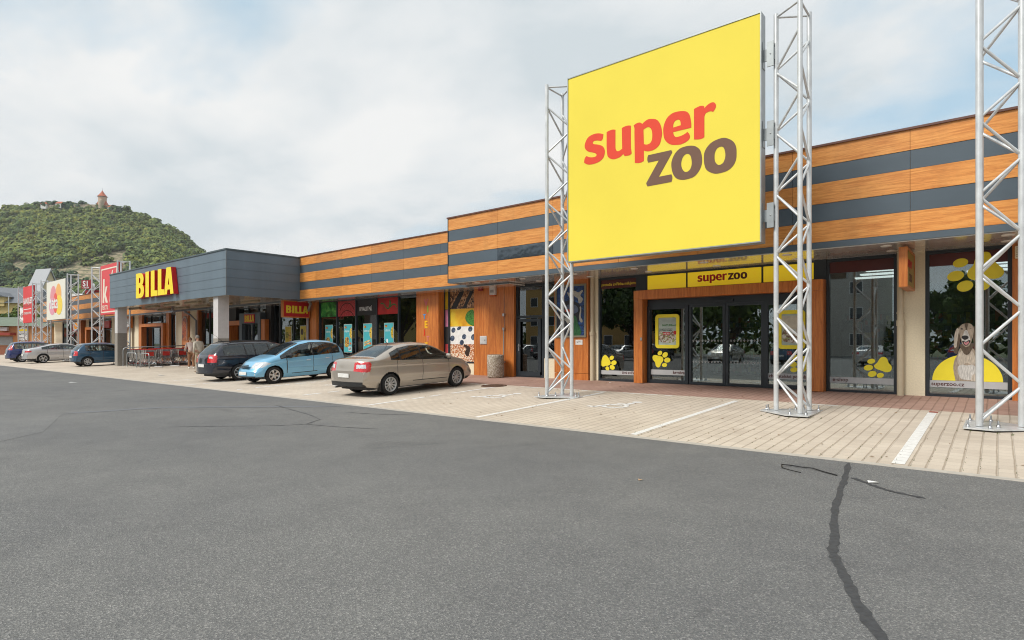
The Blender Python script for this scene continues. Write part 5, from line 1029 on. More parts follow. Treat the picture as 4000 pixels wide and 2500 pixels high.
SEDAN = dict(L=4.48, W=1.706, wb=2.60, xr=.96, R=.305, paint=SILV, rim=.205, spokes=(10, .022, 'pair', CAPS), seat=SEAT,
    top=[(0, .56), (.02, .80), (.05, .97), (.10, 1.035), (.28, 1.065), (.55, 1.075), (.95, 1.24), (1.35, 1.385), (1.75, 1.44), (2.15, 1.455), (2.55, 1.42), (2.9, 1.29), (3.5, .985), (3.9, .90), (4.2, .80), (4.36, .68), (4.45, .54), (4.48, .46)],
    bot=[(0, .31), (.25, .27), (.6, .22), (3.9, .20), (4.2, .22), (4.48, .30)], belt=[(0, .47), (.05, .84), (.2, .97), (.9, .985), (1.6, .955), (2.6, .925), (3.4, .89), (3.9, .80), (4.2, .68), (4.36, .58), (4.48, .42)],
    plan=[(0, .86), (.04, .90), (.2, .945), (.6, .975), (1.3, 1), (3.2, 1), (3.8, .975), (4.1, .94), (4.3, .89), (4.42, .84), (4.48, .78)],
    dlo=(1.02, 3.26), pillars=(1.34, 2.14), doors=(1.20, 2.14, 3.20), ws=(2.66, 3.46, .50, .60), rw=(.60, 1.33, .62, .50), mir=3.12,
    lamps=taillamp(.34, .70, .965, .05, (.80, .90)) + [('headlight', [(3.95, .74), (4.1, .80), (4.5, .72), (4.5, .56), (4.2, .60)], [LAMPW], .42)],
    trim=(lambda x, ay, z: (z < .40) & (x < .9) & (ay < .72), lambda x, ay, z: (z < .30) & (x > 4.0)), antenna=(1.55, .34), lip=(.42, .30), plate=.60, extra=(exhaust, mudflaps(.96, .305)))
C3 = dict(L=3.85, W=1.667, wb=2.46, xr=.64, R=.305, paint=BLUE, rim=.20, spokes=(6, .055, 'one', ALLOY), seat=SEATG, handle=M('pale_handle', (.55, .62, .66), .3, .4), mirmat=TRIMC,
    top=[(0, .50), (.02, .75), (.06, .98), (.16, 1.17), (.36, 1.36), (.65, 1.465), (1.1, 1.515), (1.6, 1.51), (2.05, 1.43), (2.45, 1.27), (2.95, 1.01), (3.3, .91), (3.55, .80), (3.72, .66), (3.81, .52), (3.85, .42)],
    bot=[(0, .30), (.3, .26), (.7, .22), (3.2, .20), (3.5, .20), (3.85, .27)], belt=[(0, .44), (.06, .86), (.3, .99), (.9, .965), (1.8, .925), (2.7, .88), (3.2, .80), (3.5, .68), (3.72, .52), (3.85, .38)],
    plan=[(0, .84), (.06, .89), (.3, .945), (.7, .98), (1.3, 1), (2.6, 1), (3.1, .985), (3.45, .95), (3.66, .90), (3.78, .85), (3.85, .78)],
    dlo=(.40, 2.82), pillars=(.72, 1.56), doors=(.74, 1.56, 2.62), ws=(2.02, 2.93, .50, .60), rw=(.06, .36, .58, .52), mir=2.52, hdrop=.15,
    lamps=taillamp(.22, .80, 1.12) + [('headlight', [(3.22, .73), (3.38, .80), (3.62, .765), (3.86, .66), (3.86, .56), (3.5, .60)], [LAMPW], .36)], mould=.56,
    trim=(lambda x, ay, z: (z < .27) & ((x < .35) | (x > 3.45)),), antenna=(.75, -.34), extra=(grille((.60, .645, .69), .30), lambda car, xc, hw, L: [MB().lathe([(0, .02), (.05, .018), (.055, 0)], 16, axis='y', c=(0, 0, 0)).build('fog_light', LAMPW, car).__setattr__('location', (L - xc - .16, s_*.60, .36)) for s_ in (-1, 1)]))
EST = dict(L=4.57, W=1.769, wb=2.58, xr=1.06, R=.315, paint=DARK, rim=.21, spokes=(7, .04, 'one', ALLOY),
    top=[(0, .50), (.02, .74), (.05, .98), (.14, 1.10), (.34, 1.28), (.50, 1.40), (.58, 1.46), (1.0, 1.495), (1.7, 1.51), (2.4, 1.495), (2.85, 1.40), (3.3, 1.19), (3.65, 1.02), (4.1, .92), (4.36, .80), (4.50, .62), (4.57, .45)],
    bot=[(0, .30), (.3, .28), (.7, .22), (3.9, .20), (4.57, .28)], belt=[(0, .44), (.05, .86), (.2, 1.0), (1.2, .985), (2.4, .965), (3.4, .93), (4.0, .83), (4.3, .70), (4.57, .40)],
    plan=[(0, .85), (.05, .89), (.2, .92), (.6, .97), (1.3, 1), (3.3, 1), (3.9, .97), (4.25, .94), (4.48, .86), (4.57, .78)],
    dlo=(.52, 3.45), pillars=(1.34, 1.72, 2.30), doors=(1.42, 2.30, 3.32), ws=(2.78, 3.62, .58, .70), rw=(.10, .50, .66, .56), mir=3.22,
    lamps=taillamp(.26, .74, 1.04, .03, (.90, .97)), trim=(lambda x, ay, z: (z < .34) & (x < .8),), antenna=(.86, .5), rails=(.75, 2.7), extra=(mudflaps(1.06, .315),))
FAB = dict(L=3.96, W=1.646, wb=2.462, xr=.66, R=.30, paint=TEALP, rim=.195, spokes=(7, .05, 'one', CAPS),
    top=[(0, .50), (.02, .76), (.06, .98), (.14, 1.04), (.34, 1.24), (.50, 1.37), (.62, 1.42), (1.2, 1.45), (1.7, 1.445), (2.1, 1.38), (2.5, 1.20), (2.95, .99), (3.4, .91), (3.68, .80), (3.86, .62), (3.96, .45)],
    bot=[(0, .30), (.3, .26), (.7, .21), (3.3, .20), (3.96, .28)], belt=[(0, .44), (.06, .86), (.2, .96), (.9, .95), (2.0, .92), (2.8, .88), (3.3, .79), (3.7, .64), (3.96, .40)],
    plan=[(0, .85), (.05, .89), (.25, .93), (.7, .98), (1.2, 1), (2.8, 1), (3.3, .96), (3.65, .93), (3.86, .86), (3.96, .78)],
    dlo=(.62, 2.80), pillars=(1.50,), doors=(.80, 1.50, 2.62), ws=(2.05, 2.9, .54, .66), rw=(.12, .48, .60, .52), mir=2.5, lamps=taillamp(.20, .68, .96, .02, (.80, .86)), trim=(lambda x, ay, z: (z < .32) & (x < .5),))
GT = dict(L=4.64, W=1.83, wb=2.81, xr=1.0, R=.33, paint=WSIL, rim=.235, spokes=(5, .036, 'pair', ALLOY),
    top=[(0, .52), (.02, .80), (.05, .98), (.12, 1.05), (.4, 1.09), (.9, 1.22), (1.5, 1.35), (2.1, 1.40), (2.6, 1.375), (3.0, 1.25), (3.5, 1.02), (4.0, .92), (4.35, .80), (4.54, .62), (4.64, .45)],
    bot=[(0, .30), (.3, .26), (.7, .2), (4.0, .18), (4.64, .26)], belt=[(0, .44), (.05, .86), (.2, .98), (1.0, .985), (2.0, .95), (3.3, .90), (3.9, .83), (4.3, .70), (4.64, .40)],
    plan=[(0, .86), (.05, .9), (.2, .93), (.6, .98), (1.2, 1), (3.4, 1), (3.9, .97), (4.3, .94), (4.54, .86), (4.64, .78)],
    dlo=(.95, 3.3), pillars=(1.35, 2.18), doors=(1.25, 2.18, 3.2), ws=(2.66, 3.48, .56, .68), rw=(.5, 1.35, .62, .52), mir=3.1, lamps=taillamp(.36, .80, .93, .03), trim=(lambda x, ay, z: (z < .34) & (x < .6),))
VAN = dict(L=4.33, W=1.83, wb=2.64, xr=.82, R=.315, paint=NAVY, rim=.21, spokes=(9, .03, 'one', CAPS),
    top=[(0, .50), (.02, .78), (.06, 1.0), (.14, 1.14), (.30, 1.36), (.42, 1.50), (.55, 1.545), (1.2, 1.575), (1.9, 1.56), (2.3, 1.49), (2.8, 1.28), (3.25, 1.08), (3.7, .98), (4.0, .86), (4.22, .68), (4.33, .48)],
    bot=[(0, .30), (.3, .28), (.7, .22), (3.6, .20), (4.33, .28)], belt=[(0, .44), (.06, .88), (.2, 1.02), (1.2, 1.0), (2.4, .97), (3.1, .93), (3.7, .84), (4.1, .66), (4.33, .42)],
    plan=[(0, .86), (.05, .9), (.2, .93), (.6, .98), (1.2, 1), (3.0, 1), (3.6, .96), (4.0, .93), (4.22, .86), (4.33, .78)],
    dlo=(.42, 3.15), pillars=(1.0, 1.75), doors=(1.05, 1.75, 2.85), ws=(2.25, 3.2, .58, .70), rw=(.10, .40, .64, .56), mir=2.75, lamps=taillamp(.30, .95, 1.38, .02, (1.05, 1.14)), trim=(lambda x, ay, z: (z < .34) & (x < .6),))
def vc(rear_v, spec): return rear_v + spec['wb']/2
cars = {}
cars['sedan'] = make_car(SEDAN, 'parked_car', 'beige silver saloon car parked with its rear to the road, nearest of the row', -13.87, vc(10.44, SEDAN), 1)
cars['hatch'] = make_car(C3, 'parked_car', 'light blue rounded hatchback parked nose to the road', -20.64, 10.68 + C3['wb']/2, -1)
cars['estate'] = make_car(EST, 'parked_car', 'dark navy estate car with roof rails behind the light blue hatchback', -23.45, vc(10.75, EST), 1)
cars['petrol'] = make_car(FAB, 'parked_car', 'petrol blue hatchback parked left of the grey canopy column', -43.9, vc(11.1, FAB), 1)
cars['pale'] = make_car(GT, 'parked_car', 'pale silver fastback car between the two blue cars on the left', -54.05, vc(11.0, GT), 1)
cars['van'] = make_car(VAN, 'parked_car', 'royal blue people carrier at the far left of the row', -58.35, vc(10.6, VAN), 1)
# ------------------------------------------------------------------ trolleys, people, small things
WIRE = M('trolley_wire', (.34, .36, .37), .35, .7); REDH = M('trolley_red', (.55, .035, .025), .4)
def make_trolley():
    """pushed along -x; handle at +x"""
    t = empty('shopping_trolley'); b = MB(); r = .0055
    T = [(-.42, .22, .92), (.40, .27, .98)]; B = [(-.38, .17, .60), (.28, .21, .50)]
    def lerp(a, c, k): return tuple(a[i] + (c[i] - a[i])*k for i in range(3))
    for s in (-1, 1):
        for k in np.linspace(0, 1, 7):
            p, q = lerp(*T, k), lerp(*B, k); b.tube([(p[0], s*p[1], p[2]), (q[0], s*q[1], q[2])], r, 4, cap=False)
        for k in np.linspace(0, 1, 5):
            p = [tuple(np.array(T[i])*(1 - k) + np.array(B[i])*k) for i in (0, 1)]; b.tube([(p[0][0], s*p[0][1], p[0][2]), (p[1][0], s*p[1][1], p[1][2])], r*1.3, 4, cap=False)
    for k in np.linspace(0, 1, 5):
        p = lerp(T[0], B[0], k); b.tube([(p[0], -p[1], p[2]), (p[0], p[1], p[2])], r, 4, cap=False)
    for k in np.linspace(0, 1, 6):
        p = lerp(B[0], B[1], k); b.tube([(p[0], -p[1], p[2]), (p[0], p[1], p[2])], r, 4, cap=False)
    for y in np.linspace(-.16, .16, 5): b.tube([(T[0][0], y*1.25, T[0][2]), (B[0][0], y, B[0][2]), (B[1][0], y*1.2, B[1][2])], r, 4, cap=False)
    b.build('basket', WIRE, t)
    f = MB()
    for s in (-1, 1):
        f.tube([(.40, s*.27, .98), (.30, s*.25, .50), (.10, s*.24, .44), (.36, s*.27, .13), (-.36, s*.17, .13)], .019, 6); f.tube([(.10, s*.24, .44), (-.30, s*.18, .60)], .012, 6)
    f.tube([(.36, -.27, .14), (.36, .27, .14)], .012, 6); f.build('frame', CHROME, t)
    MB().tube([(.44, -.27, 1.0), (.44, .27, 1.0)], .022, 8).build('handle', REDH, t)
    MB().box(.315, .33, -.17, .17, .62, .86).build('seat_flap', REDH, t)
    MB().tube([(-.36, -.17, .15), (-.36, .17, .15)], .016, 6).build('front_bar', REDH, t)
    w_ = None
    for x, y in ((.36, .26), (.36, -.26), (-.36, .16), (-.36, -.16)):
        if w_ is None: w_ = MB().lathe([(0, -.014), (.05, -.014), (.06, -.008), (.06, .008), (.05, .014), (0, .014)], 12, axis='y').build('wheel', M('grey_castor', (.12, .12, .12), .6), t)
        else: w_ = w_.copy(); COL.objects.link(w_); w_.parent = t
        w_.location = (x, y, .06)
    return t
tr = make_trolley(); first = True
for row, (u0, v, n, wh) in enumerate(((-40.55, 12.75, 12, 'front row of nested trolleys beside the canopy column'), (-40.2, 13.55, 11, 'second row of nested trolleys under the canopy'), (-39.9, 14.35, 11, 'third row of nested trolleys under the canopy'), (-39.3, 15.15, 9, 'back row of nested trolleys by the supermarket glass'))):
    for i in range(n):
        t = tr if first else dup(tr); first = False
        t.location = (u0 + i*.225 + random.uniform(-.02, .02), v + random.uniform(-.02, .02), gz(v) + .004); t.rotation_euler = (random.uniform(-.008, .008), 0, random.uniform(-.02, .02))
        tag(t, 'red handled wire shopping trolley in the %s' % wh, 'trolley', 'shopping trolleys in the %s' % wh)
RAIL = M('rail_steel', (.42, .44, .45), .4, .6)
def arch_rail(label, p, q, h, r=.028):
    t = empty('trolley_rail', ((p[0]+q[0])/2, (p[1]+q[1])/2, gz((p[1]+q[1])/2)), label=label, cat='rail'); d = Vector((q[0]-p[0], q[1]-p[1], 0)); L_ = d.length; d /= L_; pts = []
    for s, z in ((0, 0), (0, h - .16), (.04, h - .06), (.14, h), (L_ - .14, h), (L_ - .04, h - .06), (L_, h - .16), (L_, 0)): pts.append((p[0] + d.x*s, p[1] + d.y*s, gz(p[1] + d.y*s) + z))
    keep(MB().tube(pts, r, 8).build('hoop', RAIL), t)
    for e in (p, q): keep(MB().lathe([(0, gz(e[1]) + .012), (.06, gz(e[1]) + .012), (.06, gz(e[1]))], 12, c=(e[0], e[1], 0)).build('foot_plate', RAIL), t)
arch_rail('low steel hoop in front of the trolleys nearest the column', (-40.1, 12.28), (-38.3, 12.2), .82)
arch_rail('low steel hoop in front of the trolleys on the right', (-37.8, 12.24), (-36.2, 12.16), .82)
arch_rail('tall steel rail along the left trolley rows', (-41.0, 12.35), (-39.9, 15.6), 1.12)
arch_rail('tall steel rail behind the right trolley rows', (-38.6, 15.6), (-36.9, 15.75), 1.12)
for u, v, ln, lab in ((-37.5, 12.9, 1.1, 'white guide bar lying on the paving under the trolleys'), (-37.6, 13.75, 1.3, 'white guide bar on the paving behind the trolley hoops')):
    o = MB().box(u, u + ln, v - .04, v + .04, gz(v) + .004, gz(v) + .05, b=.01).build('guide_bar', LGREY); tag(o, lab, 'bar')
# ---- people
def skinned(name, nodes, edges, mat, parent, sub=2):
    me = bpy.data.meshes.new(name); me.from_pydata([n[0] for n in nodes], edges, []); me.materials.append(mat)
    o = bpy.data.objects.new(name, me); COL.objects.link(o); o.parent = parent
    md = o.modifiers.new('skin', 'SKIN'); md.use_smooth_shade = True
    if not me.skin_vertices: me.skin_vertices.new(name='')
    sv = me.skin_vertices[0].data
    for i, n in enumerate(nodes): r = n[1]; sv[i].radius = r if isinstance(r, tuple) else (r, r); sv[i].use_root = (i == 0)
    md2 = o.modifiers.new('sub', 'SUBSURF'); md2.levels = sub; md2.render_levels = sub
    dg = bpy.context.evaluated_depsgraph_get(); m2 = bpy.data.meshes.new_from_object(o.evaluated_get(dg)); o.modifiers.clear(); o.data = m2; m2.name = name
    if not len(m2.materials): m2.materials.append(mat)
    m2.polygons.foreach_set('use_smooth', np.ones(len(m2.polygons), dtype=bool)); return o
SKIN = M('skin', (.50, .29, .20), .55, var=.05); HAIRG = M('grey_hair', (.20, .18, .16), .8, var=.3, scale=40); HAIRB = M('brown_hair', (.12, .06, .03), .8, var=.3, scale=40)
def person(label, u, v, yaw, top, trou, hair, bend, arm, shoe, tall=1.72):
    """x forward; bend leans the back forward, arm reaches ahead"""
    s_ = tall/1.74; p = empty('person', (u, v, gz(v) + .004), (0, 0, yaw), label, 'person'); p.scale = (s_, s_, s_)
    fx = lambda z: max(0, z - .92)*math.tan(bend)
    hipz = .93; sh = (fx(1.40), 1.40); nk = (fx(1.50) + .01, 1.50)
    L, Rr = .095, -.095
    legs = [((0, 0, hipz), (.13, .15)), ((.0, L, .86), .088), ((.07, L, .50), .062), ((.02, L + .005, .10), .045), ((0, Rr, .86), .088), ((-.02, Rr, .50), .062), ((-.14, Rr - .005, .11), .045)]
    arms = []
    for sg in (1, -1):
        sx, sz = sh; ex = sx + (.10 if arm > 0 else -.04); ez = 1.13; hx = sx + (.36 if arm > 0 else .06); hz_ = 1.03 if arm > 0 else .86
        arms.append(((sx, sg*.19, sz), (ex, sg*.235, ez), (hx, sg*.20, hz_)))
    body = [((0, 0, hipz), (.125, .15)), ((fx(1.15), 0, 1.15), (.105, .135)), ((sh[0], 0, 1.36), (.115, .16)), ((nk[0], 0, nk[1]), .052), ((nk[0] + .02, 0, 1.56), .05)]
    ed = [(0, 1), (1, 2), (2, 3), (3, 4)]; n0 = len(body)
    for q in legs[1:]: body.append(q)
    ed += [(0, 5), (5, 6), (6, 7), (0, 8), (8, 9), (9, 10)]
    for (a, b_, c) in arms:
        k_ = len(body); hd = (Vector(c) - Vector(b_)).normalized(); body += [(a, .062), (b_, .043), (c, .030), (tuple(Vector(c) + hd*.06), (.018, .040)), (tuple(Vector(c) + hd*.085), (.015, .036))]; ed += [(2, k_), (k_, k_+1), (k_+1, k_+2), (k_+2, k_+3), (k_+3, k_+4)]
        for f in range(4):
            k2 = len(body); off = Vector((0, (f - 1.5)*.02, 0)); st = Vector(c) + hd*.085 + off; body += [(tuple(st + hd*.04 + Vector((0, 0, -.004))), .009), (tuple(st + hd*(.06 + .012*(f in (1, 2))) + Vector((0, 0, -.02))), .008)]; ed += [(k_+4, k2), (k2, k2+1)]
        k2 = len(body); body += [(tuple(Vector(c) + hd*.05 + Vector((0, -.045 if c[1] > 0 else .045, -.012))), .011), (tuple(Vector(c) + hd*.085 + Vector((0, -.055 if c[1] > 0 else .055, -.02))), .009)]; ed += [(k_+2, k2), (k2, k2+1)]
    bo = skinned('body', body, ed, SKIN, p, 2)
    # head with face
    hc = Vector((nk[0] + .045, 0, 1.635)); b = MB(); import bmesh
    bm = bmesh.new(); bmesh.ops.create_icosphere(bm, subdivisions=4, radius=1)
    for vv in bm.verts:
        q = vv.co.copy(); w_ = .078*(1 - .16*max(0, -q.z)); q = Vector((q.x*.098, q.y*w_, q.z*.122))
        if q.x > 0:
            q.x += .020*math.exp(-((q.y/.014)**2)) * math.exp(-(((q.z + .018)/.022)**2)) - .010*math.exp(-(((abs(q.y) - .032)/.016)**2) - ((q.z - .008)/.014)**2)
            q.x += .006*math.exp(-((q.y/.026)**2) - ((q.z + .062)/.010)**2) + .008*math.exp(-((q.y/.03)**2) - ((q.z + .10)/.02)**2)
        vv.co = q
    m3 = bpy.data.meshes.new('head'); bm.to_mesh(m3); bm.free(); m3.materials.append(SKIN); m3.polygons.foreach_set('use_smooth', np.ones(len(m3.polygons), dtype=bool))
    he = bpy.data.objects.new('head', m3); COL.objects.link(he); he.parent = p; he.location = hc; he.rotation_euler = (0, bend*1.2 + .12, 0)
    hb = MB()
    nr, nc = 12, 20; vs = []
    for i in range(nr + 1):
        th = PI*.60*i/nr
        for j in range(nc):
            ph = 2*PI*j/nc; lim = th if math.cos(ph) < .35 else min(th, .95); k_ = 1 + .05*math.sin(7*ph + 3*i)
            vs.append((-.012 + .106*k_*math.sin(lim)*math.cos(ph), .087*k_*math.sin(lim)*math.sin(ph), .006 + .130*math.cos(lim)))
    hb.add(vs, [(i*nc + j, i*nc + (j+1) % nc, (i+1)*nc + (j+1) % nc, (i+1)*nc + j) for i in range(nr) for j in range(nc)], 0, True); hb.build('hair', hair, he)
    for sg in (-1, 1):
        MB().prism([ell(.0, 0, .020, .032, 10, 12)], sg*.076, sg*.086, 'xz').build('ear', SKIN, he)
        e = MB().lathe([(0, .008), (.006, .006), (.008, 0)], 10).build('eye', BLACK, he); e.location = (.086, sg*.032, .008); e.rotation_euler = (0, PI/2, 0)
    MB().box(.088, .094, -.022, .022, -.066, -.060).build('mouth', M('lips', (.35, .13, .11), .5), he)
    # clothing
    g = 1.13
    tn = [((0, 0, hipz - .04), (.145, .17)), ((fx(1.15), 0, 1.15), (.13, .16)), ((sh[0], 0, 1.37), (.13, .175)), ((nk[0] - .01, 0, 1.47), (.068, .075))]; te = [(0, 1), (1, 2), (2, 3)]
    for (a, b_, c) in arms:
        k_ = len(tn); cc = Vector(b_)*.15 + Vector(c)*.85; tn += [(a, .076), (b_, .058), (tuple(cc), .046)]; te += [(2, k_), (k_, k_+1), (k_+1, k_+2)]
    skinned('jacket', tn, te, top, p, 2)
    skinned('trousers', [((0, 0, hipz), (.138, .158)), ((0, L, .84), .104), ((.07, L, .50), .082), ((.02, L + .005, .09), .070), ((0, Rr, .84), .104), ((-.02, Rr, .50), .082), ((-.14, Rr - .005, .10), .070)], [(0, 1), (1, 2), (2, 3), (0, 4), (4, 5), (5, 6)], trou, p, 2)
    for x, y in ((.02, L + .005), (-.14, Rr - .005)):
        skinned('shoe', [((x - .06, y, .05), (.045, .048)), ((x + .06, y, .045), (.042, .042)), ((x + .16, y, .035), (.042, .030))], [(0, 1), (1, 2)], shoe, p, 2)
    return p
person('stooping person in pale pink jacket pushing at the trolley rows', -33.15, 13.15, PI - .15, M('pale_pink_cloth', (.52, .42, .38), .85), M('tan_trousers', (.34, .17, .09), .85), HAIRB, .30, 1, WHITES, 1.64)
person('grey haired person in cream jacket and beige trousers walking by the column', -29.6, 12.1, PI + .25, M('cream_cloth', (.55, .50, .42), .85), M('beige_trousers', (.42, .35, .25), .85), HAIRG, .14, 0, M('tan_shoe', (.25, .18, .12), .7), 1.76)
# ---- small things on the ground
t = empty('manhole_cover', (-12.12, 13.72, gz(13.72) + .004), (math.atan(SL), 0, 0), 'round rusty manhole cover on the edge of the red paving', 'manhole cover')
RUST = M('rusty_iron', (.13, .075, .05), .8, .3, .3, 30, bmp=.4); b = MB(); b.lathe([(0, .012), (.30, .012), (.31, .003)], 32)
b.build('lid', RUST, t); b = MB(); b.lathe([(.32, .0), (.32, .012), (.40, .012), (.41, 0)], 32); b.build('ring', RUST, t)
b = MB()
for a in range(-5, 6): b.box(-math.sqrt(max(0, .28**2 - (a*.05)**2)), math.sqrt(max(0, .28**2 - (a*.05)**2)), a*.05 - .012, a*.05 + .012, .0125, .019)
b.build('rib_pattern', RUST, t)
o = MB().tube([(-2.02, 7.57, .012), (-2.05, 7.66, .03), (-1.98, 7.74, .02), (-1.85, 7.76, .012), (-1.72, 7.74, .018), (-1.58, 7.64, .012), (-1.42, 7.54, .01)], .007, 6).build('strap', BLACK); tag(o, 'long black strap lying on the asphalt near the kerb', 'strap')
o = MB().tube([(-2.02, 7.57, .010), (-1.9, 7.50, .008), (-1.78, 7.44, .008)], .005, 6).build('strap', TRIMC); tag(o, 'short loose black strap end beside the longer black strap', 'strap')
def scrap(name, label, u, v, w_, d_, rot, mat, z=.006):
    o = MB().add([(-w_/2, -d_/2, 0), (w_/2, -d_/2, .012), (w_/2*.9, d_/2, .004), (-w_/2, d_/2*.8, .016)], [(0, 1, 2, 3)]).build(name, mat); o.location = (u, v, (gz(v) if v > 8.6 else 0) + z); o.rotation_euler = (0, 0, rot); return tag(o, label, 'litter')
scrap('paper_scrap', 'white paper scrap on the dark tar patch near the kerb', -1.05, 7.42, .10, .05, .3, WHITES)
scrap('paper_scrap', 'flat white paper strip on the beige paving left of the estate car', -29.2, 10.3, .55, .12, .1, WHITES)
scrap('paper_scrap', 'white scrap on the grey asphalt at far left', -27.5, 6.6, .35, .12, .4, WHITES)
scrap('paper_scrap', 'small white scrap below the entrance on the red paving', -9.35, 16.1, .08, .04, .9, WHITES)
scrap('paper_scrap', 'tiny pale pebble on the asphalt below the parking bays', -3.05, 5.9, .05, .03, .9, M('pale_orange', (.5, .33, .2)))
LEAFM = M('dry_leaf', (.22, .13, .05), .8, var=.4, scale=30)
b = MB()
for _ in range(150):
    u = random.uniform(-13, 1.5); v = random.uniform(9, 16.2); a = random.uniform(0, 6.3); s = random.uniform(.012, .04); z = gz(v) + .008
    b.add([(u + s*math.cos(a), v + s*math.sin(a), z), (u + .5*s*math.cos(a + 1.6), v + .5*s*math.sin(a + 1.6), z + .008), (u - s*math.cos(a), v - s*math.sin(a), z), (u + .5*s*math.cos(a - 1.6), v + .5*s*math.sin(a - 1.6), z + .004)], [(0, 1, 2, 3)])
tag(b.build('fallen_leaves', LEAFM), kind='stuff')
b = MB(); 
for _ in range(420):
    k_ = random.random()
    if k_ < .5: cu, cv = random.choice([(-8.7, 12.0), (-3.1, 11.75), (.1, 11.8), (-2.9, 12.0)]); u, v = cu + random.gauss(0, .25), cv + random.gauss(0, .06)
    else: u, v = random.uniform(-5, 1.5), 8.7 + abs(random.gauss(0, .8))
    u = round(u/.168)*.168 + random.gauss(0, .008); z = gz(v); a = random.uniform(0, 6.3); h = random.uniform(.01, .035)
    b.add([(u - .004*math.cos(a), v - .004*math.sin(a), z), (u + .004*math.cos(a), v + .004*math.sin(a), z), (u + random.gauss(0, .015), v + random.gauss(0, .015), z + h)], [(0, 1, 2)])
tag(b.build('weeds', M('weed_green', (.10, .13, .04), .8)), kind='stuff')
# ------------------------------------------------------------------ hill, trees, houses behind, what stands across the lot
def leafmat(name, c, var=.35, sc=3):
    m, nt, b = new_mat(name); oi = nd(nt, 'ShaderNodeObjectInfo'); ge = nd(nt, 'ShaderNodeNewGeometry')
    f = noisef(nt, mapped(nt), sc, 4)
    col = ramp(nt, f, [(.3, mul(c, 1 - var)), (.7, mul(c, 1 + var))])
    if name[0] == 'h':
        g_ = noisef(nt, mapped(nt), .045, 3, .7); col = mixc(nt, 1, col, ramp(nt, g_, [(.30, (.50, .66, .78)), (.43, (.85, .95, .92)), (.55, (1.1, 1.08, .95)), (.66, (1.45, 1.25, .85)), (.78, (1.35, .98, .7))]), 'MULTIPLY')
    c2 = mixc(nt, 1, col, ramp(nt, oi.outputs['Random'], [(0, (.62, .72, .70)), (.45, (1, 1, 1)), (.75, (1.25, 1.15, .85)), (.92, (1.35, 1.12, .6)), (1, (1.3, .85, .55))]), 'MULTIPLY')
    c3 = mixc(nt, 1, c2, ramp(nt, ge.outputs['Random Per Island'], [(0, (.66, .72, .7)), (.5, (1, 1, 1)), (.85, (1.28, 1.18, .85)), (1, (1.35, 1.0, .6))]), 'MULTIPLY')
    nt.links.new(c3, b.inputs['Base Color']); b.inputs['Roughness'].default_value = .75; b.inputs['Specular IOR Level'].default_value = .2; MATS[name] = m; return m
HLEAF = leafmat('hill_leaf', (.112, .165, .092), .6, .11); LEAF = leafmat('leaf', (.085, .135, .04), .4, 1.2); BARK = M('bark', (.09, .065, .045), .9, var=.3, scale=12, bmp=.5)
def crown_blob(seed, h=1.0):
    """lumpy crown of leaf clumps for trees hundreds of metres away"""
    r = np.random.default_rng(seed); vs = []; fs = []
    n = 170
    c = r.normal(size=(9, 3))*np.array([.42, .42, .26]) + np.array([0, 0, .12]); c[0] = 0; rad = r.uniform(.42, .66, 9)
    for i in range(n):
        k_ = r.integers(0, 9); d = r.normal(size=3); d /= np.linalg.norm(d)
        if d[2] < -.5: d[2] *= -1
        p = c[k_] + d*rad[k_]*r.uniform(.85, 1.05); t1 = np.cross(d, r.normal(size=3)); t1 /= np.linalg.norm(t1); t2 = np.cross(d, t1); s = r.uniform(.16, .30); bl = d*s*.35
        o = len(vs); m = 5
        for q in range(m): a = 2*PI*q/m; vs.append(tuple(p + (t1*math.cos(a) + t2*math.sin(a))*s*r.uniform(.75, 1.15)))
        vs.append(tuple(p + bl)); fs += [(o + q, o + (q + 1) % m, o + m) for q in range(m)]
    return vs, fs
HV = []
for i in range(6):
    vs_, fs_ = crown_blob(100 + i); HV.append((np.array(vs_), fs_))
def hill_top(a):   # a: sideways metres at 700 m ahead
    x = [-1500, -1150, -900, -760, -650, -611, -596, -560, -489, -464, -435, -414, -392, -373, -361, -330, -306, -270, -245, -200, -120, 0, 120]
    z = [40, 98, 129, 147, 155, 158, 163, 165, 163, 159, 151, 142, 128, 112, 101, 79, 57, 33, 17, 5, 0, 0, 0]
    return np.interp(a, x, z)
def hill_z(a, d):
    ar = a*700/np.maximum(d, 300)
    zr = hill_top(ar); t = np.clip((d - 330)/370, 0, 1); f = t**1.18
    back = np.clip((d - 700)/500, 0, 1); return zr*f*(1 - back**1.5) - 2
def vnoise(x, y, s): return noise.noise(Vector((x*s, y*s, 3.1)))
aa = np.linspace(-1500, 160, 180); dd = np.concatenate([np.linspace(320, 720, 90), np.linspace(760, 1250, 16)])
hv = []; hf = []
for d in dd:
    for a in aa:
        al = a*d/700; z = float(hill_z(np.array(al), np.array(d))); z += (2.5*vnoise(al, d, .02) + 1.0*vnoise(al, d, .07))*min(1, max(0, z/15)); hv.append((*place(al, d), z))
na = len(aa)
for i in range(len(dd) - 1):
    for j in range(na - 1): hf.append((i*na + j, i*na + j + 1, (i+1)*na + j + 1, (i+1)*na + j))
m, nt, b = new_mat('hill_soil'); sx = nd(nt, 'ShaderNodeSeparateXYZ'); ob = mapped(nt); nt.links.new(ob, sx.inputs[0]); wob = noisef(nt, ob, .03, 4)
av = nd(nt, 'ShaderNodeMath', operation='MULTIPLY_ADD'); nt.links.new(wob, av.inputs[0]); av.inputs[1].default_value = 9; nt.links.new(sx.outputs[2], av.inputs[2])
pp = nd(nt, 'ShaderNodeMath', operation='PINGPONG'); nt.links.new(av.outputs[0], pp.inputs[0]); pp.inputs[1].default_value = 1.6
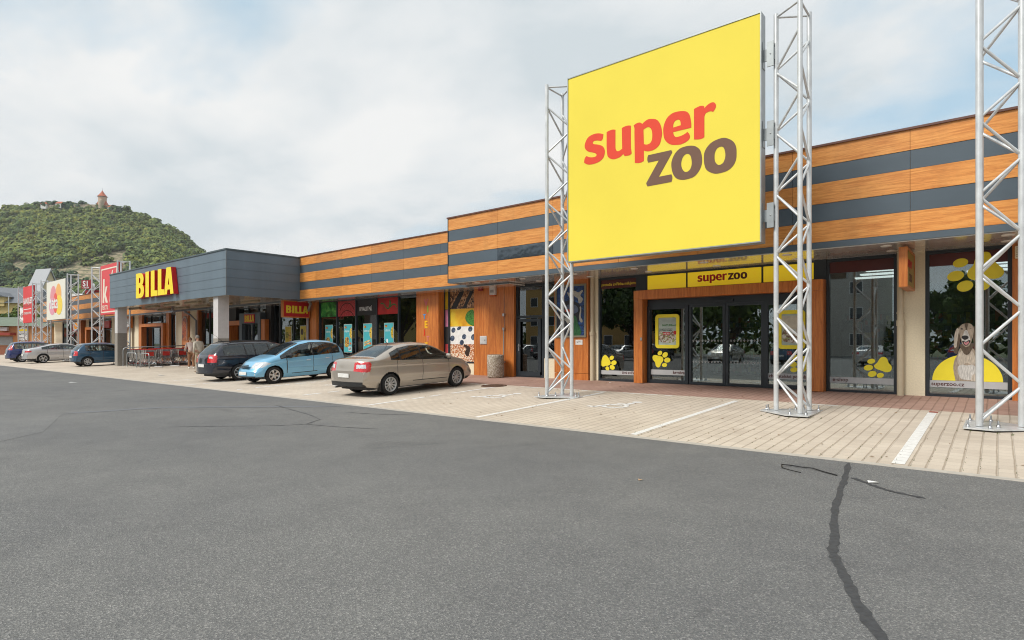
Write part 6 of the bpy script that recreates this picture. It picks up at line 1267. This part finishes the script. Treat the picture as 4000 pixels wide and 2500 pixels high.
ter = ramp(nt, pp.outputs[0], [(0, (.10, .09, .06)), (.30, (.14, .12, .075)), (.45, (.31, .25, .155)), (1, (.36, .295, .19))]); nz = noisef(nt, ob, .22, 5, .7)
nt.links.new(mixc(nt, ramp(nt, nz, [(.46, (0, 0, 0)), (.6, (1, 1, 1))]), ter, (.10, .115, .05)), b.inputs['Base Color']); b.inputs['Roughness'].default_value = .95
hm = MB().add(hv, hf, 0, True).build('hill', m, fix=False); tag(hm, kind='structure')
# trees on the hill: the nearest few hundred as trees of their own, the rest as one wood
def terraces(px, py):   # bare vineyard slopes, in sideways/ahead ratios
    return (-.79 < px < -.65 and .095 < py < .128 + .28*(px + .775)) or (-.858 < px < -.812 and .115 < py < .140)
pts = []; r = np.random.default_rng(3)
while len(pts) < 5600:
    d = 340 + 400*r.random()**.8; a = r.uniform(-1.06, -.30)*d; z = float(hill_z(np.array(a), np.array(d)))
    if z < 3: continue
    px, py = a/d, (z - 1.5)/d
    if terraces(px, py) and r.random() < .95: continue
    if d < 420 and r.random() < .35: continue
    pts.append((a, d, z))
pts = [p for p in pts if -1.06 < p[0]/p[1]]
inview = sorted([p for p in pts if -.90 < p[0]/p[1] < -.46 and (p[2] - 1.5)/p[1] > .085], key=lambda p: p[1])
single = inview[:270]; sset = set(single); rest = [p for p in pts if p not in sset]
tv = []; tf = []; o_ = 0
for (a, d, z) in rest:
    V0, F0 = HV[r.integers(0, 6)]; s = r.uniform(2.8, 5.6)*(1.1 if d < 560 else .92); an = r.uniform(0, 6.3); c_, s_ = math.cos(an), math.sin(an); x, y = place(a, d)
    W_ = V0*np.array([s, s, s*r.uniform(.8, 1.15)]); X = W_[:, 0]*c_ - W_[:, 1]*s_ + x; Y = W_[:, 0]*s_ + W_[:, 1]*c_ + y; Z_ = W_[:, 2] + z + s*.55
    tv.append(np.stack([X, Y, Z_], 1)); tf.append(np.array(F0) + o_); o_ += len(V0)
me = bpy.data.meshes.new('hillside_woods'); TV = np.concatenate(tv); TF = np.concatenate(tf)
me.vertices.add(len(TV)); me.vertices.foreach_set('co', TV.ravel()); me.loops.add(TF.size); me.loops.foreach_set('vertex_index', TF.ravel().astype(np.int32)); me.polygons.add(len(TF)); me.polygons.foreach_set('loop_start', np.arange(0, TF.size, 3, dtype=np.int32)); me.polygons.foreach_set('loop_total', np.full(len(TF), 3, dtype=np.int32)); me.update(calc_edges=True); me.materials.append(HLEAF)
o = bpy.data.objects.new('hillside_woods', me); COL.objects.link(o); tag(o, kind='stuff')
crowns = []
for i in range(6):
    me = bpy.data.meshes.new('hill_tree'); V0, F0 = HV[i]; W_ = V0.copy(); W_[:, 2] += .55
    tb = MB().add([tuple(p) for p in W_], F0); tb.tube([(0, 0, -.4), (0, 0, .5)], [.09, .06], 6, 1)
    oo = tb.build('hill_tree', [HLEAF, BARK], fix=False); crowns.append(oo.data); COL.objects.unlink(oo); bpy.data.objects.remove(oo)
def hill_tree(a, d, z, s, label, group, k_=None):
    o = bpy.data.objects.new('hill_tree', crowns[int(r.integers(0, 6)) if k_ is None else k_]); COL.objects.link(o); o.location = (*place(a, d), z); o.scale = (s, s, s*r.uniform(.85, 1.15)); o.rotation_euler = (0, 0, r.uniform(0, 6.3)); return tag(o, label, 'tree', group)
for (a, d, z) in single: hill_tree(a, d, z, r.uniform(3.0, 5.4), 'round green broadleaf tree low on the wooded slope of the castle hill', 'trees low on the hillside')
D = 690
def hp(x, y, d=D): return ((x - 2000)/2290*d, d, 1.52 + (1341 - y)/2290*d)
for x, y, s, lab in ((46, 812, 6, 'tree at the far left end of the hilltop skyline'), (118, 800, 6, 'small dark tree on the skyline left of the hilltop walls'), (150, 796, 7.5, 'brown green tree on the hilltop skyline left of the white wall'), (193, 794, 8, 'tall tree on the hilltop between two red roofs at left'), (222, 797, 8, 'round tree on the hilltop beside the left red roof'), (280, 803, 11, 'broad dark tree on the hilltop right of the small red roofs'), (318, 795, 9, 'open crowned tree in the middle of the hilltop'), (374, 796, 9, 'bushy tree at the left foot of the castle tower'), (462, 808, 11, 'dark round tree on the hilltop right of the castle'), (492, 806, 6, 'thin pale tree at the right end of the hilltop')):
    a, d, z = hp(x, y); hill_tree(a, d, z - s*.95, s*.80, lab, None)
# castle on the top
ROOFR = M('red_roof_tile', (.46, .13, .065), .8, var=.15, scale=1); STONE = M('castle_stone', (.42, .34, .25), .9, var=.2, scale=.6); CW = M('castle_plaster', (.52, .36, .26), .9, var=.1)
ca, cd, cz = hp(400, 812); cx, cyy = place(ca, cd); kx = D/2290
ct_ = empty('castle', (cx, cyy, cz - 4.5), (0, 0, YAW), 'red roofed castle with pointed tower on top of the hill', 'castle'); ct_.scale = (.84, .84, .86)
b = MB(); b.lathe([(17*kx, 0), (17*kx, 6 + 46*kx)], 20); b.build('tower', CW, ct_)
b = MB(); b.lathe([(14*kx, 6 + 42*kx), (14*kx, 6 + 54*kx)], 20); b.build('gallery', M('dark_gallery', (.10, .07, .05)), ct_)
b = MB(); b.lathe([(21*kx, 6 + 48*kx), (13*kx, 6 + 57*kx), (6*kx, 6 + 67*kx), (0, 6 + 78*kx)], 20); b.build('tower_roof', ROOFR, ct_)
MB().tube([(0, 0, 6 + 77*kx), (0, 0, 6 + 88*kx)], .12, 6).build('spire', BLACK, ct_)
b = MB(); b.add([(-22*kx, -4, 6 + 8*kx), (26*kx, -4, 6 + 0*kx), (26*kx, 5, 6), (-22*kx, 5, 6 + 8*kx), (-10*kx, 0, 6 + 44*kx), (14*kx, 0, 6 + 36*kx)], [(0, 1, 5, 4), (2, 3, 4, 5), (1, 2, 5), (3, 0, 4)]); b.build('roof', ROOFR, ct_)
b = MB(); b.box(-24*kx, 34*kx, -3.4, 4, 0, 6 + 6*kx); b.build('wall', STONE, ct_)
b = MB(); b.lathe([(10*kx, 0), (10*kx, 6 + 20*kx), (9*kx, 6 + 26*kx), (5*kx, 6 + 32*kx), (0, 6 + 34*kx)], 18, c=(8*kx, -6, 0)); b.build('round_bastion', STONE, ct_)
for x0, x1, y, lab, rf in ((298, 390, 810, 'long low stone wall on the hilltop left of the castle', False), (196, 262, 812, 'stone terrace wall on the hilltop between the trees', False)):
    a, d, z = hp(x0, y); w_ = (x1 - x0)*kx; t = empty('hill_wall', (*place(a, d - 4), z - 5), (0, 0, YAW), lab, 'wall'); MB().box(0, w_, 0, 1, 0, 7.5).build('wall', STONE, t)
for x0, x1, y, lab in ((174, 197, 806, 'small white house with orange roof at the left of the hilltop'), (232, 262, 804, 'small house with red roof on the hilltop between two trees'), (434, 452, 818, 'tiny red roof right of the castle')):
    a, d, z = hp(x0, y); w_ = (x1 - x0)*kx; t = empty('hill_house', (*place(a, d - 6), z - 4), (0, 0, YAW), lab, 'house'); MB().box(0, w_, 0, 4, 0, 5.5).build('wall', WHITEP, t); MB().add([(-.6, -.6, 5.4), (w_ + .6, -.6, 5.4), (w_ + .6, 4.6, 5.4), (-.6, 4.6, 5.4), (1.5, 2, 8), (w_ - 1.5, 2, 8)], [(0, 1, 5, 4), (2, 3, 4, 5), (1, 2, 5), (3, 0, 4)]).build('roof', ROOFR, t)
# ---- town at the foot of the hill
def wp(x, y, d): a = (x - 2000)/2290*d; return a, 1.52 + (1341 - y)/2290*d
def framed_house(name, label, x, d, yaw): a, _ = wp(x, 1341, d); return empty(name, (*place(a, d), 0), (0, 0, yaw), label, 'building')
ORW = M('orange_render', (.62, .30, .13), .85, var=.05); GRF = M('green_grey_roof', (.16, .20, .15), .8, var=.12, scale=2)
h = framed_house('house', 'low orange building with green roof and red awning at far left', 0, 68, YAW)
MB().box(-6, 5.4, 0, 9, 0, 3.5).build('wall', ORW, h); MB().box(-6.02, 5.42, -.02, 0, 0, 1.25).build('plinth', M('brick_red_plinth', (.36, .15, .09), .85), h)
MB().add([(-6.4, -.6, 3.5), (5.8, -.6, 3.5), (5.8, 9.5, 3.5), (-6.4, 9.5, 3.5), (-6.4, 2.0, 4.6), (5.8, 2.0, 4.6), (5.8, 6, 4.8), (-6.4, 6, 4.8)], [(0, 1, 5, 4), (4, 5, 6, 7), (2, 3, 7, 6), (1, 2, 6, 5), (3, 0, 4, 7)]).build('roof', GRF, h)
MB().box(-6, 1.9, -.9, -.03, 2.45, 2.75).build('awning', M('awning_red', (.32, .05, .035), .7), h); MB().box(.3, 1.1, -.35, -.021, 2.95, 3.4, b=.03).build('air_conditioner', LGREY, h)
w_ = MB(); w_.box(-5.5, 1.5, -.06, -.025, 1.3, 2.3); w_.build('window', M('barred_window', (.35, .38, .40), .4, var=.3, scale=14), h)
s = empty('shop_sign', (0, 0, 0), label='white shop sign with yellow band on the orange wall', cat='sign'); s.location = h.location; s.rotation_euler = h.rotation_euler
MB().box(2.15, 3.35, -.12, -.03, 1.9, 3.3).build('board', WHITES, s); MB().box(2.3, 3.2, -.14, -.125, 2.95, 3.15).build('band', YELB, s); text('ELEKTRO', .27, BLACK, (2.18, -.13, 2.5), parent=s, bold=.01); text('SERVIS', .22, BLACK, (2.3, -.13, 2.1), parent=s)
YLW = M('pale_yellow_render', (.62, .48, .22), .85); SLR = M('slate_roof', (.155, .17, .19), .7, var=.1, scale=1.5)
h = framed_house('house', 'yellow house with big grey hipped roof and dormer at far left', -40, 112, YAW + .05)
MB().box(-14, 8.5, 0, 10, 0, 9.2).build('wall', YLW, h)
MB().add([(-14.6, -.6, 9.2), (9.1, -.6, 9.2), (9.1, 10.6, 9.2), (-14.6, 10.6, 9.2), (-12, 5, 13.0), (6.6, 5, 12.4)], [(0, 1, 5, 4), (2, 3, 4, 5), (1, 2, 5), (3, 0, 4)]).build('roof', SLR, h)
dm = MB().box(-.6, 3.0, -.5, 3, 8.6, 10.4).build('dormer', YLW, h); MB().add([(-1, -.9, 10.4), (3.4, -.9, 10.4), (1.2, -.9, 11.4), (-1, 4, 10.4), (3.4, 4, 10.4), (1.2, 4, 11.4)], [(0, 1, 2), (0, 2, 5, 3), (2, 1, 4, 5)]).build('dormer_roof', SLR, dm); MB().box(.7, 1.7, -.53, -.5, 9.2, 10.0).build('window', M('dark_window', (.08, .09, .10), .2), dm)
CRW = M('cream_gable_render', (.66, .57, .40), .85, var=.04); ZNC = M('pale_zinc_roof', (.40, .42, .44), .5, var=.08)
h = framed_house('house', 'cream gabled house with pale zinc roof behind the white oval sign', 196, 118, YAW + 1.2)
MB().box(-4.2, 4.2, 0, 7, 0, 11.0).build('wall', CRW, h); MB().prism([[(-4.2, 11.0), (4.2, 11.0), (0, 16.2)]], 0, .3, 'xz').build('gable', CRW, h)
MB().add([(-4.9, -.5, 10.5), (0, -.5, 16.6), (0, 7.5, 16.6), (-4.9, 7.5, 10.5), (4.9, -.5, 10.5), (4.9, 7.5, 10.5), (-4.7, -.5, 10.3), (0, -.5, 16.2), (4.7, -.5, 10.3)], [(0, 3, 2, 1), (1, 2, 5, 4), (0, 1, 7, 6), (1, 4, 8, 7)]).build('roof', ZNC, h)
for z_ in (6.2, 8.6):
    for x_ in (-2.2, .2, 1.8): MB().box(x_, x_ + .9, -.03, .0, z_, z_ + 1.4).build('window', MATS['dark_window'], h)
h.scale = (.5, .6, 1)
# roof sign on the far end of the row
s = empty('roof_sign', (-70.5, 24, 5.7), label='red S1 sign with white letters on the far roof', cat='sign')
a0, z0_ = wp(318, 1128, 67); 
def rp(x, y, d=63.0): a, z = wp(x, y, d); return (*place(a, d), z)
s.location = rp(338, 1130); s.rotation_euler = (0, 0, YAW)
q = 63.0/2290
MB().box(-20*q, 19*q, 0, .12, 2*q, 36*q).build('panel', M('s1_red', (.33, .02, .025), .5), s); text('S1', 30*q, WHITES, (-15*q, -.01, 12*q), parent=s, bold=.03, sx=.85); text('CENTER', 8*q, WHITES, (-15*q, -.01, 4*q), parent=s, bold=.02, sx=.85)
MB().box(-17*q, 60*q, .4, .5, -22*q, -2*q).build('lower_panel', M('s1_red', (.33, .02, .025)), s)
for x0, x1 in ((-18*q, 0), (0, 18*q), (18*q, 36*q)): MB().tube([(x0, -.05, -22*q), (x1, -.05, 2*q)], .05, 6).build('brace', GALV, s)
MB().tube([(-22*q, -.08, -22*q), (50*q, -.08, -22*q)], .05, 6).build('bottom_bar', GALV, s); MB().lathe([(0, 0), (.16, 0), (.16, .5), (0, .55)], 14, c=(26*q, 0, 3*q)).build('lamp', WHITES, s); MB().tube([(26*q, 0, -22*q), (26*q, 0, 3*q)], .07, 6).build('post', GALV, s)
s = empty('roof_sign', rp(296, 1162, 66), (0, 0, YAW), 'orange and white sign board on the far roof behind the oval sign', 'sign')
MB().box(-16*q, 24*q, 0, .15, 3*q, 16*q).build('white_board', WHITES, s); MB().box(-16*q, 20*q, -.02, .1, -18*q, 2.9*q).build('orange_board', M('orange_board', (.65, .14, .02)), s)
# trees of the town
def leafy(name, seed, R_, Hc, n, leaf, mat=LEAF, trunk=2.0):
    rr = np.random.default_rng(seed); t = empty(name); vs = []; fs = []
    nb = 26; c = rr.normal(size=(nb, 3)); c /= np.linalg.norm(c, axis=1, keepdims=True); c *= rr.uniform(.25, .85, (nb, 1)); c *= np.array([R_, R_, Hc/2]); rad = rr.uniform(.22, .42, nb)*R_
    for i in range(n):
        k_ = rr.integers(0, nb); dv = rr.normal(size=3); dv /= np.linalg.norm(dv); p = c[k_] + dv*rad[k_]*rr.uniform(.55, 1.05); nrm = dv + rr.normal(size=3)*.5; nrm /= np.linalg.norm(nrm)
        t1 = np.cross(nrm, rr.normal(size=3)); t1 /= np.linalg.norm(t1) + 1e-9; t2 = np.cross(nrm, t1); s = leaf*rr.uniform(.6, 1.3); o = len(vs)
        vs += [tuple(p + t1*s), tuple(p + t2*s*.6), tuple(p - t1*s), tuple(p - t2*s*.6)]; fs.append((o, o+1, o+2, o+3))
    cr = MB().add(vs, fs).build('crown', mat, t, fix=False); cr.location.z = trunk + Hc/2
    b = MB(); b.tube([(0, 0, 0), (.05, .02, trunk*.6), (0, 0, trunk + Hc*.35)], [.05*R_ + .06, .04*R_ + .05, .03], 8)
    for i in range(7):
        a = rr.uniform(0, 6.3); z_ = trunk*rr.uniform(.7, 1.1); b.tube([(0, 0, z_), (.35*R_*math.cos(a), .35*R_*math.sin(a), z_ + Hc*.22), (.6*R_*math.cos(a), .6*R_*math.sin(a), z_ + Hc*.38)], [.03*R_, .02*R_, .01], 6)
    b.build('trunk', BARK, t); return t
TA = leafy('tree', 1, 3.2, 5.2, 2600, .26, trunk=1.8); TB = leafy('tree', 2, 2.6, 3.6, 2200, .24, trunk=.6)
TPALE = leafmat('pale_leaf', (.105, .15, .035), .35, 1.0); TC = leafy('tree', 3, 4.6, 6.4, 3000, .34, TPALE, 2.0)
def put(src, used, x, ybase, d, s, label, group=None, zb=None):
    t = src if not used else dup(src); a, z = wp(x, 1341, d); t.location = (*place(a, d), 0 if zb is None else zb); t.scale = (s, s, s); t.rotation_euler = (0, 0, random.uniform(0, 6.3)); return tag(t, label, 'tree', group)
put(TA, 0, 45, 0, 88, 1.0, 'dark green tree rising above the green roofed building'); put(TB, 0, 8, 0, 82, 1.35, 'low bushy tree at the left edge behind the green roof'); put(TB, 1, 76, 0, 84, 1.3, 'bushy green tree between the green roof and the red sign'); put(TB, 1, 40, 0, 80, 1.25, 'wide bush just behind the ridge of the green roof'); put(TA, 1, 154, 0, 92, 1.0, 'dark tree between the red banquet sign and the oval sign')
put(TC, 0, 85, 0, 190, 1.15, 'pale green tree at the foot of the hill above the red sign', zb=10); put(TC, 1, 50, 0, 205, 1.0, 'bushy pale tree left of the brightest tree under the hill', zb=11); put(TC, 1, 18, 0, 200, .9, 'olive tree at the left edge above the grey roof', zb=10); put(TC, 1, 118, 0, 215, .8, 'small tree beside the cream gabled house', zb=13)
o = MB().tube([(0, 0, 0), (0, 0, 7.5)], [.06, .04], 8).build('lamp_post', GALV); o.location = (*place(wp(34, 1341, 74)[0], 74), 0); tag(o, 'thin grey post standing behind the green roofed building', 'post')
# ---- across the lot, seen in the shop glass
def block(label, u0, u1, v, depth, h_, mat, storeys, roofm):
    t = empty('apartment_block', ((u0+u1)/2, v, 0), label=label, cat='building'); bld(t, 'wall', mat, lambda b: b.box(u0, u1, v - depth, v, 0, h_))
    bld(t, 'roof', roofm, lambda b: b.add([(u0 - .5, v + .5, h_), (u1 + .5, v + .5, h_), (u1 + .5, v - depth - .5, h_), (u0 - .5, v - depth - .5, h_), (u0 + 2, v - depth/2, h_ + 4), (u1 - 2, v - depth/2, h_ + 4)], [(0, 1, 5, 4), (2, 3, 4, 5), (1, 2, 5), (3, 0, 4)]))
    n = int((u1 - u0)/3.2)
    for k_ in range(storeys):
        for i in range(n):
            u = u0 + (i + .5)*(u1 - u0)/n; z_ = 1.2 + k_*3.0
            o = bld(t, 'window', WHITES, lambda b: b.box(u - .7, u + .7, v, v + .05, z_, z_ + 1.5)); g_ = MB().box(u - .6, u + .6, v + .051, v + .06, z_ + .1, z_ + 1.4).build('pane', MATS['dark_window']); g_.parent = o
    return t
block('ochre apartment block with white windows mirrored in the narrow window left of the entrance', -58, -38, -40, 12, 10.5, M('ochre_block', (.66, .42, .15), .85), 3, M('brown_tiles', (.20, .085, .06), .8))
block('grey apartment block mirrored in the window beside the downpipe', -19, -10.5, -44, 12, 12.5, M('grey_block', (.52, .49, .45), .85), 4, MATS['brown_tiles'])
block('yellow apartment block mirrored in the supermarket windows', -112, -92, -42, 12, 9.5, M('yellow_block', (.62, .48, .18), .85), 3, MATS['brown_tiles'])
TD = leafy('tree', 7, 5.0, 8.5, 4200, .36, LEAF, 2.2); used = 0
for u, v, s, lab in ((-35, -32, 1.1, 'at the right corner of the ochre block'), (-28, -34, 1.2, 'between the ochre and grey blocks'), (-22, -30, .9, 'left of the grey block'), (-64, -30, 1.2, 'left of the ochre block'), (-74, -28, 1.2, 'second left of the ochre block'), (-86, -30, 1.1, 'right of the yellow block'), (-97, -27, .9, 'in front of the yellow block'), (-118, -26, 1.2, 'left of the yellow block'), (-3, -40, .8, 'right of the grey block'), (6, -36, 1.1, 'second right of the grey block'), (16, -34, 1.2, 'farthest right across the lot'), (-132, -24, 1.25, 'farthest left across the lot')):
    t = dup(TD) if used else TD; used = 1; t.location = (u, v, 0); t.scale = (s, s, s*random.uniform(.9, 1.15)); t.rotation_euler = (0, 0, random.uniform(0, 6.3)); tag(t, 'tall leafy tree %s, mirrored in shop glass' % lab, 'tree', 'trees across the car park')
for src, u, v, rz, lab in (('pale', -37, -13, 1, 'pale silver fastback across the lot mirrored in the side door'), ('estate', -33.6, -13, 0, 'dark estate car across the lot mirrored beside the side door'), ('pale', -26, -13, 1, 'pale silver fastback across the lot mirrored in the narrow window'), ('estate', -22.5, -13, 0, 'dark estate car across the lot mirrored in the left entrance panel'), ('sedan', -16.6, -13, 1, 'beige saloon across the lot mirrored in the sliding doors'), ('petrol', -12, -13, 0, 'petrol blue hatchback across the lot mirrored by the right tower'), ('pale', -6.6, -13, 0, 'pale silver fastback across the lot mirrored beside the downpipe'), ('van', -1.6, -14, 0, 'royal blue people carrier across the lot mirrored near the dog picture'), ('pale', -56, -13, 0, 'pale silver fastback across the lot mirrored by the welcome letters'), ('van', -61, -13, 1, 'royal blue people carrier across the lot mirrored under the tomato picture'), ('estate', -66, -13, 0, 'dark estate car across the lot mirrored under the slogan panel'), ('sedan', -71, -13, 1, 'beige saloon across the lot mirrored under the lettuce picture')):
    t = dup(cars[src]); t.location = (u, v, .002); t.rotation_euler = (0, 0, PI/2 if rz else -PI/2); tag(t, lab, 'car', 'cars parked across the lot')
b = MB(); rr = np.random.default_rng(9)  # leaf screen added to close the bright sky gap mirrored under the crowns
for _ in range(7000):
    q = np.array([rr.uniform(-150, 50), -50 + rr.normal()*.9, 5.2*rr.random()**.8*(.8 + .25*math.sin(_))]); n1 = rr.normal(size=3); n1 /= np.linalg.norm(n1); t1 = np.cross(n1, rr.normal(size=3)); t1 /= np.linalg.norm(t1); t2 = np.cross(n1, t1); s = rr.uniform(.35, .75)
    b.add([tuple(q + t1*s), tuple(q + t2*s*.6), tuple(q - t1*s), tuple(q - t2*s*.6)], [(0, 1, 2, 3)])
tag(b.build('filler_hedge', LEAF, fix=False), 'long tall green hedge added across the lot to cover bright sky mirrored in the shop glass', 'filler_hedge')
# air between the lot and the hill
m = bpy.data.materials.new('haze'); m.use_nodes = True; nt = m.node_tree; nt.nodes.clear(); o_ = nd(nt, 'ShaderNodeOutputMaterial'); pv = nd(nt, 'ShaderNodeVolumePrincipled')
pv.inputs['Color'].default_value = (.93, .96, 1, 1); pv.inputs['Density'].default_value = .00014; pv.inputs['Anisotropy'].default_value = .2; nt.links.new(pv.outputs[0], o_.inputs['Volume'])
tag(MB().box(-1700, 3100, -3050, 1900, -3.5, 215).build('haze', m), kind='stuff')
